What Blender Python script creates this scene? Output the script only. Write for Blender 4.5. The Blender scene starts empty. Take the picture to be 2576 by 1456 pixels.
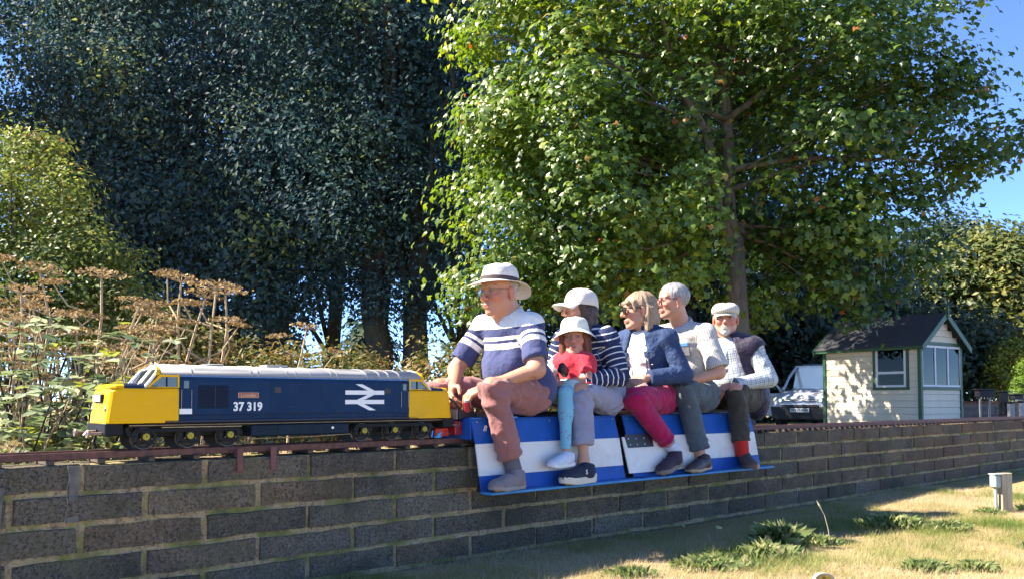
import bpy, math, random
import numpy as np
from mathutils import Vector, Matrix
random.seed(7); RNG = np.random.default_rng(11)
SC = bpy.context.scene; COL = SC.collection
R = math.radians
# ------------------------------------------------------------------ camera
cam_d = bpy.data.cameras.new('camera'); cam = bpy.data.objects.new('camera', cam_d); COL.objects.link(cam)
cam_d.sensor_width = 36.0; cam_d.lens = 36.0 * 2100 / 2576
cam_d.shift_y = (917 - 728) / 2576; cam_d.clip_start = 0.05; cam_d.clip_end = 5000
CAMZ = 0.80
cam.location = (0, 0, CAMZ); cam.rotation_euler = (R(90 + 2.4), 0, 0)
SC.camera = cam
# ------------------------------------------------------------------ sky and sun
SUN_EL = R(43); LDIR = (math.cos(R(2)), math.sin(R(2)))      # the horizontal way the sunlight travels
W = bpy.data.worlds.new('World'); SC.world = W; W.use_nodes = True
nt = W.node_tree; bg = nt.nodes['Background']
sky = nt.nodes.new('ShaderNodeTexSky'); sky.sky_type = 'NISHITA'; sky.sun_disc = False
sky.sun_elevation = SUN_EL
sun_az = math.atan2(-LDIR[0], -LDIR[1])                       # sky rotation is clockwise from +Y
sky.sun_rotation = sun_az % (2 * math.pi)
sky.altitude = 800; sky.air_density = 0.45; sky.dust_density = 0.0; sky.ozone_density = 10.0
nt.links.new(sky.outputs[0], bg.inputs[0]); bg.inputs[1].default_value = 0.15
sun_d = bpy.data.lights.new('sun', 'SUN'); sun_d.energy = 4.5; sun_d.angle = R(0.53); sun_d.color = (1.0, 0.96, 0.9)
sun = bpy.data.objects.new('sun', sun_d); COL.objects.link(sun)
_l = Vector((LDIR[0] * math.cos(SUN_EL), LDIR[1] * math.cos(SUN_EL), -math.sin(SUN_EL)))
sun.rotation_euler = _l.to_track_quat('-Z', 'Y').to_euler(); sun.location = (-20, 0, 30)
vs = SC.view_settings
vs.view_transform = 'Standard'; vs.look = 'None'; vs.gamma = 1.0; vs.exposure = 2.0
vs.use_white_balance = True; vs.white_balance_temperature = 7500; vs.white_balance_tint = 10
SC.render.engine = 'CYCLES'
try:
    SC.cycles.use_denoising = True; SC.cycles.max_bounces = 4; SC.cycles.transparent_max_bounces = 4; SC.cycles.use_adaptive_sampling = True; SC.cycles.adaptive_threshold = .02
    SC.cycles.diffuse_bounces = 2; SC.cycles.glossy_bounces = 2; SC.cycles.transmission_bounces = 2
    SC.cycles.sample_clamp_indirect = 6.0
except Exception: pass
# ------------------------------------------------------------------ the track frame: u along the wall, v away from the camera, z up
W0 = np.array([-1.757, 2.865]); TD = np.array([.75, .662]); TD /= np.linalg.norm(TD); TM = np.array([-TD[1], TD[0]])
ANG = math.atan2(TD[1], TD[0])
def trk(u, v, z=0.0):
    p = W0 + u * TD + v * TM
    return (float(p[0]), float(p[1]), float(z))
VC = 0.1075          # the middle of the track
def at(px, py, Y):   # the world point seen at pixel (of a 2576 wide picture) at distance Y, used to plan the layout
    a, c = (px - 1288) / 2100, (917 - py) / 2100; p = R(2.4)
    ry = math.cos(p) - c * math.sin(p); rz = math.sin(p) + c * math.cos(p)
    return (a * Y / ry, Y, rz * Y / ry + CAMZ)
# ------------------------------------------------------------------ object helpers
def tag(o, label=None, cat=None, group=None, kind=None):
    if label: o['label'] = label
    if cat: o['category'] = cat
    if group: o['group'] = group
    if kind: o['kind'] = kind
    return o
def empty(name, loc=(0, 0, 0), rz=0.0, label=None, cat=None, group=None, parent=None):
    o = bpy.data.objects.new(name, None); COL.objects.link(o); o.empty_display_size = .1
    o.location = loc; o.rotation_euler = (0, 0, rz)
    if parent: o.parent = parent
    return tag(o, label, cat, group)
def mesh_np(name, V, F, mat=None, parent=None, smooth=False, attrs=None, loc=None):
    """V (n,3); F array (m,k) or list of faces; attrs {name: (n,) float or (n,3) colour}"""
    me = bpy.data.meshes.new(name); V = np.asarray(V, dtype=np.float32)
    if isinstance(F, np.ndarray):
        k = F.shape[1]; m = len(F)
        me.vertices.add(len(V)); me.vertices.foreach_set('co', V.ravel())
        me.loops.add(m * k); me.loops.foreach_set('vertex_index', F.astype(np.int32).ravel())
        me.polygons.add(m); me.polygons.foreach_set('loop_start', np.arange(0, m * k, k, dtype=np.int32))
        me.update(calc_edges=True)
    else:
        me.from_pydata(V.tolist(), [], F); me.update()
    if smooth: me.polygons.foreach_set('use_smooth', np.ones(len(me.polygons), dtype=bool))
    for an, arr in (attrs or {}).items():
        arr = np.asarray(arr, dtype=np.float32)
        if arr.ndim == 1:
            a = me.attributes.new(an, 'FLOAT', 'POINT'); a.data.foreach_set('value', arr)
        else:
            a = me.attributes.new(an, 'FLOAT_COLOR', 'POINT')
            a.data.foreach_set('color', np.hstack([arr, np.ones((len(arr), 1), np.float32)]).astype(np.float32).ravel())
    if mat: me.materials.append(mat)
    return mobj(name, me, parent, loc)
def mobj(name, me, parent=None, loc=None):
    o = bpy.data.objects.new(name, me); COL.objects.link(o)
    if parent: o.parent = parent
    if loc is not None: o.location = loc
    return o
class MB:
    def __init__(s): s.v = []; s.f = []
    def add(s, V, F):
        b = len(s.v); s.v += [tuple(map(float, p)) for p in V]; s.f += [tuple(i + b for i in f) for f in F]; return s
    def box(s, x0, x1, y0, y1, z0, z1):
        return s.add([(x0,y0,z0),(x1,y0,z0),(x1,y1,z0),(x0,y1,z0),(x0,y0,z1),(x1,y0,z1),(x1,y1,z1),(x0,y1,z1)],
                     [(3,2,1,0),(4,5,6,7),(0,1,5,4),(1,2,6,5),(2,3,7,6),(3,0,4,7)])
    def cbox(s, x0, x1, y0, y1, z0, z1, c=.004, jit=0, rnd=random):   # box with chamfered edges
        V = []; idx = {}
        xs, ys, zs = (x0, x1), (y0, y1), (z0, z1)
        for i in (0, 1):
            for j in (0, 1):
                for k in (0, 1):
                    sx, sy, sz = (1 - 2 * i) * c, (1 - 2 * j) * c, (1 - 2 * k) * c
                    q = [rnd.uniform(-jit, jit) for _ in range(3)] if jit else (0, 0, 0)
                    x, y, z = xs[i] + q[0], ys[j] + q[1], zs[k] + q[2]
                    idx[i, j, k] = len(V); V += [(x, y + sy, z + sz), (x + sx, y, z + sz), (x + sx, y + sy, z)]
        F = []
        def face(pts): F.append(tuple(pts))
        I = lambda i, j, k, a: idx[i, j, k] + a
        face([I(0,0,0,0), I(0,0,1,0), I(0,1,1,0), I(0,1,0,0)]); face([I(1,0,0,0), I(1,1,0,0), I(1,1,1,0), I(1,0,1,0)])
        face([I(0,0,0,1), I(1,0,0,1), I(1,0,1,1), I(0,0,1,1)]); face([I(0,1,0,1), I(0,1,1,1), I(1,1,1,1), I(1,1,0,1)])
        face([I(0,0,0,2), I(0,1,0,2), I(1,1,0,2), I(1,0,0,2)]); face([I(0,0,1,2), I(1,0,1,2), I(1,1,1,2), I(0,1,1,2)])
        for j in (0, 1):
            for k in (0, 1):
                q = [I(0,j,k,1), I(1,j,k,1), I(1,j,k,2), I(0,j,k,2)]; face(q if (j ^ k) else q[::-1])
        for i in (0, 1):
            for k in (0, 1):
                q = [I(i,0,k,0), I(i,1,k,0), I(i,1,k,2), I(i,0,k,2)]; face(q[::-1] if (i ^ k) else q)
        for i in (0, 1):
            for j in (0, 1):
                q = [I(i,j,0,0), I(i,j,1,0), I(i,j,1,1), I(i,j,0,1)]; face(q if (i ^ j) else q[::-1])
        for i in (0, 1):
            for j in (0, 1):
                for k in (0, 1):
                    q = [I(i,j,k,0), I(i,j,k,1), I(i,j,k,2)]; face(q if (i ^ j ^ k) else q[::-1])
        return s.add(V, F)
    def tube(s, P, r, n=8, cap=True):
        P = [Vector(p) for p in P]; m = len(P); rs = r if hasattr(r, '__len__') else [r] * m
        V = []; F = []; ref = None
        for i in range(m):
            t = (P[min(i + 1, m - 1)] - P[max(i - 1, 0)]).normalized()
            if ref is None: ref = t.orthogonal().normalized()
            ref = (ref - t * ref.dot(t)); ref = ref.normalized() if ref.length > 1e-6 else t.orthogonal().normalized()
            b = t.cross(ref)
            for k in range(n):
                a = 2 * math.pi * k / n; V.append(P[i] + (ref * math.cos(a) + b * math.sin(a)) * rs[i])
        for i in range(m - 1):
            for k in range(n): F.append((i*n+k, i*n+(k+1)%n, (i+1)*n+(k+1)%n, (i+1)*n+k))
        if cap: F += [tuple(range(n))[::-1], tuple((m-1)*n + k for k in range(n))]
        return s.add(V, F)
    def lathe(s, prof, n=24, axis='z', c=(0, 0, 0), cap=True):     # prof [(radius, height)]
        V = []; F = []
        for (r, h) in prof:
            for k in range(n):
                a = 2 * math.pi * k / n; x, y = r * math.cos(a), r * math.sin(a)
                p = (x, y, h) if axis == 'z' else ((x, h, y) if axis == 'y' else (h, x, y))
                V.append((p[0] + c[0], p[1] + c[1], p[2] + c[2]))
        m = len(prof)
        for i in range(m - 1):
            for k in range(n):
                q = (i*n+k, i*n+(k+1)%n, (i+1)*n+(k+1)%n, (i+1)*n+k); F.append(q[::-1] if axis == 'y' else q)
        if cap: F += [tuple(range(n))[::-1], tuple((m-1)*n + k for k in range(n))]
        return s.add(V, F)
    def prism(s, poly, y0, y1, plane='xz'):     # polygon extruded along the third axis
        n = len(poly)
        f = (lambda p, h: (p[0], h, p[1])) if plane == 'xz' else ((lambda p, h: (p[0], p[1], h)) if plane == 'xy' else (lambda p, h: (h, p[0], p[1])))
        V = [f(p, y0) for p in poly] + [f(p, y1) for p in poly]
        F = [tuple(range(n)), tuple(range(2*n-1, n-1, -1))] + [(i+n, (i+1)%n+n, (i+1)%n, i) for i in range(n)]
        return s.add(V, F)
    def mesh(s, name, mat=None, smooth=False):
        me = bpy.data.meshes.new(name); me.from_pydata(s.v, [], s.f); me.update()
        if smooth: me.polygons.foreach_set('use_smooth', np.ones(len(me.polygons), dtype=bool))
        if mat: me.materials.append(mat)
        return me
    def build(s, name, mat, parent=None, smooth=False, bevel=0, loc=None, fixn=True):
        me = s.mesh(name, mat, smooth)
        if fixn:
            import bmesh
            bm = bmesh.new(); bm.from_mesh(me); bmesh.ops.recalc_face_normals(bm, faces=bm.faces); bm.to_mesh(me); bm.free()
        o = mobj(name, me, parent, loc)
        if bevel:
            md = o.modifiers.new('b', 'BEVEL'); md.width = bevel; md.segments = 2; md.limit_method = 'ANGLE'; md.angle_limit = R(35)
        return o
def text_mesh(name, body, size, mat, parent, M, bold=0.0, depth=0.001, align='CENTER'):
    cu = bpy.data.curves.new(name, 'FONT'); cu.body = body; cu.size = size; cu.align_x = align; cu.align_y = 'CENTER'
    cu.offset = bold; cu.extrude = depth; cu.resolution_u = 3
    tmp = bpy.data.objects.new('tmp', cu); me = bpy.data.meshes.new_from_object(tmp); bpy.data.objects.remove(tmp)
    me.materials.clear(); me.materials.append(mat); me.transform(M)
    return mobj(name, me, parent)
# ------------------------------------------------------------------ materials
class NT:
    def __init__(s, name):
        s.m = bpy.data.materials.new(name); s.m.use_nodes = True; s.t = s.m.node_tree; s.n = s.t.nodes; s.l = s.t.links
        s.p = s.n['Principled BSDF']; s.out = s.n['Material Output']
    def N(s, t, **kw):
        n = s.n.new('ShaderNode' + t)
        for k, v in kw.items():
            if k in ('i',):
                for a, b in v.items(): s.put(n, a, b)
            else: setattr(n, k, v)
        return n
    def put(s, n, key, val):
        inp = n.inputs[key]
        if isinstance(val, bpy.types.NodeSocket): s.l.new(val, inp)
        else:
            if hasattr(inp.default_value, '__len__') and hasattr(val, '__len__') and len(val) == 3 and len(inp.default_value) == 4: val = (*val, 1)
            inp.default_value = val
    def coord(s, kind='Object', scale=None):
        o = s.N('TexCoord').outputs[kind]
        if scale is not None:
            m = s.N('Mapping'); s.l.new(o, m.inputs[0]); m.inputs['Scale'].default_value = scale; return m.outputs[0]
        return o
    def noise(s, scale, detail=4, rough=.55, vec=None, out='Fac', dist=0):
        n = s.N('TexNoise'); n.inputs['Scale'].default_value = scale; n.inputs['Detail'].default_value = detail
        n.inputs['Roughness'].default_value = rough; n.inputs['Distortion'].default_value = dist
        s.l.new(vec if vec is not None else s.coord(), n.inputs['Vector']); return n.outputs[out]
    def ramp(s, fac, stops, interp='LINEAR'):
        n = s.N('ValToRGB'); cr = n.color_ramp; cr.interpolation = interp
        while len(cr.elements) > 1: cr.elements.remove(cr.elements[-1])
        for i, (p, c) in enumerate(stops):
            e = cr.elements[0] if i == 0 else cr.elements.new(p)
            e.position = p; c = (c, c, c) if not hasattr(c, '__len__') else c; e.color = (*c, 1)
        s.l.new(fac, n.inputs[0]); return n.outputs[0]
    def mix(s, fac, a, b, mode='MIX'):
        n = s.N('MixRGB', blend_type=mode); s.put(n, 0, fac); s.put(n, 1, a); s.put(n, 2, b); return n.outputs[0]
    def math(s, op, a, b=None, c=None, clamp=False):
        n = s.N('Math', operation=op, use_clamp=clamp); s.put(n, 0, a)
        if b is not None: s.put(n, 1, b)
        if c is not None: s.put(n, 2, c)
        return n.outputs[0]
    def attr(s, name, out='Fac'):
        n = s.N('Attribute', attribute_name=name); return n.outputs[out]
    def rnd(s): return s.N('ObjectInfo').outputs['Random']
    def bump(s, h, strength=.4, dist=.01, normal=None):
        n = s.N('Bump'); n.inputs['Strength'].default_value = strength; n.inputs['Distance'].default_value = dist
        s.l.new(h, n.inputs['Height'])
        if normal is not None: s.l.new(normal, n.inputs['Normal'])
        return n.outputs[0]
    def set(s, **kw):
        names = dict(col='Base Color', rough='Roughness', metal='Metallic', normal='Normal', spec='Specular IOR Level', trans='Transmission Weight', coat='Coat Weight', sheen='Sheen Weight', emit='Emission Color', emits='Emission Strength', ior='IOR', sss='Subsurface Weight', alpha='Alpha')
        for k, v in kw.items(): s.put(s.p, names[k], v)
        return s
def simple(name, col, rough=.5, metal=0.0, spec=.5, var=.12, vscale=30, bump=0, bscale=80, coat=0):
    t = NT(name); c2 = tuple(min(1, c * (1 + var)) for c in col); c1 = tuple(c * (1 - var) for c in col)
    n = t.noise(vscale, 5)
    t.set(col=t.ramp(n, [(.3, c1), (.7, c2)]), rough=rough, metal=metal, spec=spec, coat=coat)
    if bump: t.set(normal=t.bump(t.noise(bscale, 5), bump, .004))
    return t.m
def leaf_mat(name, stops, trans=.35, rough=.45, attr='rnd', tcol=1.5, gloss=.4):
    t = NT(name); c = t.ramp(t.attr(attr), stops)
    t.set(col=c, rough=rough, spec=gloss)
    tr = t.N('BsdfTranslucent'); hs = t.N('HueSaturation'); hs.inputs['Value'].default_value = tcol; hs.inputs['Saturation'].default_value = 1.1
    t.l.new(c, hs.inputs['Color']); t.l.new(hs.outputs[0], tr.inputs[0])
    mx = t.N('MixShader'); mx.inputs[0].default_value = trans
    t.l.new(t.p.outputs[0], mx.inputs[1]); t.l.new(tr.outputs[0], mx.inputs[2]); t.l.new(mx.outputs[0], t.out.inputs[0])
    return t.m
# ------------------------------------------------------------------ noise in numpy
def vnoise(P, seed=0):
    P = np.asarray(P, dtype=np.float64) + seed * 17.31; i = np.floor(P).astype(np.int64); f = P - i; f = f * f * (3 - 2 * f)
    def h(a): 
        n = (a[:, 0] * 374761393 + a[:, 1] * 668265263 + a[:, 2] * 2147483647 + seed * 974711) & 0x7fffffff
        n = (n ^ (n >> 13)) * 1274126177 & 0x7fffffff; return ((n ^ (n >> 16)) & 0xffff) / 65535.0
    r = 0
    for dx in (0, 1):
        for dy in (0, 1):
            for dz in (0, 1):
                w = (f[:, 0] if dx else 1 - f[:, 0]) * (f[:, 1] if dy else 1 - f[:, 1]) * (f[:, 2] if dz else 1 - f[:, 2])
                r = r + w * h(i + np.array([dx, dy, dz]))
    return r * 2 - 1
def fbm(P, seed=0, oct=3):
    s = 0; a = 1.0; P = np.asarray(P, dtype=np.float64)
    for k in range(oct): s = s + a * vnoise(P * (2 ** k), seed + k); a *= .5
    return s
def unit(a): a = np.array(a, float); return a / (np.linalg.norm(a) + 1e-9)
def painted(name, col, rough=.4, spec=.2, var=.08, vscale=8, dirt=(.12, .10, .08), amt=.55):
    """paint with faint unevenness, scuffs and settled grime"""
    t = NT(name); c2 = tuple(min(1, c * (1 + var)) for c in col); c1 = tuple(c * (1 - var) for c in col)
    c = t.ramp(t.noise(vscale, 5), [(.3, c1), (.7, c2)])
    g = t.ramp(t.noise(5, 6, .75), [(.52, 0.0), (.78, amt)]); c = t.mix(g, c, dirt)
    sc = t.ramp(t.noise(1, 3, .6, t.coord('Object', (12, 12, 240))), [(.66, 0.0), (.72, .35)]); c = t.mix(sc, c, tuple(min(1, x * 1.5 + .05) for x in col))
    t.set(col=c, rough=t.ramp(t.noise(14, 4), [(.3, rough * .75), (.7, min(1, rough * 1.4))]), spec=spec); return t.m
# ================================================================== ground
def mat_ground():
    t = NT('dry_lawn_soil'); n1 = t.noise(1.1, 6, .6); n2 = t.noise(14, 6, .7); n3 = t.noise(160, 3, .7)
    c = t.ramp(n1, [(.3, (.34, .23, .12)), (.5, (.30, .24, .11)), (.68, (.17, .18, .06))])
    c2 = t.ramp(n2, [(.3, (.18, .12, .06)), (.7, (.40, .29, .16))])
    c = t.mix(.3, c, c2); c = t.mix(t.ramp(n3, [(.4, 0.0), (.75, .15)]), c, (.46, .36, .2))
    t.set(col=c, rough=.95, spec=.1, normal=t.bump(n3, .3, .01)); return t.m
def build_ground():
    # one sheet: fine near the wall, coarse to the horizon
    xs = np.concatenate([[-2500, -600, -150, -60, -30], np.linspace(-14, 22, 73), [35, 60, 150, 600, 2500]])
    ys = np.concatenate([[-600, -80, -20, -8], np.linspace(0, 34, 69), [45, 60, 100, 300, 900, 3000]])
    X, Y = np.meshgrid(xs, ys, indexing='ij'); P = np.stack([X.ravel(), Y.ravel(), np.zeros(X.size)], 1)
    Z = .025 * fbm(P * .6, 3) - .012
    v = (P[:, :2] - W0) @ TM
    Z[np.abs(v) < .35] *= .3
    P[:, 2] = np.where((np.abs(P[:, 0]) < 40) & (P[:, 1] < 40), Z, 0)
    n = len(ys); I = np.arange(len(xs) * n).reshape(len(xs), n)
    F = np.stack([I[:-1, :-1], I[1:, :-1], I[1:, 1:], I[:-1, 1:]], -1).reshape(-1, 4)
    o = mesh_np('ground', P, F, mat_ground(), smooth=True); tag(o, 'dry lawn and soil in front of and behind the wall', kind='structure')
build_ground()
# ================================================================== block wall
WTOP = .567; WT = .215
def mat_block():
    t = NT('concrete_block'); r = t.rnd(); geo = t.N('NewGeometry').outputs['Position']
    base = t.ramp(r, [(0, (.12, .105, .09)), (.2, (.17, .148, .122)), (.45, (.23, .2, .165)), (.65, (.185, .16, .13)), (.85, (.25, .195, .145)), (1, (.22, .155, .11))])
    sp = t.noise(85, 4, .85, geo); pit = t.noise(45, 4, .75, geo); big = t.noise(7, 5, .7, geo)
    c = t.mix(t.ramp(sp, [(.38, 0.0), (.5, .55), (.6, .7), (.68, 1.0)]), t.mix(1, base, (.25, .25, .25), 'MULTIPLY'), t.mix(1, base, (1.9, 1.85, 1.75), 'MULTIPLY'))
    c = t.mix(t.ramp(big, [(.44, 0.0), (.66, .6)]), c, (.2, .18, .095))                        # lichen and moss bloom
    c = t.mix(t.ramp(t.noise(2.2, 5, .7, geo), [(.46, 0.0), (.66, .75)]), c, (.07, .064, .056))   # soot-dark patches
    c = t.mix(t.ramp(t.noise(3.1, 6, .75, geo), [(.56, 0.0), (.74, .6)]), c, (.21, .13, .085))  # rusty runs
    c = t.mix(t.ramp(t.noise(130, 1, .5, geo), [(.70, 0.0), (.74, .8)]), c, (.42, .4, .37))     # pale aggregate
    sx = t.N('SeparateXYZ'); t.l.new(geo, sx.inputs[0]); warm = t.math('MULTIPLY', t.math('MULTIPLY', t.math('SUBTRACT', sx.outputs[0], 1.0), .3, clamp=True), t.ramp(t.noise(1.7, 4, .6, geo), [(.35, .0), (.6, .7)])); c = t.mix(warm, c, (.2, .12, .085))    # redder bricks farther along
    t.set(col=c, rough=.95, spec=.15, normal=t.bump(t.math('ADD', sp, t.math('MULTIPLY', pit, 1.8)), 1.0, .016)); return t.m
def mat_mortar():
    t = NT('mossy_mortar'); geo = t.N('NewGeometry').outputs['Position']
    a = t.noise(6, 6, .75, geo); b = t.noise(48, 4, .8, geo)
    c = t.ramp(a, [(.28, (.26, .2, .15)), (.40, (.54, .39, .24)), (.50, (.52, .4, .23)), (.56, (.30, .29, .10)), (.62, (.2, .2, .07)), (.70, (.46, .38, .28))])
    c = t.mix(t.ramp(b, [(.34, .8), (.55, 0.0)]), c, (.12, .10, .07)); c = t.mix(t.ramp(t.noise(2.2, 5, .7, geo), [(.54, 0.0), (.74, .7)]), c, (.09, .08, .06))
    t.set(col=c, rough=.95, spec=.1, normal=t.bump(b, 1.0, .02)); return t.m
MBLK = mat_block(); MMOR = mat_mortar()
wall = empty('block_wall', trk(0, 0, 0), ANG, 'long low concrete block wall with yellow mossy mortar, carrying the rails', 'wall')
U0, U1 = -.9, 12.2
def build_wall():
    du = .02; us = np.arange(U0, U1 + du, du); zs = np.linspace(-.1, WTOP - .006, 34)
    UU, ZZ = np.meshgrid(us, zs, indexing='ij'); P = np.stack([UU.ravel(), np.zeros(UU.size), ZZ.ravel()], 1)
    P[:, 1] = .0115 + .0035 * fbm(P * np.array([9, 1, 16]), 5)
    n = len(zs); I = np.arange(UU.size).reshape(UU.shape)
    F = np.stack([I[:-1, :-1], I[1:, :-1], I[1:, 1:], I[:-1, 1:]], -1).reshape(-1, 4).tolist()
    b = len(P); zt = WTOP - .006
    V = P.tolist() + [(U0, WT - .006, -.1), (U1, WT - .006, -.1), (U1, WT - .006, zt), (U0, WT - .006, zt), (U0, .02, zt + .001), (U1, .02, zt + .001)]
    F += [(b + 1, b, b + 3, b + 2), (b + 4, b + 5, b + 2, b + 3)]
    mesh_np('mortar', V, F, MMOR, wall, smooth=False)
    rr = random.Random(3)
    var = []
    def rough_block(L, H):       # irregular outline, slightly proud middle: 48 triangles
        pts = []
        for k in range(6): pts.append((-L + 2 * L * k / 6, -H))
        for k in range(2): pts.append((L, -H + 2 * H * k / 2))
        for k in range(6): pts.append((L - 2 * L * k / 6, H))
        for k in range(2): pts.append((-L, H - 2 * H * k / 2))
        n = len(pts); q = [(x + rr.uniform(-.004, .003) * (1 if abs(x) < L else 1), z + rr.uniform(-.004, .0035)) for x, z in pts]
        V = [(x * .985, rr.uniform(.0, .004), z * .95) for x, z in q] + [(x, .02, z) for x, z in q] + [(x, WT, z) for x, z in q] + [(rr.uniform(-.03, .03), -.003, rr.uniform(-.01, .01))]
        F = [(k, (k + 1) % n, 3 * n) for k in range(n)] + [(k + n, (k + 1) % n + n, (k + 1) % n, k) for k in range(n)] + [(k + 2 * n, (k + 1) % n + 2 * n, (k + 1) % n + n, k + n) for k in range(n)]
        return MB().add(V, F).mesh('block', MBLK)
    for k in range(16): var.append(rough_block(.2155, .0460))
    ztop = [WTOP - .0505 - .1115 * k for k in range(6)]
    for k, zc in enumerate(ztop):
        first = .717 if k % 2 == 0 else .493
        u = first - .45 * 4 + .225
        while u < U1 - .2:
            if u > U0 + .2:
                o = mobj('block', rr.choice(var), wall, (u + rr.uniform(-.004, .004), rr.uniform(-.004, .003), zc + rr.uniform(-.003, .003)))
                o.rotation_euler = (rr.uniform(-.02, .02), rr.uniform(-.007, .007), rr.uniform(-.008, .008))
            u += .45
    # cement pillar end at the near left and a smeared patch with a crack
    m = simple('grey_cement', (.13, .12, .108), .95, var=.4, vscale=14, bump=.9, bscale=70)
    def smear(u, w, z0, z1, nm):
        k = 9; zs_ = np.linspace(z0, z1, k); Lp = [(u - w * rr.uniform(.6, 1.1), z) for z in zs_]; Rp = [(u + w * rr.uniform(.6, 1.1), z) for z in zs_[::-1]]; MB().prism(Lp + Rp, -.0035, .03).build(nm, m, wall)
    smear(-.004, .024, -.1, .50, 'cement_strip'); smear(.238, .022, .36, .562, 'cement_patch')
    MB().tube([(.215, -.006, .565), (.222, -.007, .52), (.212, -.007, .47), (.219, -.007, .42), (.208, -.006, .36)], .0009, 5).build('mortar_crack', simple('pale_crack', (.3, .28, .25), .9), wall)
build_wall()
# ================================================================== rails
MRAIL = simple('rusty_rail_steel', (.12, .05, .038), .65, .25, var=.35, vscale=40, bump=.3, bscale=120)
MTIE = simple('weathered_sleeper', (.09, .065, .05), .9, var=.4, vscale=25, bump=.4)
track = empty('rail_track', trk(0, 0, 0), ANG, 'rust red rails of the raised miniature railway running along the wall top', 'railway track')
def build_track():
    for vc in (VC - .0635 - .006, VC + .0635 + .006):
        MB().cbox(U0, U1, vc - .006, vc + .006, .582, .609, .002).build('rail', MRAIL, track)
    me = MB().cbox(-.011, .011, .012, WT - .012, .566, .5825, .002).mesh('sleeper', MTIE)
    rr = random.Random(5); u = U0 + .05
    while u < U1 - .05:
        o = mobj('sleeper', me, track, (u + rr.uniform(-.006, .006), rr.uniform(-.006, .006), 0)); o.rotation_euler = (0, 0, rr.uniform(-.05, .05))
        u += .17 if u < 4.4 else .086
    mb = simple('red_brown_bracket', (.15, .055, .05), .7, var=.25)
    for u in (.855, 1.0):
        MB().cbox(u - .013, u + .013, -.012, -.004, .505, .605, .002).box(u - .012, u + .012, -.006, .05, .584, .592).build('bracket', mb, track)
build_track()
def glass_mats():
    t = NT('dark_glass'); t.set(col=(.02, .025, .03), rough=.06, spec=.6); g = t.m
    t2 = NT('clear_glass'); gl = t2.N('BsdfGlossy'); gl.inputs['Roughness'].default_value = .02
    tr = t2.N('BsdfTransparent'); fz = t2.N('LayerWeight'); fz.inputs[0].default_value = .5; mx = t2.N('MixShader')
    t2.l.new(t2.math('MULTIPLY_ADD', t2.math('POWER', fz.outputs['Facing'], 4.0), .5, .012), mx.inputs[0]); t2.l.new(tr.outputs[0], mx.inputs[1]); t2.l.new(gl.outputs[0], mx.inputs[2]); t2.l.new(mx.outputs[0], t2.out.inputs[0])
    return g, t2.m
MGLASSD, MGLASS = glass_mats()
MPANE = MGLASS.copy(); MPANE.name = 'darkened_pane_glass'
for _n in MPANE.node_tree.nodes:
    if _n.type == 'BSDF_TRANSPARENT': _n.inputs[0].default_value = (.42, .47, .45, 1)  # tint darkens the panes: dimness of the interior put into the glass colour
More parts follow.
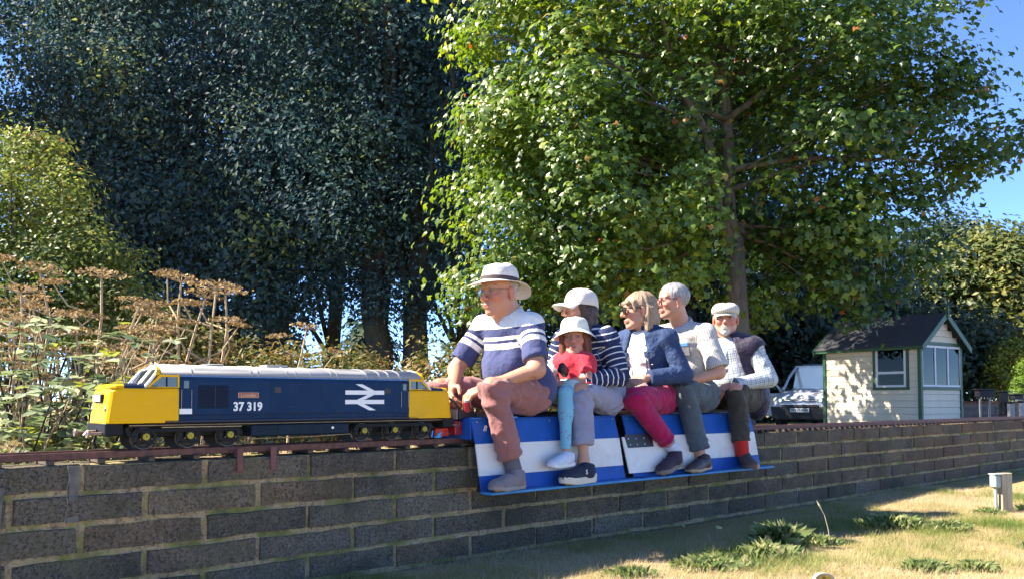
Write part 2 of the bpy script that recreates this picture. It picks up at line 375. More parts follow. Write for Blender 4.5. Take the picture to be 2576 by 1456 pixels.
# ================================================================== the shed
def build_shed():
    ang = math.atan2(.57, .82)          # local x along the gable (to the right), local y along the side (away); origin at the near corner
    root = empty('garden_shed', (7.96, 16.25, 0), ang, 'cream weatherboarded shed with green trim and dark felt roof behind the wall', 'shed')
    W_, L_, EZ, RZ = 1.56, 2.17, 1.92, 2.48
    t = NT('cream_board_paint'); n = t.noise(4, 4); n2 = t.noise(1.0, 3, .6, t.coord('Object', (3, 3, 60)))
    c = t.ramp(n, [(.3, (.60, .53, .40)), (.7, (.68, .61, .47))]); t.set(col=t.mix(t.ramp(n2, [(.4, 0.0), (.8, .25)]), c, (.38, .32, .23)), rough=.6, spec=.3, normal=t.bump(n2, .2, .004)); cream = t.m
    green = simple('dark_green_trim', (.012, .075, .035), .5, var=.15); wht = simple('white_window_frame', (.62, .62, .64), .5, var=.05)
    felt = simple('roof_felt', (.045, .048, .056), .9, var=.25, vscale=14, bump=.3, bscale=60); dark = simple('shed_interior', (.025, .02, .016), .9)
    # inner walls (thin), leaving window openings
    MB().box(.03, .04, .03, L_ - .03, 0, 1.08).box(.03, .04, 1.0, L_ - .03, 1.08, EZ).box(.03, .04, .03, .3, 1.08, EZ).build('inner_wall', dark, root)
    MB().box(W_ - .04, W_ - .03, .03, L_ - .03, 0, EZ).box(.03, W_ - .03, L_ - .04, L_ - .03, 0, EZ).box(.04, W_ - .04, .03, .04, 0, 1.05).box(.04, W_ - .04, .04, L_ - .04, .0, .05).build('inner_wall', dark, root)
    # side boards: x=0 face, window from y .28 to .95, z 1.08..1.93
    bh = .131
    def board_me(L, axis):
        pr = [(0, 0), (.022, 0), (.012, bh - .006), (0, bh - .002)]
        m = MB()
        if axis == 'y': m.prism([(-p[0] if True else p[0], p[1]) for p in pr], 0, L, 'xz')
        else: m.prism([(-p[0], p[1]) for p in pr], 0, L, 'yz')
        return m
    meshes = {}
    def board(x, y, z, L, axis, par=root, h=None):
        key = (round(L, 3), axis)
        if key not in meshes:
            m = board_me(L, axis); me = m.mesh('board', cream); import bmesh; bm = bmesh.new(); bm.from_mesh(me); bmesh.ops.recalc_face_normals(bm, faces=bm.faces); bm.to_mesh(me); bm.free(); meshes[key] = me
        mobj('board', meshes[key], par, (x, y, z))
    k = 0
    while k * bh < EZ - .05:
        z = k * bh
        if 1.0 < z < 1.86: board(.03, 1.0, z, L_ - 1.03, 'y'); board(.03, .05, z, .21, 'y')
        else: board(.03, .05, z, L_ - .08, 'y')
        if z < 1.0: board(.05, .03, z, W_ - .1, 'x')
        k += 1
    # gable triangle boards
    zz = EZ + .02; 
    while zz < RZ - .08:
        half = (W_ / 2 - .02) * (RZ - zz - bh * .6) / (RZ - EZ); 
        if half > .05: board(W_ / 2 - half, .03, zz, round(half * 2, 3), 'x')
        zz += bh
    # posts, trims
    for (x, y) in ((0, 0), (W_ - .06, 0), (0, L_ - .06), (W_ - .06, L_ - .06)):
        MB().cbox(x - .012, x + .06, y - .012, y + .06, 0, EZ + .02, .005).build('corner_post', green, root)
    MB().cbox(-.005, .03, .24, .30, 1.03, EZ, .004).build('window_trim', green, root); MB().cbox(-.005, .03, .95, 1.01, 1.03, EZ, .004).build('window_trim', green, root); MB().cbox(-.02, .03, .24, 1.01, 1.0, 1.055, .004).build('window_sill', green, root)
    MB().cbox(.05, W_ - .05, -.018, .03, 1.0, 1.06, .004).build('window_sill', green, root); MB().cbox(.05, W_ - .05, -.012, .03, EZ - .04, EZ + .03, .004).build('head_trim', green, root)
    # side window
    fr = MB()
    for (a, b, c, d) in ((.30, .95, 1.055, 1.10), (.30, .95, 1.87, 1.93), (.30, .35, 1.10, 1.87), (.90, .95, 1.10, 1.87), (.35, .90, 1.32, 1.37)): fr.cbox(.0, .028, a, b, c, d, .003)
    wo = fr.build('window_frame', wht, root); MB().box(.014, .018, .35, .90, 1.10, 1.87).build('window_pane', MPANE, wo)
    fr = MB(); xs = np.linspace(.06, W_ - .06, 4)
    for x in xs: fr.cbox(x - .022, x + .022, -.006, .025, 1.06, EZ - .04, .003)
    fr.cbox(.06, W_ - .06, -.002, .02, 1.06, 1.10, .003).cbox(.06, W_ - .06, -.002, .02, EZ - .085, EZ - .04, .003); wo = fr.build('window_frame', wht, root)
    for i in range(3): MB().box(xs[i] + .022, xs[i + 1] - .022, .008, .012, 1.10, EZ - .085).build('window_pane', MPANE, wo)
    # things dimly seen inside: a shelf and a bench board
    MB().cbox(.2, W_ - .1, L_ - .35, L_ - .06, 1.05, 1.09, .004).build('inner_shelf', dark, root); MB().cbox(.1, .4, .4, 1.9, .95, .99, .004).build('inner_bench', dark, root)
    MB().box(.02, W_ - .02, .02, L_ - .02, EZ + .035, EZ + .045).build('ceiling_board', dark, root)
    # roof: two slopes of felt strips, bargeboards, finial
    ov, oy = .14, .12
    sl = (RZ - EZ) / (W_ / 2)
    for s in (-1, 1):
        n = 5
        for i in range(n):
            a0, a1 = i / n, (i + 1) / n + .02
            def pt(a, dz): x = W_ / 2 + s * (W_ / 2 + ov) * a; return (x, RZ + .03 - sl * (W_ / 2 + ov) * a + dz)
            p0, p1 = pt(a0, .012 + (n - i) * .004), pt(min(a1, 1.0), .006 + (n - i) * .004)
            MB().prism([p0, p1, (p1[0], p1[1] - .012), (p0[0], p0[1] - .02)], -oy, L_ + oy).build('felt_strip', felt, root)
        e = (W_ / 2 + s * (W_ / 2 + ov), RZ + .03 - sl * (W_ / 2 + ov)); tp = (W_ / 2, RZ + .05)
        for y in (-oy - .02, L_ + oy): MB().prism([(tp[0], tp[1] + .03), (e[0] + s * .02, e[1] + .01), (e[0], e[1] - .10), (tp[0], tp[1] - .10)], y, y + .02).build('bargeboard', green, root)
    MB().cbox(W_ / 2 - .022, W_ / 2 + .022, -oy - .045, -oy - .02, RZ - .05, RZ + .20, .006).build('finial', green, root)
    MB().cbox(-ov + .02, -ov + .04, -oy, L_ + oy, EZ - .13, EZ - .07, .003).build('fascia', green, root)
build_shed()
# ================================================================== the parked van
def build_van():
    root = empty('parked_van', (7.95, 23.0, 0), R(-40), 'silver white van parked behind the shed with its front door open', 'van')
    pt = simple('van_silver_paint', (.60, .63, .68), .28, .2, var=.03, coat=.6); blk = simple('van_black_plastic', (.02, .022, .026), .6, var=.2); chrome = simple('van_chrome', (.6, .6, .62), .15, .9)
    # body rings across the front-to-back profile; local -y is forward
    st = [  # y, half width, z bottom, z top (bonnet/roof line), crown
        (-.02, .66, .30, .62), (.02, .80, .26, .80), (.12, .86, .24, .92), (.45, .88, .24, 1.02), (.80, .885, .24, 1.10), (.95, .89, .24, 1.14)]
    rings = []
    for y, w, zb, zt in st:
        rings.append([(-w * .96, y, zb), (-w, y, zb + .25), (-w, y, zt - .14), (-w * .93, y, zt - .04), (-w * .6, y, zt + .015), (0, y, zt + .03), (w * .6, y, zt + .015), (w * .93, y, zt - .04), (w, y, zt - .14), (w, y, zb + .25), (w * .96, y, zb)])
    n = len(rings[0]); V = [p for r in rings for p in r]; F = [tuple(range(n))]
    for i in range(len(rings) - 1):
        for k in range(n): F.append((i*n+k, i*n+(k+1)%n, (i+1)*n+(k+1)%n, (i+1)*n+k))
    F.append(tuple((len(rings)-1)*n + k for k in range(n))[::-1]); b = MB().add(V, F).build('bonnet', pt, root, True); b.modifiers.new('s', 'SUBSURF').render_levels = 1
    # cabin and cargo body
    def sec(y, w, z0, z1, wt): return [(-w, y, z0), (-w, y, 1.0), (-wt, y, z1 - .09), (-wt * .8, y, z1), (wt * .8, y, z1), (wt, y, z1 - .09), (w, y, 1.0), (w, y, z0)]
    rings = [sec(1.62, .89, .26, 1.80, .76), sec(1.9, .895, .26, 1.86, .78), (sec(4.1, .895, .26, 1.84, .79))]
    n = 8; V = [p for r in rings for p in r]; F = [tuple(range(n)), tuple(2 * n + k for k in range(n))]
    for i in range(2):
        for k in range(n): F.append((i*n+k, i*n+(k+1)%n, (i+1)*n+(k+1)%n, (i+1)*n+k))
    MB().add(V, F).build('cargo_body', pt, root, bevel=.03)
    MB().add([(-.88, .93, .26), (.88, .93, .26), (.89, 1.63, .26), (-.89, 1.63, .26), (-.88, .93, 1.06), (.88, .93, 1.06), (.89, 1.63, 1.0), (-.89, 1.63, 1.0)], [(0,1,2,3),(4,5,6,7),(0,1,5,4),(1,2,6,5),(2,3,7,6),(3,0,4,7)]).build('cabin_floor', blk, root)
    for s in (-1, 1):
        MB().tube([(s * .86, .90, 1.08), (s * .80, 1.25, 1.48), (s * .735, 1.62, 1.775)], [.04, .036, .04], 8).build('windscreen_pillar', pt, root)
        MB().tube([(s * .745, 1.6, 1.76), (s * .74, 1.95, 1.80)], .035, 8).build('roof_rail', pt, root)
    MB().add([(-.82, .93, 1.10), (.82, .93, 1.10), (.72, 1.60, 1.77), (-.72, 1.60, 1.77)], [(0, 1, 2, 3)]).build('windscreen', MGLASS, root, fixn=False)
    MB().cbox(-.74, .74, 1.58, 1.68, 1.755, 1.80, .01).build('roof_header', pt, root)
    for x in (-.4, .4):
        MB().cbox(x - .24, x + .24, 1.75, 1.9, .6, 1.45, .05).build('seat', simple('seat_blue', (.05, .13, .26), .8), root)
    MB().cbox(-.8, .8, .95, 1.25, .95, 1.08, .03).build('dashboard', blk, root)
    # bumper, grille, lights, plate, badge
    bp = MB(); bp.add([(-.80, -.03, .25), (.80, -.03, .25), (.88, .25, .25), (-.88, .25, .25), (-.84, -.09, .62), (.84, -.09, .62), (.905, .25, .62), (-.905, .25, .62)], [(0,1,2,3),(4,5,6,7),(0,1,5,4),(1,2,6,5),(2,3,7,6),(3,0,4,7)]); bp.build('bumper', blk, root, bevel=.04)
    MB().cbox(-.52, .52, -.10, -.05, .60, .665, .01).build('grille', blk, root); MB().cbox(-.56, .56, -.105, -.07, .668, .70, .008).build('grille_trim', pt, root)
    for z in (.76, .80):
        MB().tube([(-.62, .0, z + .04), (-.2, -.035, z), (0, -.045, z + .055), (.2, -.035, z), (.62, .0, z + .04)], .014, 6).build('badge_chevron', chrome, root)
    for s in (-1, 1):
        hl = MB().add([(s * .42, -.03, .74), (s * .74, .02, .72), (s * .87, .16, .80), (s * .84, .2, .93), (s * .6, .04, .86), (s * .44, -.01, .80), (s * .55, .1, .8)], [(0, 1, 6), (1, 2, 6), (2, 3, 6), (3, 4, 6), (4, 5, 6), (5, 0, 6), (0, 1, 2, 3, 4, 5)]).build('headlight', simple('headlight_lens', (.6, .62, .6), .08, .3), root, bevel=.01)
        MB().lathe([(.0, -.06), (.05, -.06), (.05, -.03)], 14, 'y', (s * .56, 0, .79), cap=False).build('lamp_bulb', chrome, hl)
        for y in (.62, 3.4):
            w = MB().lathe([(.0, -.1), (.24, -.1), (.30, -.08), (.31, 0), (.30, .08), (.24, .1), (0, .1)], 24, 'x', (s * .80, y, .31), cap=False).build('wheel', simple('tyre_black', (.015, .015, .015), .8), root)
            MB().lathe([(.0, s * .104), (.2, s * .104), (.2, s * .09)], 18, 'x', (s * .80, y, .31), cap=False).build('hubcap', chrome, w)
    pl = MB().cbox(-.265, .265, -.112, -.095, .465, .575, .003).build('number_plate', simple('plate_white', (.7, .7, .68), .4), root)
    text_mesh('plate_lettering', 'WY10 KEM', .098, simple('plate_black', (.02, .02, .02), .5), pl, Matrix.Translation((0, -.1135, .52)) @ Matrix.Rotation(math.pi / 2, 4, 'X'), .0015, .0008)
    # open door on the left of the picture, hinged at the front and swung out
    dr = MB(); h = empty('door_hinge_frame') if False else None
    M = Matrix.Translation((-.90, .98, 0)) @ Matrix.Rotation(R(71), 4, 'Z')
    m = MB().cbox(-.02, .035, 0, .95, .32, 1.0, .015)
    o = m.build('door', pt, root); o.data.transform(M @ Matrix.Rotation(0, 4, 'Z'))
    fr = MB().tube([(.01, .02, 1.0), (-.01, .2, 1.2), (-.06, .5, 1.55), (-.09, .66, 1.68), (-.10, .8, 1.72), (-.09, .92, 1.68), (-.02, .94, 1.0)], [.03, .035, .04, .045, .045, .04, .04], 8).build('door_window_frame', pt, o, True); fr.data.transform(M)
    gp = MB().add([(.01, .06, 1.0), (-.06, .5, 1.52), (-.095, .78, 1.68), (-.085, .9, 1.64), (-.02, .91, 1.0)], [(0, 1, 2, 3, 4)]).build('door_glass', MGLASS, o, fixn=False); gp.data.transform(M)
    mi = MB().cbox(-.2, -.04, .10, .24, 1.0, 1.2, .03).build('door_mirror', simple('mirror_grey', (.2, .19, .23), .4), o); mi.data.transform(Matrix.Translation((-.88, 1.0, -.02)))
build_van()
# ================================================================== the second raised track at the right, with posts and signal boxes
def build_right():
    st = simple('grey_stone_wall', (.12, .12, .125), .95, var=.35, vscale=6, bump=.5, bscale=30)
    o = empty('low_track_wall', at(2425, 1000, 21), R(8)); o.location.z = 0; tag(o, 'grey block wall of the second raised track beyond the shed', 'wall')
    rr = random.Random(9); me = [MB().cbox(-.216, .216, 0, .2, -.1, .1, .01, .006, rr).mesh('block', st) for _ in range(4)]
    MB().box(0, 5.2, .02, .18, 0, .70).build('mortar', simple('grey_mortar', (.16, .15, .13), .9), o)
    for k in range(4):
        for i in range(12): mobj('block', rr.choice(me), o, (.2 + i * .445 - (.22 if k % 2 else 0), rr.uniform(-.008, .008), .1 + k * .212 if k < 3 else .60)) if k < 3 else None
    MB().cbox(-.1, 5.3, .03, .05, .73, .76, .003).cbox(-.1, 5.3, .15, .17, .73, .76, .003).cbox(-.1, 5.3, .0, .2, .70, .73, .004).build('rail', MRAIL, o)
    blk = simple('signal_box_black', (.015, .016, .022), .6, var=.2); wp = simple('white_post_paint', (.36, .36, .36), .6, var=.1); con = simple('pale_concrete', (.4, .36, .3), .9)
    def post(px, Y, h, lab, w=.05):
        p = at(px, 1000, Y); e = empty('marker_post', (p[0], p[1], 0), .1, lab, 'post')
        MB().cbox(-w, w, -w, w, 0, h, .01).build('post', wp, e); MB().cbox(-w - .02, w + .02, -w - .02, w + .02, h, h + .04, .008).build('cap', blk, e)
    post(2541, 19.6, .72, 'white painted post in front of the second raised track'); post(2571, 19.4, .74, 'white painted post at the right edge beside the track')
    def box(px, Y, z0, z1, w, lab, legs=True):
        p = at(px, 1000, Y); e = empty('signal_box', (p[0], p[1], 0), .1, lab, 'equipment box')
        MB().cbox(-w, w, -.1, .1, z0, z1, .015).build('case', blk, e); MB().cbox(-w - .03, w + .03, -.13, .13, z1, z1 + .03, .008).build('lid', blk, e)
        for x in (-w * .6, w * .6): MB().cbox(x - .02, x + .02, -.02, .02, 0, z0, .004).build('leg', wp if legs else blk, e)
        for i in range(5): MB().cbox(-w + .04 + i * (w * 2 - .08) / 4 - .012, -w + .04 + i * (w * 2 - .08) / 4 + .012, -.115, -.1, z0 - .04, z0 + .01, .003).build('terminal', wp, e)
    box(2477, 20.3, .86, 1.04, .20, 'black slatted box raised on the second track'); box(2524, 19.8, .3, .98, .07, 'tall narrow black box between the white posts', False); box(2556, 20.2, .80, .92, .12, 'small black box on top of the second track wall')
    p = at(2494, 1000, 19.5); b = MB().lathe([(.0, 0), (.13, 0), (.15, .28), (.13, .28), (.12, .05), (0, .05)], 18, cap=False).build('flower_tub', con, None, loc=(p[0], p[1], 0)); tag(b, 'pale round tub on the ground below the black slatted box', 'tub')
build_right()
# ================================================================== posts on the lawn
def build_lawn_posts():
    wood = NT('weathered_timber'); n = wood.noise(1, 5, .65, wood.coord('Object', (40, 40, 3))); wood.set(col=wood.ramp(n, [(.3, (.28, .21, .13)), (.7, (.5, .42, .3))]), rough=.85, spec=.15, normal=wood.bump(n, .5, .006))
    gp = simple('grey_green_socket_plastic', (.3, .36, .33), .45, var=.08)
    e = empty('wooden_post', (3.546, 6.044, 0), .22, 'short square timber post with a grey socket box on the lawn', 'post')
    MB().cbox(-.045, .045, -.03, .03, -.05, .275, .004, .002).build('post', wood.m, e); MB().cbox(-.105, -.047, -.03, .03, .17, .265, .01).build('socket_box', gp, e); MB().tube([(-.075, .0, .17), (-.074, 0, .06), (-.06, 0, -.02)], .012, 8).build('conduit', gp, e)
    MB().cbox(-.108, -.044, -.033, .033, .262, .272, .003).build('socket_lid', gp, e)
    t = NT('flaking_yellow_paint'); m = t.noise(22, 5, .7); t.set(col=t.ramp(m, [(.4, (.17, .055, .012)), (.5, (.65, .45, .01)), (.7, (.75, .55, .02))]), rough=.6, normal=t.bump(m, .5, .006))
    p = (1.352, 3.66)
    e = empty('yellow_marker_stake', (p[0], p[1], 0), .1, 'rusty yellow painted round-topped stake at the bottom of the lawn', 'stake')
    prof = [(-.045, -.05), (.045, -.05), (.045, .015)] + [(.045 * math.cos(a), .015 + .035 * math.sin(a)) for a in np.linspace(.2, math.pi - .2, 9)] + [(-.045, .015)]
    MB().prism(prof, -.012, .012).build('stake', t.m, e, bevel=.003)
    MB().prism([(p_[0] * 1.03, p_[1] + .002) for p_ in prof[3:12]] + [(p_[0] * .8, p_[1] - .007) for p_ in prof[3:12][::-1]], -.014, .014).build('worn_rim', wood.m, e)
build_lawn_posts()
# ================================================================== vegetation
def leaf_T(kind):
    if kind == 'maple':
        pts = []; lob = [(-2.3, .52), (-1.35, .86), (-.78, .44), (0, 1.05), (.78, .44), (1.35, .86), (2.3, .52)]
        pts = [(math.sin(a) * r * .62, math.cos(a) * r * .62 + .32, -.10 * abs(math.sin(a)) * r - .08 * (r > .7)) for a, r in lob]
        V = [(0, 0, 0), (0, .32, .03)] + pts; n = len(pts); F = [(1, 2 + i + 1, 2 + i) for i in range(n - 1)] + [(1, 2, 0), (1, 0, 2 + n - 1)]
        return np.array(V), np.array(F)
    if kind == 'lance':
        V = [(0, 0, 0), (-.14, .42, .03), (0, 1, -.06), (.14, .42, .03)]; return np.array(V), np.array([(0, 3, 2), (0, 2, 1)])
    if kind == 'oval':
        V = [(0, 0, 0), (-.27, .45, .06), (0, 1, -.06), (.27, .45, .06)]; return np.array(V), np.array([(0, 3, 2), (0, 2, 1)])
    if kind == 'bramble':
        V = [(0, 0, 0), (-.28, .35, .05), (-.2, .75, .02), (0, 1, -.05), (.2, .75, .02), (.28, .35, .05), (0, .5, -.02)]; return np.array(V), np.array([(6, 1, 0), (6, 2, 1), (6, 3, 2), (6, 4, 3), (6, 5, 4), (6, 0, 5)])
    if kind == 'quad':
        V = [(-.4, 0, 0), (.4, 0, 0), (.35, 1, .0), (-.35, 1, .0)]; return np.array(V), np.array([(0, 1, 2), (0, 2, 3)])
def leaves(name, C, Nrm, size, kind, mat, parent=None, rnd=None, rng=RNG, loc=None):
    T, F = leaf_T(kind); n = len(C); Nrm = Nrm / (np.linalg.norm(Nrm, axis=1, keepdims=True) + 1e-9)
    a = rng.normal(size=(n, 3)); y = a - Nrm * (a * Nrm).sum(1)[:, None]; y[:, 2] -= .35; y -= Nrm * (y * Nrm).sum(1)[:, None]; y /= np.linalg.norm(y, axis=1, keepdims=True) + 1e-9; x = np.cross(y, Nrm)
    V = C[:, None, :] + size[:, None, None] * (T[None, :, 0, None] * x[:, None] + (T[None, :, 1, None] - .5) * y[:, None] + T[None, :, 2, None] * Nrm[:, None])
    k = len(T); FF = (F[None] + (np.arange(n) * k)[:, None, None]).reshape(-1, 3)
    rnd = rng.random(n) if rnd is None else rnd
    return mesh_np(name, V.reshape(-1, 3), FF, mat, parent, False, {'rnd': np.repeat(rnd, k)}, loc), (x, y, Nrm)
def inhull(rng, ells, n, shell=.5):
    """points spread through a union of ellipsoids, denser to the outside; returns points and outward direction"""
    vol = np.array([e[1][0] * e[1][1] * e[1][2] for e in ells]) ** .75; w = vol / vol.sum(); idx = rng.choice(len(ells), n, p=w)
    d = rng.normal(size=(n, 3)); d /= np.linalg.norm(d, axis=1, keepdims=True); r = rng.random(n) ** shell
    c = np.array([ells[i][0] for i in idx]); s = np.array([ells[i][1] for i in idx]); return c + d * s * r[:, None], d
def clump_leaves(rng, P, D, per, sig, out=.6, up=.7, flat=.6):
    n = len(P) * per; g = rng.normal(size=(n, 3)) * sig; g[:, 2] *= flat; C = np.repeat(P, per, 0) + g
    N = np.repeat(D, per, 0) * out + rng.normal(size=(n, 3)) * .45 + g / sig * .55; N[:, 2] += up; return C, N
def limb(mb, a, b, r0, r1, rng, sag=.15, seg=6, n=6, wob=.06):
    a = np.array(a, float); b = np.array(b, float); L = np.linalg.norm(b - a); P = []; R_ = []
    for i in range(seg + 1):
        t = i / seg; p = a + (b - a) * t; p[2] += sag * L * math.sin(t * math.pi) * .5; p += rng.normal(size=3) * wob * L * .25 * math.sin(t * math.pi); P.append(p); R_.append(r0 + (r1 - r0) * t ** .8)
    mb.tube(P, R_, n); return P
def bark(name, c1, c2, sc=(14, 14, 3)):
    t = NT(name); n = t.noise(1, 6, .7, t.coord('Object', sc)); g = t.noise(2.5, 3); c = t.ramp(n, [(.3, c1), (.7, c2)]); c = t.mix(t.ramp(g, [(.5, 0.0), (.75, .5)]), c, (.10, .11, .06))
    t.set(col=c, rough=.95, spec=.1, normal=t.bump(n, .8, .03)); return t.m
# ---------------------------------------------------------------- the maple
def build_maple():
    rng = np.random.default_rng(21); Y0 = 15.2; K = 15.2 / 12.6; b = at(1868, 1000, Y0); root = empty('maple_tree', (b[0], b[1], 0), 0, 'big sunlit maple with lobed green and yellowing leaves behind the train', 'tree'); O = np.array([b[0], b[1], 0.0])
    bk = bark('maple_bark', (.065, .056, .047), (.18, .16, .138)); Wp = lambda px, py, dy=0.0: np.array(at(px, py, Y0 + dy * K)) - O
    # trunk with its two rising stems
    tm = MB(); tp = [(0, 0, -.1), (-.01, 0, .6), (-.03, 0, 1.5), (-.06, 0, 2.4), Wp(1848, 600)]
    tm.tube(tp, [.27, .225, .205, .18, .165], 14); tm.tube([Wp(1852, 640), Wp(1835, 560, .1), Wp(1828, 470, .2), Wp(1832, 380, .3), Wp(1820, 200, .3), Wp(1810, 0, .3), Wp(1800, -250, .3)], [.18, .145, .14, .125, .11, .085, .05], 12)
    tm.tube([Wp(1845, 620), Wp(1808, 540, -.1), Wp(1798, 440, -.1), Wp(1775, 330, -.2), Wp(1720, 240, -.3), Wp(1680, 120, -.4), Wp(1650, -60, -.4)], [.155, .10, .095, .09, .07, .06, .035], 10)
    tm.build('trunk', bk, root, True)
    ells = [(Wp(1600, 330), (2.6, 2.6, 2.5)), (Wp(1420, 480, -.3), (1.75, 1.9, 1.7)), (Wp(1330, 250), (1.15, 1.5, 1.5)), (Wp(1300, 720, -.1), (1.05, 1.3, .72)), (Wp(1560, 690, -.3), (1.6, 1.6, .95)), (Wp(1900, 640, .6), (1.9, 1.7, 1.1)),
            (Wp(2060, 330, .3), (2.0, 2.3, 2.0)), (Wp(2230, 130, .2), (1.15, 1.6, 1.3)), (Wp(2150, 610, .3), (1.2, 1.4, .9)), (Wp(2400, 400, -.2), (1.15, 1.0, .55)), (Wp(2540, 360, -.2), (.75, .8, .5)), (Wp(1800, -60), (3.2, 3.0, 1.8)), (Wp(1300, 0), (1.1, 1.5, 1.2)), (Wp(2030, 760, .8), (1.5, 1.0, .5)), (Wp(2330, 220), (.8, .9, .6))]
    ells = [(c_, tuple(K * q for q in r_)) for c_, r_ in ells]; P, D = inhull(rng, ells, 740, .42); D = D * .8 + (P - np.array([0, 0, 3.2])) * .06
    keep = ~((np.abs(P[:, 0] + .15) < .62) & (P[:, 1] < .35) & (P[:, 2] < 6.6) & (P[:, 2] > 1.2) & (rng.random(len(P)) < .95)); keep &= P[:, 2] > .9
    Q = P + O; dx = 7.4 - Q[:, 0]; slot = (dx > 0) & (Q[:, 2] > dx - .1) & (Q[:, 2] < dx + 2.2) & (Q[:, 1] + .035 * dx > 16.2); keep &= ~(slot & (rng.random(len(P)) < .66))      # thin part of the crown that lets sun flecks reach the shed
    P, D = P[keep], D[keep]
    C, N = clump_leaves(rng, P, D, 84, .32, .55, .75, .55); N += np.array([-.35, -.25, 0])
    n = len(C); size = rng.uniform(.095, .175, n); tone = np.clip(.45 + .22 * vnoise(C * .55, 3) + rng.normal(size=n) * .13 - .07 * (C[:, 0]) / 3, 0, .93); yel = rng.random(n) < .009; tone[yel] = rng.uniform(.93, 1, yel.sum())  # tone rises to the left: the sunlit side put into the leaf colour
    mat = leaf_mat('maple_leaf', [(0, (.022, .05, .016)), (.3, (.05, .10, .02)), (.55, (.105, .175, .025)), (.78, (.2, .27, .035)), (.92, (.34, .34, .06)), (.97, (.36, .15, .045)), (1, (.30, .08, .03))], .4, .38, gloss=.5)
    camv = np.array([0, 0, CAMZ]) - O; d2 = ((C - camv) ** 2).sum(1); sx = (C + O)[:, 0] / (C + O)[:, 1]; sz = ((C + O)[:, 2] - CAMZ) / (C + O)[:, 1]
    vis = (np.abs(sx) < .6) & (sz < .46); order = np.argsort(np.where(vis, d2 / size ** .5, 1e9)); near = order[:300]; rest = np.ones(n, bool); rest[near] = False
    cr, _ = leaves('crown', C[rest], N[rest], size[rest], 'maple', mat, root, tone[rest], rng); tag(cr, kind='stuff')
    # the 300 nearest leaves one by one
    T, F = leaf_T('maple'); ms = []
    for t_ in np.linspace(.25, .95, 8): 
        me = bpy.data.meshes.new('leaf'); me.from_pydata(T.tolist(), [], F.tolist()); a = me.attributes.new('rnd', 'FLOAT', 'POINT'); a.data.foreach_set('value', np.full(len(T), t_, np.float32)); me.materials.append(mat); ms.append(me)
    for i in near:
        nn = Vector(N[i]).normalized(); q = nn.to_track_quat('Z', 'Y'); o = mobj('leaf', ms[int(min(7, max(0, (tone[i] - .25) / .1)))], root, tuple(C[i])); o.rotation_euler = (q @ __import__('mathutils').Quaternion((0, 0, 1), rng.uniform(0, 6.28))).to_euler(); o.scale = (size[i],) * 3
    # limbs: main ones as parts, twigs joined
    heads = P[rng.choice(len(P), 110, replace=False)]; tw = MB()
    stems = [np.array(Wp(1830, y_, .2)) for y_ in (560, 480, 400, 300, 200, 80)] + [np.array(Wp(1795, y_, -.1)) for y_ in (460, 360)]
    for i, h in enumerate(heads):
        c = [s_ for s_ in stems if s_[2] < h[2] + .8] or [stems[0]]; s_ = c[int(np.argmin([np.linalg.norm(h - q) + .4 * abs(h[2] - q[2] - 1) for q in c]))]
        if i < 24: m = MB(); limb(m, s_, h, .055 + .03 * rng.random(), .012, rng, -.12 if h[2] < s_[2] + .3 else .1, 8, 7); m.build('branch', bk, root, True, fixn=False)
        else: limb(tw, s_ + (h - s_) * rng.uniform(.25, .5), h, .020, .005, rng, .05, 5, 5)
    t_ = tw.build('twigs', bk, root, True, fixn=False); tag(t_, kind='stuff')
    m = MB(); limb(m, Wp(1825, 560), Wp(1690, 445, -.6), .05, .02, rng, .02, 8, 7); m.build('branch', bk, root, True, fixn=False)
    m = MB(); limb(m, Wp(1800, 330, -.1), Wp(1560, 240, -.4), .05, .018, rng, .05, 8, 7); m.build('branch', bk, root, True, fixn=False)
    m = MB(); limb(m, Wp(1830, 430, .2), Wp(2420, 430, -.1), .075, .015, rng, .12, 10, 7); m.build('branch', bk, root, True, fixn=False)
build_maple()
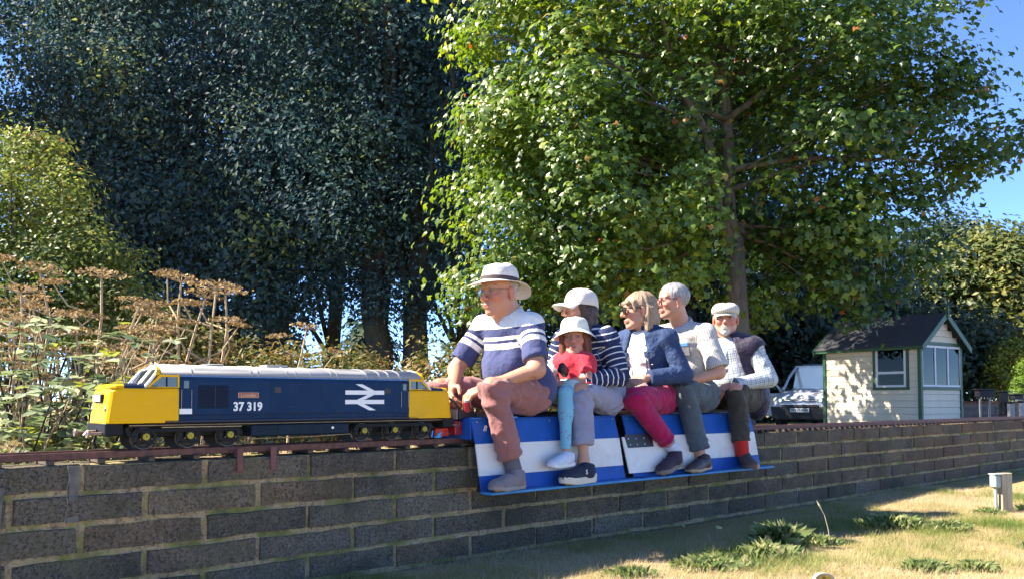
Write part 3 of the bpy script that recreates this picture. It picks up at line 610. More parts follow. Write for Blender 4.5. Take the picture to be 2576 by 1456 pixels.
# ---------------------------------------------------------------- shaded trees on the left
MDARKBARK = bark('dark_tree_bark', (.03, .027, .024), (.075, .068, .06))
def dark_tree(px, Y, ells, ntr, nclump, per, lsz, label, mat, seed, trunk=(.28, 6.0), base_off=((0, 0),), sig=.45, group='tall shaded trees behind the train', kind='oval', nbr=12):
    rng = np.random.default_rng(seed); b = at(px, 1000, Y); root = empty('broadleaf_tree', (b[0], b[1], 0), 0, label, 'tree', group); O = np.array([b[0], b[1], 0.0])
    E = [(np.array(at(e[0], e[1], Y + e[4])) - O, (e[2], e[5] if len(e) > 5 else e[2] * .8, e[3])) for e in ells]
    P, D = inhull(rng, E, nclump, .45); P = P[P[:, 2] > .6]; D = D[:len(P)]
    C, N = clump_leaves(rng, P, D, per, sig, .35, .6, .7); C[:, 2] -= np.abs(rng.normal(size=len(C))) * .12; n = len(C)
    ct = rng.normal(size=len(P)) * .14 + (rng.random(len(P)) < .10) * .35; tone = np.clip(.42 + .25 * vnoise(C * .6, seed) + np.repeat(ct, per) + rng.normal(size=n) * .12, 0, 1)  # some clumps get a brighter yellow-green: sunlit patches put into the leaf colour
    cr, _ = leaves('crown', C, N, rng.uniform(lsz * .6, lsz * 1.1, n) * np.repeat(rng.uniform(.7, 1.25, len(P)), per), kind, mat, root, tone, rng); tag(cr, kind='stuff')
    for (dx, dy) in base_off:
        m = MB(); h = trunk[1]; P0 = [(dx, dy, -.1)] + [(dx * (1 + .5 * t) + rng.normal() * .06, dy + rng.normal() * .06, h * t) for t in (.12, .25, .4, .6, .8, 1)]
        m.tube(P0, [trunk[0] * k for k in (1.15, 1, .92, .85, .7, .5, .22)], 12); m.build('trunk', MDARKBARK, root, True, fixn=False)
        hs = P[rng.choice(len(P), min(nbr, len(P)), replace=False)]
        for q in hs:
            s_ = np.array(P0[int(rng.integers(2, 6))]); m = MB(); limb(m, s_, q, trunk[0] * .35, .02, rng, .1, 7, 6); m.build('branch', MDARKBARK, root, True, fixn=False)
    return root
def build_left_trees():
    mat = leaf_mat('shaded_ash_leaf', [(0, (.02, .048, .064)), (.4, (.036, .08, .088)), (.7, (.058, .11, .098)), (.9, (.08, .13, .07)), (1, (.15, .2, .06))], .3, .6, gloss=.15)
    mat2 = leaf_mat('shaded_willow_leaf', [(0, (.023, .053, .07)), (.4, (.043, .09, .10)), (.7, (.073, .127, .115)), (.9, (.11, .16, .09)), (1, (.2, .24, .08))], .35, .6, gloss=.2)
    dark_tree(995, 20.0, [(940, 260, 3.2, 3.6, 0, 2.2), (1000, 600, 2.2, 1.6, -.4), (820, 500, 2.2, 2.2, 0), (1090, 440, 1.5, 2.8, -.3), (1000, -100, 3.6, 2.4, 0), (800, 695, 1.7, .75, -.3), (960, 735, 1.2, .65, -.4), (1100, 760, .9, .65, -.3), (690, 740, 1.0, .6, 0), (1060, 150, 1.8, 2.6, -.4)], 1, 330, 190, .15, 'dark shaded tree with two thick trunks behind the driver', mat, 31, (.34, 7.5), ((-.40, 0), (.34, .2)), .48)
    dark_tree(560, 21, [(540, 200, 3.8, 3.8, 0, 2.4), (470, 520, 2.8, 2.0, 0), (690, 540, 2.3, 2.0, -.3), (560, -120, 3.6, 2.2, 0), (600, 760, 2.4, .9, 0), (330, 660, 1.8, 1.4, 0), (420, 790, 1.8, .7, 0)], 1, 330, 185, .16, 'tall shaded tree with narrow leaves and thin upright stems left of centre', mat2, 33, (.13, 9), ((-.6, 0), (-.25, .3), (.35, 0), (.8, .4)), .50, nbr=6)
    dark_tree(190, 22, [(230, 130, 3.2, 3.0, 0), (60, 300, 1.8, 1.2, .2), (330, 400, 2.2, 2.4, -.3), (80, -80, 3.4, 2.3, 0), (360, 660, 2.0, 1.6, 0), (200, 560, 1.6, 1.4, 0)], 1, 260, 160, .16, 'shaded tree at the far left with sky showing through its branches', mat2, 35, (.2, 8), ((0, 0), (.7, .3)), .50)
    for k_, (px_, lab_) in enumerate(((330, 'farther dark tree behind the leftmost shaded tree'), (700, 'farther dark tree filling the gap left of the twin trunks'), (1040, 'farther dark tree behind the twin trunks'))):
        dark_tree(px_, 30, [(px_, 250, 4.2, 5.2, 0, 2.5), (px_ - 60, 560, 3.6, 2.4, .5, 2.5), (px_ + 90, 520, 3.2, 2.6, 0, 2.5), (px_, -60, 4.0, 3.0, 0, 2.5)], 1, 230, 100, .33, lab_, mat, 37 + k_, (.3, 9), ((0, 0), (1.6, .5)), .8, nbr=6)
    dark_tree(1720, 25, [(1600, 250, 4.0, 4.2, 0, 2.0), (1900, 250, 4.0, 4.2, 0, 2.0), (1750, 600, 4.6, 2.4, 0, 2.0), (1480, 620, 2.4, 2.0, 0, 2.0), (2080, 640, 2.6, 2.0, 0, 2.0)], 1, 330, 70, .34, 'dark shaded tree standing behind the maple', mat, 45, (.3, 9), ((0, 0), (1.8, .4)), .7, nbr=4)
    # trees beyond the left edge of the picture that keep the row in shade
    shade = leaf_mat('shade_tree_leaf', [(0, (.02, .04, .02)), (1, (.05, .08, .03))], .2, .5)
    for i, (X, Y) in enumerate(((-17.0, 16.8), (-18.6, 20.5), (-21.5, 24.0))):
        rng = np.random.default_rng(50 + i); root = empty('broadleaf_tree', (X, Y, 0), 0, ('leafy tree outside the left edge, nearest the bank', 'leafy tree outside the left edge, behind the nearest one', 'leafy tree outside the left edge, farthest back', 'leafy tree outside the left edge, behind the sky gap')[i], 'tree', 'trees beyond the left edge')
        E = [(np.array((0, 0, 7.5)), (3.2, 2.8, 4.8)), (np.array((.5, .5, 12)), (2.4, 2.4, 3))]; P, D = inhull(rng, E, 190, .5); C, N = clump_leaves(rng, P, D, 30, .45, .4, .6); cr, _ = leaves('crown', C, N, rng.uniform(.25, .45, len(C)), 'oval' if False else 'quad', shade, root, None, rng); tag(cr, kind='stuff')
        MB().tube([(0, 0, -.1), (.05, 0, 3), (.1, .1, 7), (.2, .1, 11)], [.3, .25, .18, .06], 10).build('trunk', MDARKBARK, root, True, fixn=False)
build_left_trees()
# ---------------------------------------------------------------- sunlit hawthorn, hedge bushes, right background
def bush(name, cat, label, px, Y, ells, nclump, per, lsz, mat, seed, sig=.16, kind='oval', group=None, stems=8, bkm=None, up=.8, tonefn=None):
    rng = np.random.default_rng(seed); b = at(px, 1000, Y); root = empty(name, (b[0], b[1], 0), 0, label, cat, group); O = np.array([b[0], b[1], 0.0])
    E = [(np.array(at(e[0], e[1], Y + e[4])) - O, (e[2], e[5] if len(e) > 5 else e[2] * .8, e[3])) for e in ells]
    P, D = inhull(rng, E, nclump, .45); k = P[:, 2] > .03; P, D = P[k], D[k]; C, N = clump_leaves(rng, P, D, per, sig, .4, up, .7); C[:, 2] = np.maximum(C[:, 2], .02); n = len(C)
    tone = np.clip(.5 + .25 * vnoise(C * 1.3, seed) + rng.normal(size=n) * .18, 0, 1)
    if tonefn is not None: tone = tonefn(C, tone, rng)
    cr, _ = leaves('foliage', C, N, rng.uniform(lsz * .7, lsz * 1.3, n), kind, mat, root, tone, rng); tag(cr, kind='stuff')
    for i in range(stems):
        m = MB(); q = P[int(rng.integers(len(P)))]; limb(m, (rng.normal() * .12, rng.normal() * .12, 0), q, .02 * max(1, E[0][1][2]), .005, rng, .1, 6, 5); m.build('stem', bkm or MDARKBARK, root, True, fixn=False)
    return root
def build_bushes():
    haw = leaf_mat('hawthorn_leaf', [(0, (.04, .065, .018)), (.35, (.09, .135, .03)), (.65, (.17, .21, .05)), (.88, (.28, .29, .08)), (1, (.32, .18, .06))], .35, .5)
    bush('hawthorn_bush', 'bush', 'tall sunlit yellow green hawthorn at the left edge', 70, 8.6, [(30, 590, .8, .7, 0), (120, 690, .8, .6, -.2), (200, 600, .4, .35, -.1), (20, 800, 1.1, .6, -.2), (30, 450, .35, .3, 0), (270, 720, .4, .3, -.1), (250, 800, .6, .4, -.1), (-90, 600, .7, .9, 0), (180, 480, .15, .4, 0), (110, 540, .5, .25, .1), (330, 780, .35, .25, 0), (90, 400, .08, .25, 0, .1), (150, 455, .08, .2, 0, .1), (235, 560, .16, .12, 0, .15), (310, 660, .22, .1, 0, .15), (255, 640, .2, .12, 0, .15), (20, 340, .1, .25, 0, .1), (200, 520, .07, .22, 0, .1), (350, 720, .2, .1, 0, .15), (60, 380, .2, .1, 0, .12)], 360, 80, .052, haw, 41, .13, stems=22)
    m = bush('hawthorn_bush', 'bush', 'arching sunlit hawthorn spray above the left bush', 90, 9.6, [(110, 365, .42, .16, 0, .3), (30, 400, .5, .2, 0, .3), (175, 480, .2, .3, 0, .2)], 60, 60, .06, haw, 42, .11, stems=6)
    scr = leaf_mat('scrub_leaf', [(0, (.03, .045, .014)), (.3, (.07, .09, .022)), (.55, (.15, .15, .035)), (.75, (.24, .16, .06)), (1, (.30, .15, .06))], .3, .6)
    spots = [(300, 8.3, 800, .55), (420, 8.1, 850, .5), (520, 8.4, 870, .45), (640, 8.0, 915, .45), (740, 8.3, 938, .42), (850, 8.1, 940, .42), (930, 8.5, 930, .4), (1095, 8.6, 935, .42), (1180, 8.4, 915, .4), (1290, 8.6, 930, .4), (1420, 8.8, 950, .4)]
    labs = ['scrubby bush behind the loco cab', 'tangled scrub bush left of the grey roof', 'brownish scrub bush above the loco number', 'brown and green scrub above the front roof panels', 'low scrub bush below the bright gap in the trees', 'green scrub bush left of the twin trunks', 'low scrub right at the foot of the twin trunks', 'sunlit scrub bush beside the driver and the trunks', 'scrub bush behind the arm of the driver', 'scrub bush hidden behind the driver', 'scrub bush behind the child']
    for i, (px, Y, py, rx) in enumerate(spots):
        z = at(px, py, Y)[2]; bush('scrub_bush', 'bush', labs[i], px, Y, [(px, (py + 1060) / 2, rx, z * .52, 0, .5), (px + 20, py + 30, rx * .6, z * .25, 0, .4)], 60, 46, .06, scr, 60 + i, .11, group='scrub bushes along the bank', stems=5, kind='oval' if i % 3 else 'lance')
    # right-hand background
    dkl = leaf_mat('far_left_hedge_leaf', [(0, (.016, .036, .04)), (.5, (.035, .07, .06)), (1, (.09, .13, .06))], .3, .6, gloss=.15)
    for k_, (px_, rx_, py_, lab_) in enumerate(((420, 3.6, 790, 'far dark hedge behind the hogweed on the left'), (640, 1.7, 800, 'far dark hedge left of the bright gap'), (925, .75, 830, 'narrow far hedge bush between the two bright gaps'), (1230, 1.5, 800, 'far dark hedge behind the driver'))):
        z_ = at(px_, py_, 36)[2]; bush('far_hedge', 'hedge', lab_, px_, 36, [(px_, (py_ + 1005) / 2, rx_, z_ * .6, 0, 1.2)], int(60 * rx_ + 30), 60, .3, dkl, 170 + k_, .5, stems=3, group='far hedge beyond the trees')
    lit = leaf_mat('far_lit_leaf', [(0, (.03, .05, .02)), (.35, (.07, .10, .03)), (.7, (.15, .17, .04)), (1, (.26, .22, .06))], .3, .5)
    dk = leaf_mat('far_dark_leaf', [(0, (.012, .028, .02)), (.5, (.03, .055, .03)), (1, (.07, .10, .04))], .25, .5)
    bush('hedgerow_tree', 'tree', 'dense sunlit tree behind the shed at the right edge', 2480, 32, [(2480, 800, 3.0, 3.2, 0), (2560, 720, 2.4, 2.2, 0), (2400, 760, 2.0, 2.2, .5), (2500, 640, 1.4, 1.0, 0)], 520, 60, .24, lit, 71, .42, stems=5)
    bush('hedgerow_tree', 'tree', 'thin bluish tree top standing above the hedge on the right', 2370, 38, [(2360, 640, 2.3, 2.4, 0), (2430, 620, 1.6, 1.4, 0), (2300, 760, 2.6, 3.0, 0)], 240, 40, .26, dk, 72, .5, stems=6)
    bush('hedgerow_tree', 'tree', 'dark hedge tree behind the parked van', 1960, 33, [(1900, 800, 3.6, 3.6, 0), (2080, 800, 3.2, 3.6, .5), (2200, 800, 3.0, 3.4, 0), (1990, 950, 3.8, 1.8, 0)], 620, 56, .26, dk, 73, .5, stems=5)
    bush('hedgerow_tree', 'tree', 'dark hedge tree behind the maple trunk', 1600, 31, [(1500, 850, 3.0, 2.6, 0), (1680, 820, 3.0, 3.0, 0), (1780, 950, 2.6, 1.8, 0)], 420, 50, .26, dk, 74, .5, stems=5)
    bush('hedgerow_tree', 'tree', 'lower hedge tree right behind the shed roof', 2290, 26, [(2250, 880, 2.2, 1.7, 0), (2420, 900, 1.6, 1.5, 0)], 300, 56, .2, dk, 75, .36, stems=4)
    gold = leaf_mat('golden_shrub_leaf', [(0, (.08, .11, .02)), (.4, (.19, .22, .03)), (.75, (.34, .33, .05)), (1, (.42, .3, .08))], .35, .55)
    bush('garden_shrub', 'shrub', 'yellow green upright shrub right of the shed window', 2540, 24.5, [(2535, 930, .55, .85, 0), (2545, 880, .4, .4, 0)], 90, 60, .1, gold, 76, .15, stems=5)
    bush('garden_shrub', 'shrub', 'rounded dark green shrub beside the yellow one', 2485, 25, [(2485, 950, .45, .6, 0)], 60, 60, .09, dk, 77, .13, stems=4)
    bush('garden_shrub', 'shrub', 'low yellowish shrub next to the shed corner', 2445, 25.5, [(2445, 955, .45, .5, 0)], 60, 50, .1, gold, 78, .15, stems=4)
    bush('conical_conifer', 'shrub', 'bright green conical conifer cut by the right edge', 2572, 22, [(2574, 985, .42, .35, 0), (2574, 950, .3, .35, 0), (2575, 920, .17, .25, 0)], 90, 70, .07, leaf_mat('conifer_leaf', [(0, (.05, .10, .015)), (.6, (.14, .24, .03)), (1, (.24, .32, .05))], .3, .5), 79, .07, kind='lance', stems=2)
build_bushes()
# ---------------------------------------------------------------- dead hogweed, brambles and undergrowth on the near bank
def build_bank():
    dry = NT('dry_stalk'); n = dry.noise(1, 4, .6, dry.coord('Object', (30, 30, 4))); dry.set(col=dry.ramp(n, [(.3, (.30, .2, .11)), (.7, (.55, .43, .27))]), rough=.85, spec=.2); DRY = dry.m
    seed = leaf_mat('dry_umbel_seed', [(0, (.12, .075, .035)), (.5, (.28, .185, .085)), (1, (.44, .33, .18))], .2, .8)
    rr = random.Random(17); rng = np.random.default_rng(91)
    variants = []
    def umbel(m, C, D, r, seeds):
        D = unit(D); a = np.array([1, 0, 0.]) - D * D[0]; a = unit(a); b = np.cross(D, a); k = 16
        for i in range(k):
            th = 2 * math.pi * i / k + rr.uniform(-.1, .1); rad = r * (1 if i % 2 else .55); q = C + (a * math.cos(th) + b * math.sin(th)) * rad + D * (r * .42 - .22 * rad * rad / r); m.tube([C, C * .5 + q * .5 + D * r * .06, q], [.0016, .0013, .001], 4, False)
            for j in range(7): seeds.append(q + rng.normal(size=3) * np.array([1, 1, .35]) * r * .11)
    for v in range(5):
        m = MB(); sd = []; h = 1.0; lean = rr.uniform(-.16, .16); P = [np.array((lean * t * t + rr.uniform(-.01, .01), rr.uniform(-.02, .02) * t, h * t)) for t in np.linspace(0, 1, 7)]; m.tube(P, [.010, .009, .0085, .008, .007, .006, .0045], 6)
        umbel(m, P[-1], (rr.uniform(-.25, .25), rr.uniform(-.2, .2), 1), rr.uniform(.07, .10), sd)
        for j in (3, 4, 5):
            d = np.array((rr.choice((-1, 1)) * rr.uniform(.12, .22), rr.uniform(-.14, .14), rr.uniform(.06, .22))); q = P[j] + d; m.tube([P[j], P[j] + d * .5 + np.array((d[0] * .2, 0, -.02)), q], [.005, .004, .003], 5); umbel(m, q, d * .4 + np.array((0, 0, .8)), rr.uniform(.045, .075), sd)
        variants.append((m.mesh('stalk', DRY), np.array(sd)))
    smesh = []
    T, F = leaf_T('oval')
    for st, sd in variants:
        nrm = rng.normal(size=(len(sd), 3)); nrm[:, 2] += .6; o, _ = leaves('umbel_seeds', sd, nrm, rng.uniform(.008, .016, len(sd)), 'quad', seed, None, None, rng); me = o.data; bpy.data.objects.remove(o); smesh.append(me)
    spots = [(42, 738, 5.6), (200, 692, 6.2), (248, 700, 6.0), (20, 805, 4.9), (110, 795, 5.2), (165, 760, 5.8), (268, 765, 5.6), (300, 830, 5.4), (232, 845, 4.7), (352, 800, 6.3), (390, 860, 5.8), (430, 745, 6.2), (475, 712, 6.4), (522, 730, 6.0), (556, 742, 6.3), (455, 860, 5.5), (300, 900, 4.6), (70, 880, 4.6), (5, 900, 4.5), (150, 890, 4.6), (705, 825, 6.8), (215, 920, 4.4), (90, 850, 5.2), (130, 930, 4.4)]
    ORD = ['first', 'second', 'third', 'fourth', 'fifth', 'sixth', 'seventh', 'eighth', 'ninth', 'tenth', 'eleventh', 'twelfth', 'thirteenth', 'fourteenth', 'fifteenth', 'sixteenth', 'seventeenth', 'eighteenth', 'nineteenth', 'twentieth', 'twenty-first', 'twenty-second', 'twenty-third', 'twenty-fourth', 'twenty-fifth', 'twenty-sixth', 'twenty-seventh', 'twenty-eighth', 'twenty-ninth', 'thirtieth', 'thirty-first', 'thirty-second', 'thirty-third', 'thirty-fourth']
    G = 'dead hogweed along the bank'; spots = sorted(spots)
    for i, (px, py, Y) in enumerate(spots):
        hd = at(px, py, Y); v = i % 5; s = hd[2]; lx = variants[v][0]; lab = 'dry hogweed with flat brown seed heads, ' + ORD[i] + ' stalk from the left edge'
        if px > 690: lab = 'lone short hogweed stalk farthest right, above the loco roof'
        e = empty('dead_hogweed', (hd[0] - rr.uniform(-.1, .1), Y, 0), rr.uniform(-.7, .7) + (math.pi if rr.random() < .5 else 0), lab, 'dead plant', G)
        e.scale = (s * rr.uniform(.85, 1.1), s, s); o = mobj('stalk', lx, e); q = mobj('umbel_seeds', smesh[v], e); q['kind'] = 'stuff'
    # leaning dry canes
    canes = sorted(rr.uniform(-20, 540) for _ in range(34))
    for i, px in enumerate(canes):
        Y = rr.uniform(4.3, 5.6); b = at(px, 1080, Y); L = rr.uniform(.6, 1.2); a = rr.gauss(.3, .28); c = MB(); P = [np.array((b[0] + math.sin(a) * L * t + rr.uniform(-.01, .01), Y + rr.uniform(-.02, .02), .0 + L * math.cos(a) * t)) for t in np.linspace(0, 1, 6)]
        while min(((np.array(P[k][:2]) - W0) @ TM) for k in (0, -1)) < .33: P = [p + np.array((TM[0], TM[1], 0)) * .1 for p in P]
        c.tube([p - P[0] for p in P], [.007, .006, .006, .005, .004, .003], 5); o = c.build('dry_cane', DRY, None, True, fixn=False, loc=tuple(P[0])); tag(o, 'bare dry plant stem leaning on the bank, ' + ORD[i] + ' from the left edge', 'stem', 'bare dry stems on the bank')
    # brambles: arching stems with pale leaflets, each leaf its own part
    bl = leaf_mat('bramble_leaf', [(0, (.06, .10, .04)), (.4, (.2, .26, .13)), (.7, (.42, .46, .3)), (.9, (.28, .32, .06)), (1, (.4, .38, .05))], .3, .35, gloss=.7)
    T, F = leaf_T('bramble'); lm = []
    for t_ in (.1, .3, .45, .6, .7, .92):
        me = bpy.data.meshes.new('leaf'); V = T.copy(); V[:, 0] *= 1.25; me.from_pydata(V.tolist(), [], F.tolist()); a = me.attributes.new('rnd', 'FLOAT', 'POINT'); a.data.foreach_set('value', np.full(len(T), t_, np.float32)); me.materials.append(bl); lm.append(me)
    bs = [(-10, 830, 4.6, 'tall bramble cut by the left edge'), (90, 820, 4.8, 'tall leafy bramble among the left hogweed'), (60, 900, 4.2, 'nearest bramble at the left edge'), (150, 850, 4.3, 'pale-leaved bramble arching left of the loco'), (210, 930, 4.25, 'bramble just in front of the loco nose'), (100, 1000, 3.95, 'low bramble by the left end of the rails'), (20, 980, 3.8, 'bramble in the bottom left corner of the bank'), (180, 1040, 4.0, 'low bramble beside the buffers'), (330, 950, 4.9, 'bramble behind the cab roof'), (450, 930, 5.2, 'bramble behind the front roof panels'), (250, 850, 4.7, 'tall bramble between the hogweed stalks')]
    for i, (px, py, Y, lab) in enumerate(bs):
        h = at(px, py, Y); e = empty('bramble', (h[0], Y, 0), 0, lab, 'bramble'); 
        if (np.array([h[0], Y]) - W0) @ TM < .4: e.location = (h[0] - .25, Y + .3, 0)
        for k in range(5):
            a = rr.uniform(0, 6.28); L = rr.uniform(.25, .5); P = [np.array((math.cos(a) * L * t, math.sin(a) * L * t * .6, h[2] * (1.25 * t - .35 * t * t) * rr.uniform(.97, 1.03) / .9)) for t in np.linspace(0, 1, 8)]
            MB().tube(P, [.006, .006, .005, .005, .004, .004, .003, .002], 5).build('stem', DRY if k % 2 else MDARKBARK, e, True, fixn=False)
            for j in range(2, 8):
                for w in range(rr.randint(1, 2)):
                    th = rr.uniform(0, 6.28); c = P[j] + np.array((math.cos(th), math.sin(th), rr.uniform(-.2, .3))) * .05; sz = rr.uniform(.06, .105); q = rr.choice(lm)
                    for dth, sc in ((0, 1), (1.15, .85), (-1.15, .85)):
                        o = mobj('leaf', q, e, tuple(c)); o.scale = (sz * sc,) * 3; o.rotation_euler = (rr.uniform(-.5, .3), rr.uniform(-.3, .3), th - math.pi / 2 + dth)
    # undergrowth that fills the bank behind the rails: nobody could count it
    n = 26000; u = rng.uniform(-1.4, 2.1, n); v = rng.uniform(.27, 3.0, n); xy = W0 + u[:, None] * TD + v[:, None] * TM
    hmax = np.where(v < .6, .42, .62) + .22 * vnoise(np.stack([xy[:, 0] * 2, xy[:, 1] * 2, np.zeros(n)], 1), 8); hmax = np.where(u > .2, hmax * np.clip(1.25 - .35 * u, .55, 1), hmax); z = hmax * rng.random(n) ** .7; C = np.stack([xy[:, 0], xy[:, 1], np.maximum(z, .01)], 1)
    N = rng.normal(size=(n, 3)) * .7; N[:, 2] += .7; ug = leaf_mat('undergrowth_leaf', [(0, (.035, .05, .016)), (.35, (.08, .10, .03)), (.6, (.16, .17, .06)), (.78, (.26, .2, .1)), (1, (.34, .25, .14))], .3, .6)
    tone = np.clip(.5 + .3 * vnoise(C * 3, 12) + rng.normal(size=n) * .2, 0, 1); o, _ = leaves('undergrowth', C, N, rng.uniform(.03, .075, n), 'oval', ug, None, tone, rng); tag(o, 'tangle of brown and green undergrowth on the bank behind the rails', 'undergrowth', kind='stuff')
    n = 5000; u = rng.uniform(-1.3, 2.2, n); v = rng.uniform(.25, 2.6, n); xy = W0 + u[:, None] * TD + v[:, None] * TM; L = rng.uniform(.25, .7, n); L = np.where(u > .3, L * .75, L); th = rng.normal(size=(n, 2)) * .35
    B = np.stack([xy[:, 0], xy[:, 1], np.zeros(n)], 1); Tp = B + np.stack([th[:, 0] * L, th[:, 1] * L * .5, L], 1); w = rng.uniform(.0015, .004, n)[:, None] * np.array([[1, .2, 0]])
    V = np.stack([B - w, B + w, Tp + w * .3, Tp - w * .3], 1).reshape(-1, 3); F_ = np.arange(n * 4).reshape(-1, 4); o = mesh_np('dry_stems', V, F_, leaf_mat('dry_stem_mat', [(0, (.16, .10, .05)), (.6, (.36, .26, .15)), (1, (.5, .4, .26))], .15, .8), None, False, {'rnd': np.repeat(rng.random(n), 4)}); tag(o, 'thin dry grass stems standing in the undergrowth', 'dry grass', kind='stuff')
build_bank()
# ---------------------------------------------------------------- lawn
def blades(name, B, L, lean, wid, rnd, mat, label, rng, parent=None, kind='stuff', loc=None, single=False):
    n = len(B); a = rng.uniform(0, 6.283, n); d = np.stack([np.cos(a), np.sin(a), np.zeros(n)], 1); side = np.stack([-np.sin(a), np.cos(a), np.zeros(n)], 1) * wid[:, None]; up = np.array([0, 0, 1.0])
    m = B + up * (L * .55)[:, None] + d * (L * lean * .35)[:, None]; t = B + up * (L * .9)[:, None] * np.clip(1 - lean * .45, .15, 1)[:, None] + d * (L * lean)[:, None]
    V = np.stack([B - side, B + side, m + side * .9, t], 1).reshape(-1, 3); k = np.arange(n)[:, None] * 4; F = np.concatenate([k + np.array([[0, 1, 2]]), k + np.array([[0, 2, 3]])])
    kk = 4
    if single: V = np.stack([B - side, B + side, t], 1).reshape(-1, 3); F = np.arange(n * 3).reshape(-1, 3); kk = 3
    o = mesh_np(name, V, F, mat, parent, False, {'rnd': np.repeat(rnd, kk)}, loc)
    if label: tag(o, label, 'grass', kind=kind)
    return o
def build_lawn():
    rng = np.random.default_rng(5)
    gm = leaf_mat('lawn_blade', [(0, (.09, .15, .03)), (.3, (.19, .24, .06)), (.5, (.32, .30, .14)), (.75, (.43, .34, .19)), (1, (.52, .43, .29))], .3, .7, gloss=.2)
    def patch(n, u0, u1, v0, v1, name, label, hmul=1.0):
        u = rng.uniform(u0, u1, n); v = rng.uniform(v0, v1, n); xy = W0 + u[:, None] * TD + v[:, None] * TM; q = np.stack([xy[:, 0], xy[:, 1], np.zeros(n)], 1)
        nz = fbm(q * 1.6, 4, 3) + .4 * vnoise(q * 6, 9) + .35 * vnoise(q * 22, 13); L = rng.uniform(.03, .08, n) * (1 + .6 * np.clip(nz, -.5, 1)) * hmul; tone = np.clip(.52 - .6 * nz + rng.normal(size=n) * .2, 0, 1); near = np.clip((v + .55) / .55, 0, 1) if v1 <= 0 else 0; tone = np.clip(tone + .2 * near, 0, 1)
        B = q.copy(); B[:, 2] = .025 * fbm(q * .6, 3) - .016; blades(name, B, L, rng.uniform(.3, 1.5, n), rng.uniform(.0007, .0013, n), tone, gm, label, rng, single=True)
    patch(230000, .9, 7.5, -2.3, -.005, 'lawn_grass', 'short dry yellowing lawn grass in front of the wall'); patch(60000, 7.5, 14, -3.6, -.005, 'lawn_grass', 'short dry lawn grass at the right end of the wall', 1.4)
    patch(26000, 4.2, 14, .3, 7, 'rough_grass', 'rough green grass strip behind the wall near the van', 2.2)
    tg = leaf_mat('tuft_blade', [(0, (.07, .12, .035)), (.45, (.15, .2, .07)), (.75, (.27, .29, .13)), (1, (.44, .38, .22))], .4, .5, gloss=.3)
    tufts = [(1.46, 4.62, .16, .20, 420, 'tall bright grass tuft nearest the wall on the lawn'), (1.28, 4.28, .22, .14, 480, 'broad grass tuft just in front of the tallest one'), (.98, 4.02, .25, .11, 520, 'wide low grass tuft at the bottom of the picture'), (.55, 3.85, .15, .08, 420, 'leftmost small grass tuft beside the shadow edge'), (2.45, 5.42, .24, .12, 620, 'green grass tuft inside the right-hand shadow'), (2.75, 5.28, .15, .09, 380, 'low tuft right of the shaded tuft'), (1.74, 4.72, .14, .09, 180, 'small tuft at the foot of the single seed stalk'), (3.38, 5.95, .13, .08, 340, 'small weed tuft left of the timber post'), (3.75, 6.1, .13, .08, 340, 'small weed tuft right of the timber post'), (1.95, 3.95, .13, .10, 320, 'thin dry tuft low on the right lawn'), (2.2, 4.0, .13, .08, 340, 'green tuft near the bottom right corner'), (2.9, 4.6, .14, .07, 320, 'low tuft near the right edge of the lawn')]
    for i, (x, y, r, h, n, lab) in enumerate(tufts):
        a = rng.uniform(0, 6.283, n); rad = r * rng.random(n) ** 1.1; B = np.stack([np.cos(a) * rad, np.sin(a) * rad * .6, np.full(n, -.012)], 1); L = h * rng.uniform(.45, 1.1, n) * (1 - .5 * (rad / r) ** 2); o = blades('grass_tuft', B, L, rng.uniform(.15, .8, n), rng.uniform(.001, .0022, n), np.clip(rng.normal(.5, .25, n), 0, 1), tg, None, rng, None, loc=(x, y, 0)); tag(o, lab, 'grass tuft', 'grass tufts on the lawn')
    dry = simple('dry_seed_stalk', (.5, .42, .28), .8)
    e = empty('seed_stalk', (1.77, 4.68, 0), 0, 'single tall dry grass seed stalk on the lawn', 'grass stalk'); MB().tube([(0, 0, 0), (-.01, 0, .08), (-.03, 0, .16), (-.07, 0, .235)], [.0022, .002, .0018, .0014], 5).build('stem', dry, e); MB().tube([(-.045, 0, .19), (-.058, 0, .215), (-.072, 0, .24)], [.002, .0055, .0015], 6).build('seed_head', dry, e)
    lm = simple('fallen_leaf_yellow', (.45, .42, .16), .6); 
    for (px, py, lab) in ((1808, 1335, 'small round pale yellow leaf lying in the wall shadow'), (1719, 1331, 'tiny pale leaf lying close to the wall foot'), (2330, 1220, 'small pale leaf near the right wall foot')):
        a, c = (px - 1288) / 2100, (917 - py) / 2100; p = R(2.4); ry = math.cos(p) - c * math.sin(p); rz = math.sin(p) + c * math.cos(p); k = -CAMZ / rz; o = MB().lathe([(0, .004), (.012, .006), (.02, .003), (.021, .001)], 10, cap=False).build('fallen_leaf', lm, None, True, loc=(a * k, ry * k, .022)); tag(o, lab, 'leaf'); o.scale = (1, .8, 1) if px == 1808 else (.5, .4, 1); o.rotation_euler = (.4, .1, 0)
build_lawn()
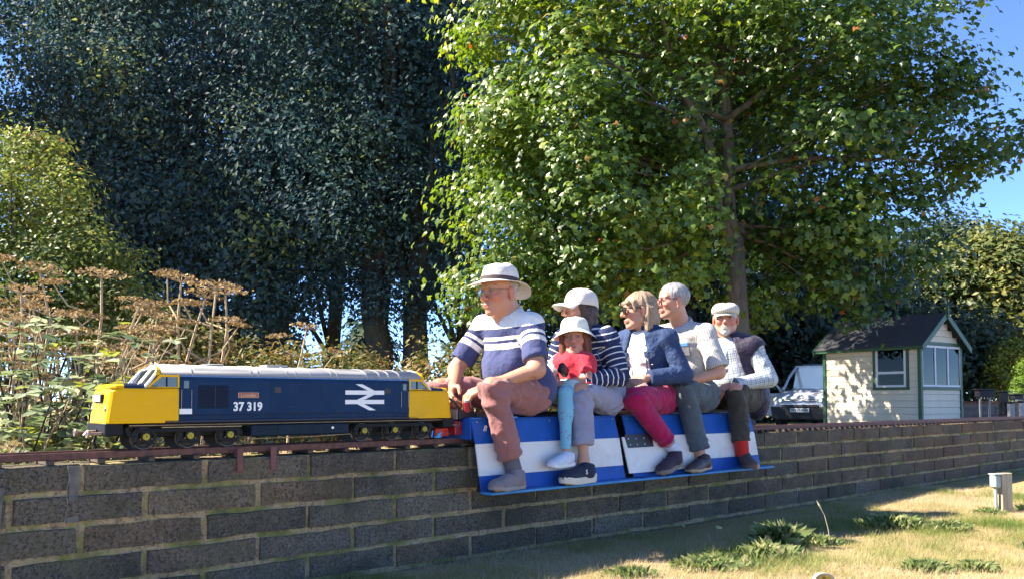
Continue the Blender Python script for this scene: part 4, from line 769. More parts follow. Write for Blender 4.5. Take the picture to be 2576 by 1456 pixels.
# ================================================================== the locomotive
def build_loco():
    UC = 1.142; root = empty('model_locomotive', trk(UC, VC, .609), ANG, 'blue and yellow model diesel locomotive with grey roof standing on the rails', 'locomotive')
    Z = lambda z: z - .609
    yel = painted('loco_yellow_paint', (.80, .42, .002), .38, .2, .04, 6, (.35, .2, .03), .3)
    blu = painted('loco_blue_paint', (.003, .028, .082), .42, .14, .12, 4, (.03, .04, .06), .4)
    dblu = simple('loco_dark_blue_paint', (.008, .014, .04), .4, spec=.3, var=.1)
    gry = painted('loco_roof_grey', (.34, .335, .33), .5, .2, .06, 12, (.22, .21, .2), .5)
    blk = simple('loco_black', (.009, .009, .01), .55, spec=.2, var=.3, bump=.2)
    dk = simple('loco_underframe_grey', (.03, .03, .03), .55, var=.3)
    wht = simple('loco_white', (.8, .8, .8), .45, var=.04)
    stl = simple('worn_steel', (.35, .33, .31), .35, .8, var=.2)
    tnk = simple('loco_tank_blue', (.006, .018, .035), .5, spec=.15, var=.2)
    redp = simple('nameplate_red', (.35, .07, .045), .5); brs = simple('nameplate_edge', (.5, .33, .2), .4, .4)
    HW = .121
    zb, zc_ = Z(.722), Z(.895)
    def section(hw=HW, top=.948, n=8):          # half of the body section from sill to roof centre
        pts = [(hw - .004, zb), (hw, zb + .03), (hw, zc_ - .02), (hw - .003, zc_)]
        return pts
    def roofpts(hw=HW, z0=zc_, z1=Z(.942), n=9):
        return [(hw - .003) * math.cos(a) ** .75 if False else ((hw - .003) * math.cos(a), z0 + (z1 - z0) * math.sin(a) ** .85) for a in np.linspace(0, math.pi / 2, n)]
    # main body shell: blue sides
    L0, L1 = .603 - UC, 1.681 - UC
    side = section(); sy = [(y, z) for y, z in side]
    poly = [(-y, z) for y, z in sy] + [(y, z) for y, z in sy[::-1]]
    MB().prism(poly, L0, L1, 'yz').build('body', blu, root, bevel=.0015)
    # brighter-lit cantrail strip is the shell's shoulder; the grey roof sits above it
    rp = [(y, z) for y, z in roofpts()]; poly = [(-y, z) for y, z in rp] + [(y, z) for y, z in rp[::-1][1:]]
    roof = MB().prism(poly, .535 - UC, 1.749 - UC, 'yz').build('roof', gry, root)
    for p in roof.data.polygons: p.use_smooth = len(p.vertices) == 4
    # roof ribs and panels
    for u in (.655, .90, .93, 1.06, 1.10, 1.17, 1.27, 1.3, 1.45, 1.52, 1.57, 1.63):
        rb = MB(); pr = [(y * 1.012, z0) for y, z0 in roofpts(z1=Z(.9445))]
        poly = [(-y, z) for y, z in pr] + [(y, z) for y, z in pr[::-1][1:]]
        rb.prism(poly, u - UC - .004, u - UC + .004, 'yz'); rb.build('roof_rib', gry, root)
    for (a, b) in ((.665, .892), (.94, 1.052), (1.11, 1.165), (1.31, 1.445)):
        rp2 = [(y * 1.006, z) for y, z in roofpts(z1=Z(.943))][2:5]
        P = [(-y, z) for y, z in rp2]; Q = [(-y * .96, z - .004) for y, z in rp2][::-1]
        MB().prism(P + Q, a - UC, b - UC, 'yz').build('roof_panel', gry, root)
    MB().lathe([(.045, 0), (.047, .004), (.04, .006)], 28, c=(.78 - UC, 0, Z(.9415))).build('fan_ring', gry, root)
    MB().cbox(1.0 - UC, 1.1 - UC, -.04, .04, Z(.939), Z(.95), .003).build('roof_hatch', gry, root)
    # two cab ends
    for s in (-1, 1):
        X = lambda d: s * d            # d = distance from the loco's middle
        cab = MB()
        # cab side and nose: outline in plan is rounded at the nose
        def plan(z):                    # half-outline of the nose at height z
            lean = .018 * (z - zb) / (Z(.86) - zb); tip = .802 - lean; r = .034
            pts = [(.539, HW - .001)]
            pts += [(tip - r, HW - .001)]
            pts += [(tip - r + r * math.sin(a), HW - .001 - r * .8 + r * .8 * math.cos(a)) for a in np.linspace(.35, math.pi / 2, 4)]
            pts += [(tip + .006, 0)]
            return pts
        ztop = Z(.846)
        levels = [(Z(.712), 0), (Z(.73), 0), (Z(.80), 0), (Z(.832), 0), (Z(.842), .006), (ztop, .014)]
        rings = []
        for z, ins in levels:
            h = plan(z); ring = [(x - ins if x > .6 else x, y - ins * .35) for x, y in h] + [(x - ins if x > .6 else x, -y + ins * .35) for x, y in h[::-1][1:]]
            rings.append([(X(x), y, z if not (i == 0) else z) for i, (x, y) in enumerate(ring)])
        n = len(rings[0]); V = [p for r_ in rings for p in r_]; F = []
        for i in range(len(rings) - 1):
            for k in range(n): F.append((i*n+k, i*n+(k+1)%n, (i+1)*n+(k+1)%n, (i+1)*n+k))
        F += [tuple(range(n)), tuple((len(rings)-1)*n + k for k in range(n))]
        # the nose skirt rises a little towards the front as in the photograph
        nose = MB().add(V, F).build('nose', yel, root, bevel=.002)
        # dark blue nose top panel, cab upper with yellow frame
        def hood(d0, d1, w0, w1, h0, h1, nm, mt):
            P = []
            for d, w, h_ in ((d0, w0, h0), (d1, w1, h1)):
                P += [(X(d), -w, ztop - .002), (X(d), -w * .985, ztop + h_ * .55), (X(d), -w * .88, ztop + h_ * .9), (X(d), 0, ztop + h_), (X(d), w * .88, ztop + h_ * .9), (X(d), w * .985, ztop + h_ * .55), (X(d), w, ztop - .002)]
            F = [(k, k + 1, k + 8, k + 7) for k in range(6)] + [tuple(range(7)), tuple(range(7, 14))]
            return MB().add(P, F).build(nm, mt, root)
        hood(.62, .742, HW - .003, HW - .004, .017, .015, 'nose_top', dblu); hood(.742, .768, HW - .003, HW - .006, .0165, .014, 'nose_brow', yel); hood(.768, .786, HW - .006, HW - .02, .014, .003, 'nose_brow', yel)
        for y_ in (-.05, .05): MB().tube([(X(.63), y_, ztop + .018), (X(.735), y_, ztop + .017)], .0015, 5).build('hood_rail', stl, root)
        # cab upper: pillars, header and roof dome end
        zt = ztop + .002
        for sy_ in (-1, 1):
            fr = MB()
            o = [(.539, zt), (.539, zc_ + .003), (.612, zc_ + .003), (.662, zt)]        # outer window outline
            i_ = [(.546, zt + .003), (.546, zc_ - .006), (.606, zc_ - .006), (.65, zt + .003)]
            for k in range(4):
                a, b, c, d = o[k], o[(k + 1) % 4], i_[(k + 1) % 4], i_[k]
                y0, y1 = sy_ * (HW - .0005), sy_ * (HW - .006)
                fr.add([(X(p[0]), y0, p[1]) for p in (a, b, c, d)] + [(X(p[0]), y1, p[1]) for p in (a, b, c, d)],
                       [(0,1,2,3),(7,6,5,4),(0,4,5,1),(1,5,6,2),(2,6,7,3),(3,7,4,0)])
            fr.build('cab_window_frame', yel, root)
            gl = MB().add([(X(p[0]), sy_ * (HW - .005), p[1]) for p in i_], [(0, 1, 2, 3)]).build('cab_window', MGLASSD, root, fixn=False)
            MB().box(min(X(.584), X(.588)), max(X(.584), X(.588)), min(sy_*(HW-.001), sy_*(HW-.004)), max(sy_*(HW-.001), sy_*(HW-.004)), zt + .002, zc_ - .005).build('window_bar', blk, root)
        MB().box(min(X(.534), X(.57)), max(X(.534), X(.57)), -HW + .008, HW - .008, zt - .05, zc_ - .002).build('cab_bulkhead', dk, root)
        # windscreen: two panes leaning back, white edge
        rr_ = roofpts(); A = (.662, zt); B = (.600, Z(.928))
        for sy_ in (-1, 1):
            P = [(X(.66), sy_ * .006, zt + .006), (X(.655), sy_ * (HW - .016), zt + .006), (X(.614), sy_ * (HW - .032), Z(.918)), (X(.606), sy_ * .006, Z(.924))]
            MB().add(P, [(0, 1, 2, 3)]).build('windscreen', MGLASSD, root, fixn=False)
            MB().tube([P[0], P[1], P[2], P[3], P[0]], .0034, 6).build('windscreen_frame', wht, root)
            MB().tube([(X(.667), sy_ * (HW - .008), zt), (X(.645), sy_ * (HW - .008), Z(.876)), (X(.622), sy_ * (HW - .016), Z(.905)), (X(.605), sy_ * (HW - .045), Z(.93)), (X(.598), sy_ * .02, Z(.944))], [.006, .006, .006, .005, .004], 8).build('windscreen_surround', wht, root)
        # yellow roof end
        rp = roofpts(z1=Z(.9425)); a1 = [(X(.61), y, z) for y, z in rp] ; a0 = [(X(.628 - .02 * i / 8), y * 1.004, z + .001) for i, (y, z) in enumerate(rp)]
        full1 = [(p[0], -p[1], p[2]) for p in a1] + a1[::-1][1:]; full0 = [(p[0], -p[1], p[2]) for p in a0] + a0[::-1][1:]
        V = full1 + full0; n = len(full1); V += [(X(.6), p[1] * .96, p[2] - .006) for p in full1]
        F = [(k, k + 1, n + k + 1, n + k) for k in range(n - 1)] + [(n + k, n + k + 1, 2 * n + k + 1, 2 * n + k) for k in range(n - 1)]
        MB().add(V, F).build('roof_end', yel, root)
        # nose front fittings
        tip = .8
        hb = MB().cbox(min(X(tip - .012), X(tip + .004)), max(X(tip - .012), X(tip + .004)), -.05, .05, Z(.79), Z(.822), .003).build('headcode_box', blk, root)
        for k, y in enumerate((-.036, -.012, .012, .036)):
            MB().cbox(min(X(tip), X(tip + .0065)), max(X(tip), X(tip + .0065)), y - .009, y + .009, Z(.794), Z(.818), .001).build('headcode_pane', wht, hb)
        for y in (-.085, .085):
            lamp = MB().lathe([(.010, -.004 * s), (.010, .006 * s), (.006, .009 * s)], 14, 'x', (X(tip - .008), y, Z(.765))).build('marker_light', stl, root)
            MB().lathe([(.016, 0), (.016, .005 * s), (.014, .008 * s), (.006, .008 * s), (.006, -.045 * s)], 16, 'x', (X(.852), y, Z(.675))).build('buffer', simple('buffer_rust', (.3, .22, .18), .5, .5, var=.3), root, smooth=False)
        MB().cbox(min(X(.742), X(.806)), max(X(.742), X(.806)), -.118, .118, Z(.665), Z(.713), .004).build('buffer_beam', blk, root)
        MB().tube([(X(.806), -.02, Z(.69)), (X(.82), -.03, Z(.64)), (X(.81), -.03, Z(.62))], .005, 6).build('brake_hose', blk, root)
        MB().tube([(X(.806), 0, Z(.68)), (X(.835), 0, Z(.68)), (X(.845), 0, Z(.665))], .007, 8).build('coupling_hook', stl, root)
        # doors: darker recessed leaf with handrails, step plate, white data panel
        dd = MB().cbox(min(X(.490), X(.534)), max(X(.490), X(.534)), -HW - .0008, HW + .0008, Z(.735), Z(.884), .002).build('cab_door', dblu if False else blu, root)
        for sy_ in (-1, 1):
            y = sy_ * (HW + .004)
            for d in (.492, .531): MB().tube([(X(d), sy_ * HW, Z(.765)), (X(d), y, Z(.768)), (X(d), y, Z(.838)), (X(d), sy_ * HW, Z(.841))], .0012, 6).build('handrail', stl, dd)
            MB().cbox(min(X(.502), X(.522)), max(X(.502), X(.522)), min(y - .004 * sy_, y - .002 * sy_), max(y - .004 * sy_, y - .002 * sy_), Z(.845), Z(.876), .0008).build('door_window', MGLASSD, dd)
    # side panel details on both sides
    for sy_ in (-1, 1):
        y = sy_ * HW
        yy = lambda a, b: (min(y + sy_ * a, y + sy_ * b), max(y + sy_ * a, y + sy_ * b))
        g = MB(); y0, y1 = yy(-.001, .0014)
        us0 = .676 if sy_ < 0 else 1.45
        g.cbox(us0 - UC, us0 + .126 - UC, y0, y1, Z(.767), Z(.859), .001); gr = g.build('grille_frame', tnk, root)
        me = MB().cbox(-.058, .058, -.0013, .0013, -.0014, .0014, .0005).mesh('louvre', dblu)
        for k in range(15):
            o = mobj('louvre', me, gr, (us0 + .063 - UC, y + sy_ * .0022, Z(.772 + k * .0058))); o.rotation_euler = (R(25) * sy_, 0, 0)
        MB().cbox(us0 + .065 - UC, us0 + .070 - UC, *yy(.001, .0045), Z(.768), Z(.858), .0005).build('grille_bar', dblu, gr)
        MB().cbox(.604 - UC, .653 - UC, *yy(.0005, .0018), Z(.745), Z(.766), .0003).build('data_panel', wht, root)
        np_ = MB().cbox(0.840 - UC, .928 - UC, *yy(.0, .0025), Z(.809), Z(.831), .0006).build('nameplate', brs, root)
        MB().cbox(.8425 - UC, .9255 - UC, *yy(.002, .0029), Z(.811), Z(.829), .0002).build('nameplate_field', redp, np_)
        rot = Matrix.Rotation(math.pi / 2, 4, 'X') if sy_ < 0 else Matrix.Rotation(math.pi, 4, 'Z') @ Matrix.Rotation(math.pi / 2, 4, 'X')
        text_mesh('nameplate_lettering', 'Lysander', .019, brs, np_, Matrix.Translation((.884 - UC, y + sy_ * .0032, Z(.820))) @ rot, .0002, .0004)
        text_mesh('number', '37 319', .0485, wht, root, Matrix.Translation((.882 - UC, y + sy_ * .0012, Z(.7715))) @ rot @ Matrix.Scale(.93, 4, (1, 0, 0)), .0016, .0005)
        # double arrow emblem: two bars joined by a zigzag, drawn as one flat raised badge
        bars = MB(); c0, cz = 1.438 - UC, Z(.8125); wd, t_ = .204, .019
        K = 1 if sy_ < 0 else -1
        def q(P): bars.add([(c0 + K * p[0], y + sy_ * .0012, cz + p[1]) for p in P] + [(c0 + K * p[0], y + sy_ * .0003, cz + p[1]) for p in P],
                          [(0,1,2,3),(7,6,5,4),(0,4,5,1),(1,5,6,2),(2,6,7,3),(3,7,4,0)])
        h = .0212
        q([(-wd/2, h - t_/2), (wd/2, h - t_/2), (wd/2, h + t_/2), (-wd/2, h + t_/2)])
        q([(-wd/2, -h - t_/2), (wd/2, -h - t_/2), (wd/2, -h + t_/2), (-wd/2, -h + t_/2)])
        q([(-.05, .059), (-.014, .059), (.05, h + t_/2), (.014, h + t_/2)])
        q([(.014, h - t_/2), (.05, h - t_/2), (-.006, -h + t_/2), (-.042, -h + t_/2)])
        q([(-.042, -h - t_/2), (-.006, -h - t_/2), (.058, -.059), (.022, -.059)])
        bars.build('double_arrow_emblem', wht, root)
        for u, zz, m_ in ((1.013, .842, dk), (1.56, .842, dk)):
            MB().cbox(u - .015 - UC, u + .015 - UC, *yy(.0, .0012), Z(zz - .012), Z(zz + .012), .0004).build('side_vent', m_, root)
        MB().cbox(.55 - UC, 1.735 - UC, *yy(-.006, -.001), Z(.7115), Z(.722), .001).build('sill', dblu, root)
        MB().cbox(.605 - UC, 1.68 - UC, *yy(-.001, .0009), zc_ - .004, zc_ + .001, .0004).build('cantrail', simple('cantrail_lit_blue', (.02, .12, .35), .3, var=.05, coat=.2), root)  # brighter blue: light on the body's shoulder put into the strip colour
    for sy_ in (-1, 1):       # panel seams, rivet strips and door edges on the body sides
        for u in (.66, .83, .985, 1.10, 1.22, 1.335, 1.60, 1.625): MB().box(u - UC - .0006, u - UC + .0006, min(sy_ * HW, sy_ * (HW + .0007)), max(sy_ * HW, sy_ * (HW + .0007)), Z(.728), Z(.888)).build('panel_seam', dblu, root)
        MB().box(.606 - UC, 1.678 - UC, min(sy_ * HW, sy_ * (HW + .0008)), max(sy_ * HW, sy_ * (HW + .0008)), Z(.7395), Z(.741)).build('waist_line', tnk, root)
        for u in np.arange(.63, 1.67, .026): MB().lathe([(.0011, 0), (.0008, sy_ * .0008), (0, sy_ * .001)], 6, 'y', (u - UC, sy_ * HW, Z(.733)), cap=False).build('rivet', blu, root) if sy_ < 0 else None
    # underframe, tanks
    MB().box(-.72, .72, -.10, .10, Z(.695), Z(.7118)).build('underframe', blk, root)
    MB().cbox(.905 - UC, 1.365 - UC, -.112, .112, Z(.648), Z(.70), .006).build('fuel_tank', tnk, root)
    MB().cbox(1.02 - UC, 1.22 - UC, -.115, -.112, Z(.655), Z(.695), .001).build('tank_cover', tnk, root)
    MB().lathe([(.006, 0), (.006, -.004), (.003, -.005)], 14, 'y', (1.278 - UC, -.1125, Z(.678))).build('filler_cap', wht, root)
    MB().tube([(.9 - UC, -.105, Z(.640)), (1.2 - UC, -.105, Z(.642)), (1.37 - UC, -.105, Z(.648)), (1.385 - UC, -.1, Z(.63))], .002, 6).build('pipe', stl, root)
    MB().tube([(-.72, -.112, Z(.7035)), (.74, -.112, Z(.7035))], .0017, 6).build('conduit', stl, root)
    MB().tube([(-.60, -.108, Z(.695)), (-.28, -.108, Z(.694))], .0028, 6).build('conduit', stl, root)
    # bogies
    axle_y = simple('axlebox_yellow', (.36, .31, .02), .6, var=.1)
    for s, xs in ((-1, (.487, .655, .817)), (1, (1.447, 1.613, 1.783))):
        for sy_ in (-1, 1):
            f = MB(); a, b = xs[0] - UC, xs[2] - UC; y0 = sy_ * .088
            ya, yb = min(y0, y0 + sy_ * .012), max(y0, y0 + sy_ * .012)
            f.prism([(a - .055, Z(.668)), (a - .04, Z(.69)), (b + .04, Z(.69)), (b + .055, Z(.668)), (b + .05, Z(.657)), (b + .02, Z(.676)), (a - .02, Z(.676)), (a - .05, Z(.657))], ya, yb)
            for k in range(3):
                x = xs[k] - UC
                f.prism([(x - .022, Z(.648)), (x + .022, Z(.648)), (x + .016, Z(.682)), (x - .016, Z(.682))], ya - .002, yb + .002)
                f.prism([(x - .045, Z(.631)), (x + .045, Z(.631)), (x + .03, Z(.640)), (x - .03, Z(.640))], ya, yb)
            fr = f.build('bogie_frame', blk, root)
            for k in range(3):
                x = xs[k] - UC
                ax = MB().lathe([(.0135, 0), (.0135, sy_ * .006), (.0115, sy_ * .009), (.0, sy_ * .0095)], 18, 'y', (x, y0 + sy_ * .013, Z(.66)), cap=False).build('axlebox_cover', axle_y, fr)
                text_mesh('axlebox_mark', 'T', .012, redp if k else blk, fr, Matrix.Translation((x, y0 + sy_ * .0236, Z(.66))) @ (Matrix.Rotation(math.pi / 2, 4, 'X') if sy_ < 0 else Matrix.Rotation(math.pi, 4, 'Z') @ Matrix.Rotation(math.pi / 2, 4, 'X')), .0002, .0002)
                for dx in (-.036, .036):
                    hel = [(x + dx + .007 * math.cos(a_), y0 + sy_ * .006 + .007 * math.sin(a_), Z(.640) + .032 * a_ / (2 * math.pi * 6)) for a_ in np.linspace(0, 2 * math.pi * 6, 48)]
                    if sy_ < 0: MB().tube(hel, .0014, 5).build('spring', dk, fr)
                    MB().lathe([(.0022, 0), (.0022, sy_ * .003), (.0, sy_ * .004)], 8, 'y', (x + dx * .6, y0 + sy_ * .0145, Z(.651)), cap=False).build('bolt', stl, fr)
        for k in range(3):
            x = xs[k] - UC; w_ = MB()
            for sy_ in (-1, 1):
                y = sy_ * .0635
                w_.lathe([(.0, y), (.008, y + sy_ * .013), (.030, y + sy_ * .005), (.040, y + sy_ * .010), (.0425, y + sy_ * .011), (.0425, y - sy_ * .0), (.047, y - sy_ * .002), (.047, y - sy_ * .006), (.0, y - sy_ * .006)], 28, 'y', (x, 0, Z(.6525)), cap=False)
            w_.lathe([(.006, -.08), (.006, .08)], 10, 'y', (x, 0, Z(.6525)))
            wo = w_.build('wheelset', dk, root)
            for sy_ in (-1, 1):
                y = sy_ * (.0635 + .0112); MB().lathe([(.0395, y), (.0415, y), (.0415, y + sy_ * .0012), (.0395, y + sy_ * .0012), (.0395, y)], 28, 'y', (x, 0, Z(.6525)), cap=False).build('tyre_edge', simple('tyre_rim_dull', (.13, .12, .115), .4, .6) if 'tyre_rim_dull' not in bpy.data.materials else bpy.data.materials['tyre_rim_dull'], wo)
        MB().cbox(xs[0] - .03 - UC, xs[2] + .03 - UC, -.05, .05, Z(.655), Z(.695), .004).build('bogie_bolster', blk, root)
    return root
build_loco()
# ================================================================== the two sit-astride cars
def build_cars():
    blu = painted('car_blue_paint', (.004, .085, .36), .4, .2, .14, 8, (.02, .05, .14), .6); lb = painted('footboard_blue', (.05, .26, .52), .5, .2, .2, 20, (.1, .14, .2), .7)
    wht = painted('car_white_paint', (.74, .71, .66), .4, .2, .05, 7, (.42, .37, .3), .5); blk = simple('car_black_vinyl', (.012, .012, .014), .45, var=.2, bump=.15)
    dkm = simple('car_underframe', (.02, .02, .022), .6); stl = simple('car_steel', (.4, .39, .37), .35, .8)
    for i, (a, b, lab) in enumerate(((2.03, 3.10, 'blue and white sit-astride passenger car right behind the locomotive'), (3.17, 4.50, 'blue and white sit-astride passenger car at the rear of the train'))):
        root = empty('passenger_car', trk(a, VC, .609), ANG, lab, 'passenger car', 'sit-astride passenger cars'); Z = lambda z: z - .609; L = b - a
        MB().cbox(0, L, -.085, .085, Z(.655), Z(.70), .004).build('chassis', dkm, root)
        MB().cbox(-.01 if i else .07, L, -.095, .095, Z(.70), Z(.735), .014).build('seat', blk, root)
        for s in (-1, 1):
            o = lambda v: s * v
            # flared side: top flange, upper blue, white band, lower blue, each a proud sheet
            prof = [(.15, .715), (.16, .69), (.19, .58), (.217, .425), (.238, .35)]
            def sheet(v0, z0, v1, z1, mat, nm, t_=.007, a0=0.0, a1=None):
                a1 = L if a1 is None else a1
                P = [(a0, o(v0), Z(z0)), (a1, o(v0), Z(z0)), (a1, o(v1), Z(z1)), (a0, o(v1), Z(z1))]
                Q = [(x, y - s * t_, z) for x, y, z in P]
                return MB().add(P + Q, [(0,1,2,3),(7,6,5,4),(0,4,5,1),(1,5,6,2),(2,6,7,3),(3,7,4,0)]).build(nm, mat, root, bevel=.0012)
            sheet(.10, .712, .152, .708, blu, 'top_flange')
            up = sheet(.153, .709, .189, .5815, blu, 'upper_side_panel', .008)
            sheet(.1915, .5815, .2215, .425, wht, 'white_band', .009)
            sheet(.220, .4245, .239, .352, blu, 'lower_side_panel', .008)
            fb = MB().cbox(-.0, L + (.11 if i == 0 else .06), min(o(.225), o(.31)), max(o(.225), o(.31)), Z(.338), Z(.3505), .003).build('footboard', lb, root)
            for x in (.06, L * .5, L - .06):
                MB().add([(x, o(.195), Z(.5)), (x + .006, o(.195), Z(.5)), (x + .006, o(.12), Z(.338)), (x, o(.12), Z(.338)), (x, o(.225), Z(.338)), (x + .006, o(.225), Z(.338))],
                         [(0, 3, 4), (1, 5, 2), (0, 1, 2, 3), (0, 4, 5, 1), (3, 2, 5, 4)]).build('gusset', dkm, root)
            for x in np.linspace(.03, L - .03, 5):
                MB().lathe([(.004, 0), (.004, -.003), (.0, -.004)], 8, 'y', (x, o(.161), Z(.69)), cap=False).build('bolt', stl, up)
            MB().tube([(.0, o(.158), Z(.705)), (L, o(.158), Z(.705))], .004, 6).build('edge_rail', blu, root)
        for x in (.12, .27, L - .27, L - .12):
            w_ = MB()
            for s in (-1, 1):
                y = s * .0635; w_.lathe([(.0, y + s * .01), (.035, y + s * .008), (.038, y + s * .01), (.038, y), (.043, y - s * .002), (.043, y - s * .006), (.0, y - s * .006)], 22, 'y', (x, 0, .038), cap=False)
            w_.lathe([(.005, -.07), (.005, .07)], 8, 'y', (x, 0, .038)); w_.build('wheelset', dkm, root)
        if i == 0:      # driver's end: control box with grey face, red upright, red coupling clamp, pale blue tag
            red = simple('car_red_paint', (.30, .012, .03), .35, var=.1, coat=.2); gry = simple('control_box_grey', (.35, .33, .34), .5)
            MB().cbox(-.03, .07, -.10, .10, Z(.70), Z(.752), .006).build('control_box', blk, root)
            MB().cbox(-.036, -.0305, -.085, .085, Z(.702), Z(.75), .001).build('control_face', gry, root)
            MB().cbox(-.05, -.005, -.09, .09, Z(.625), Z(.695), .004).build('front_plate', red, root)
            MB().tube([(.02, -.10, Z(.74)), (.01, -.105, Z(.79))], .016, 10).build('red_handle', red, root); MB().tube([(.01, -.105, Z(.79)), (.008, -.106, Z(.80))], .015, 10).build('handle_cap', gry, root)
            cl = MB().cbox(-.14, -.06, -.05, -.03, Z(.617), Z(.66), .004)
            for k in range(4): cl.cbox(-.095, -.07, -.053, -.029, Z(.62 + k * .011), Z(.627 + k * .011), .002)
            cl.build('coupling_clamp', simple('clamp_red', (.6, .03, .015), .4), root)
            MB().tube([(-.2, 0, Z(.655)), (.05, 0, Z(.655))], .008, 8).build('draw_bar', dkm, root)
            MB().add([(-.15, -.056, Z(.612)), (-.115, -.056, Z(.612)), (-.11, -.056, Z(.64)), (-.125, -.056, Z(.638)), (-.15, -.052, Z(.612)), (-.115, -.052, Z(.612)), (-.11, -.052, Z(.64)), (-.125, -.052, Z(.638))], [(0,1,2,3),(7,6,5,4),(0,4,5,1),(1,5,6,2),(2,6,7,3),(3,7,4,0)]).build('blue_tag', simple('tag_blue', (.02, .4, .75), .5), root)
            MB().tube([(.0, -.07, Z(.74)), (-.03, -.06, Z(.79)), (-.06, -.03, Z(.815))], .007, 8).build('throttle_lever', dkm, root)
            # end bracket with curved blue corner
            MB().cbox(-.004, .012, -.155, .155, Z(.60), Z(.709), .003).build('end_plate', blu, root)
            lt = NT('fleet_mark'); lt.set(col=(.6, .66, .75), rough=.5)
            text_mesh('side_lettering', '8', .045, lt.m, root, Matrix.Translation((.075, -.174, Z(.655))) @ Matrix.Rotation(math.pi / 2 + .28, 4, 'X'), .001, .0006)
        else:           # white guard over the gap, with its black fixing plate
            P = lambda v, z: (v, Z(z))
            def guard(u0, u1, v0, z0, v1, z1, t_, mat, nm, par=root):
                Pp = [(u0, -v0, Z(z0)), (u1, -v0, Z(z0)), (u1 + .06, -v1, Z(z1)), (u0 + .01, -v1, Z(z1))]; Q = [(x, y + t_, z) for x, y, z in Pp]
                return MB().add(Pp + Q, [(0,1,2,3),(7,6,5,4),(0,4,5,1),(1,5,6,2),(2,6,7,3),(3,7,4,0)]).build(nm, mat, par, bevel=.001)
            g = guard(-.062, .66, .207, .585, .254, .378, .009, wht, 'gap_guard')
            MB().add([(-.045, -.2085, Z(.60)), (.2, -.2085, Z(.60)), (.2, -.226, Z(.522)), (-.03, -.226, Z(.522)), (-.045, -.2045, Z(.60)), (.2, -.2045, Z(.60)), (.2, -.222, Z(.522)), (-.03, -.222, Z(.522))], [(0,1,2,3),(7,6,5,4),(0,4,5,1),(1,5,6,2),(2,6,7,3),(3,7,4,0)]).build('fixing_plate', blk, g)
            for (x, z) in ((-.02, .575), (-.01, .54), (.05, .575), (.05, .54), (.12, .575), (.12, .54)):
                MB().lathe([(.005, 0), (.005, -.003), (0, -.004)], 8, 'y', (x, -.2085 - (.60 - z) * .22, Z(z)), cap=False).build('bolt', stl, g)
            MB().cbox(L - .01, L + .06, -.1, .1, Z(.62), Z(.66), .004).build('buffer_block', dkm, root)
build_cars()
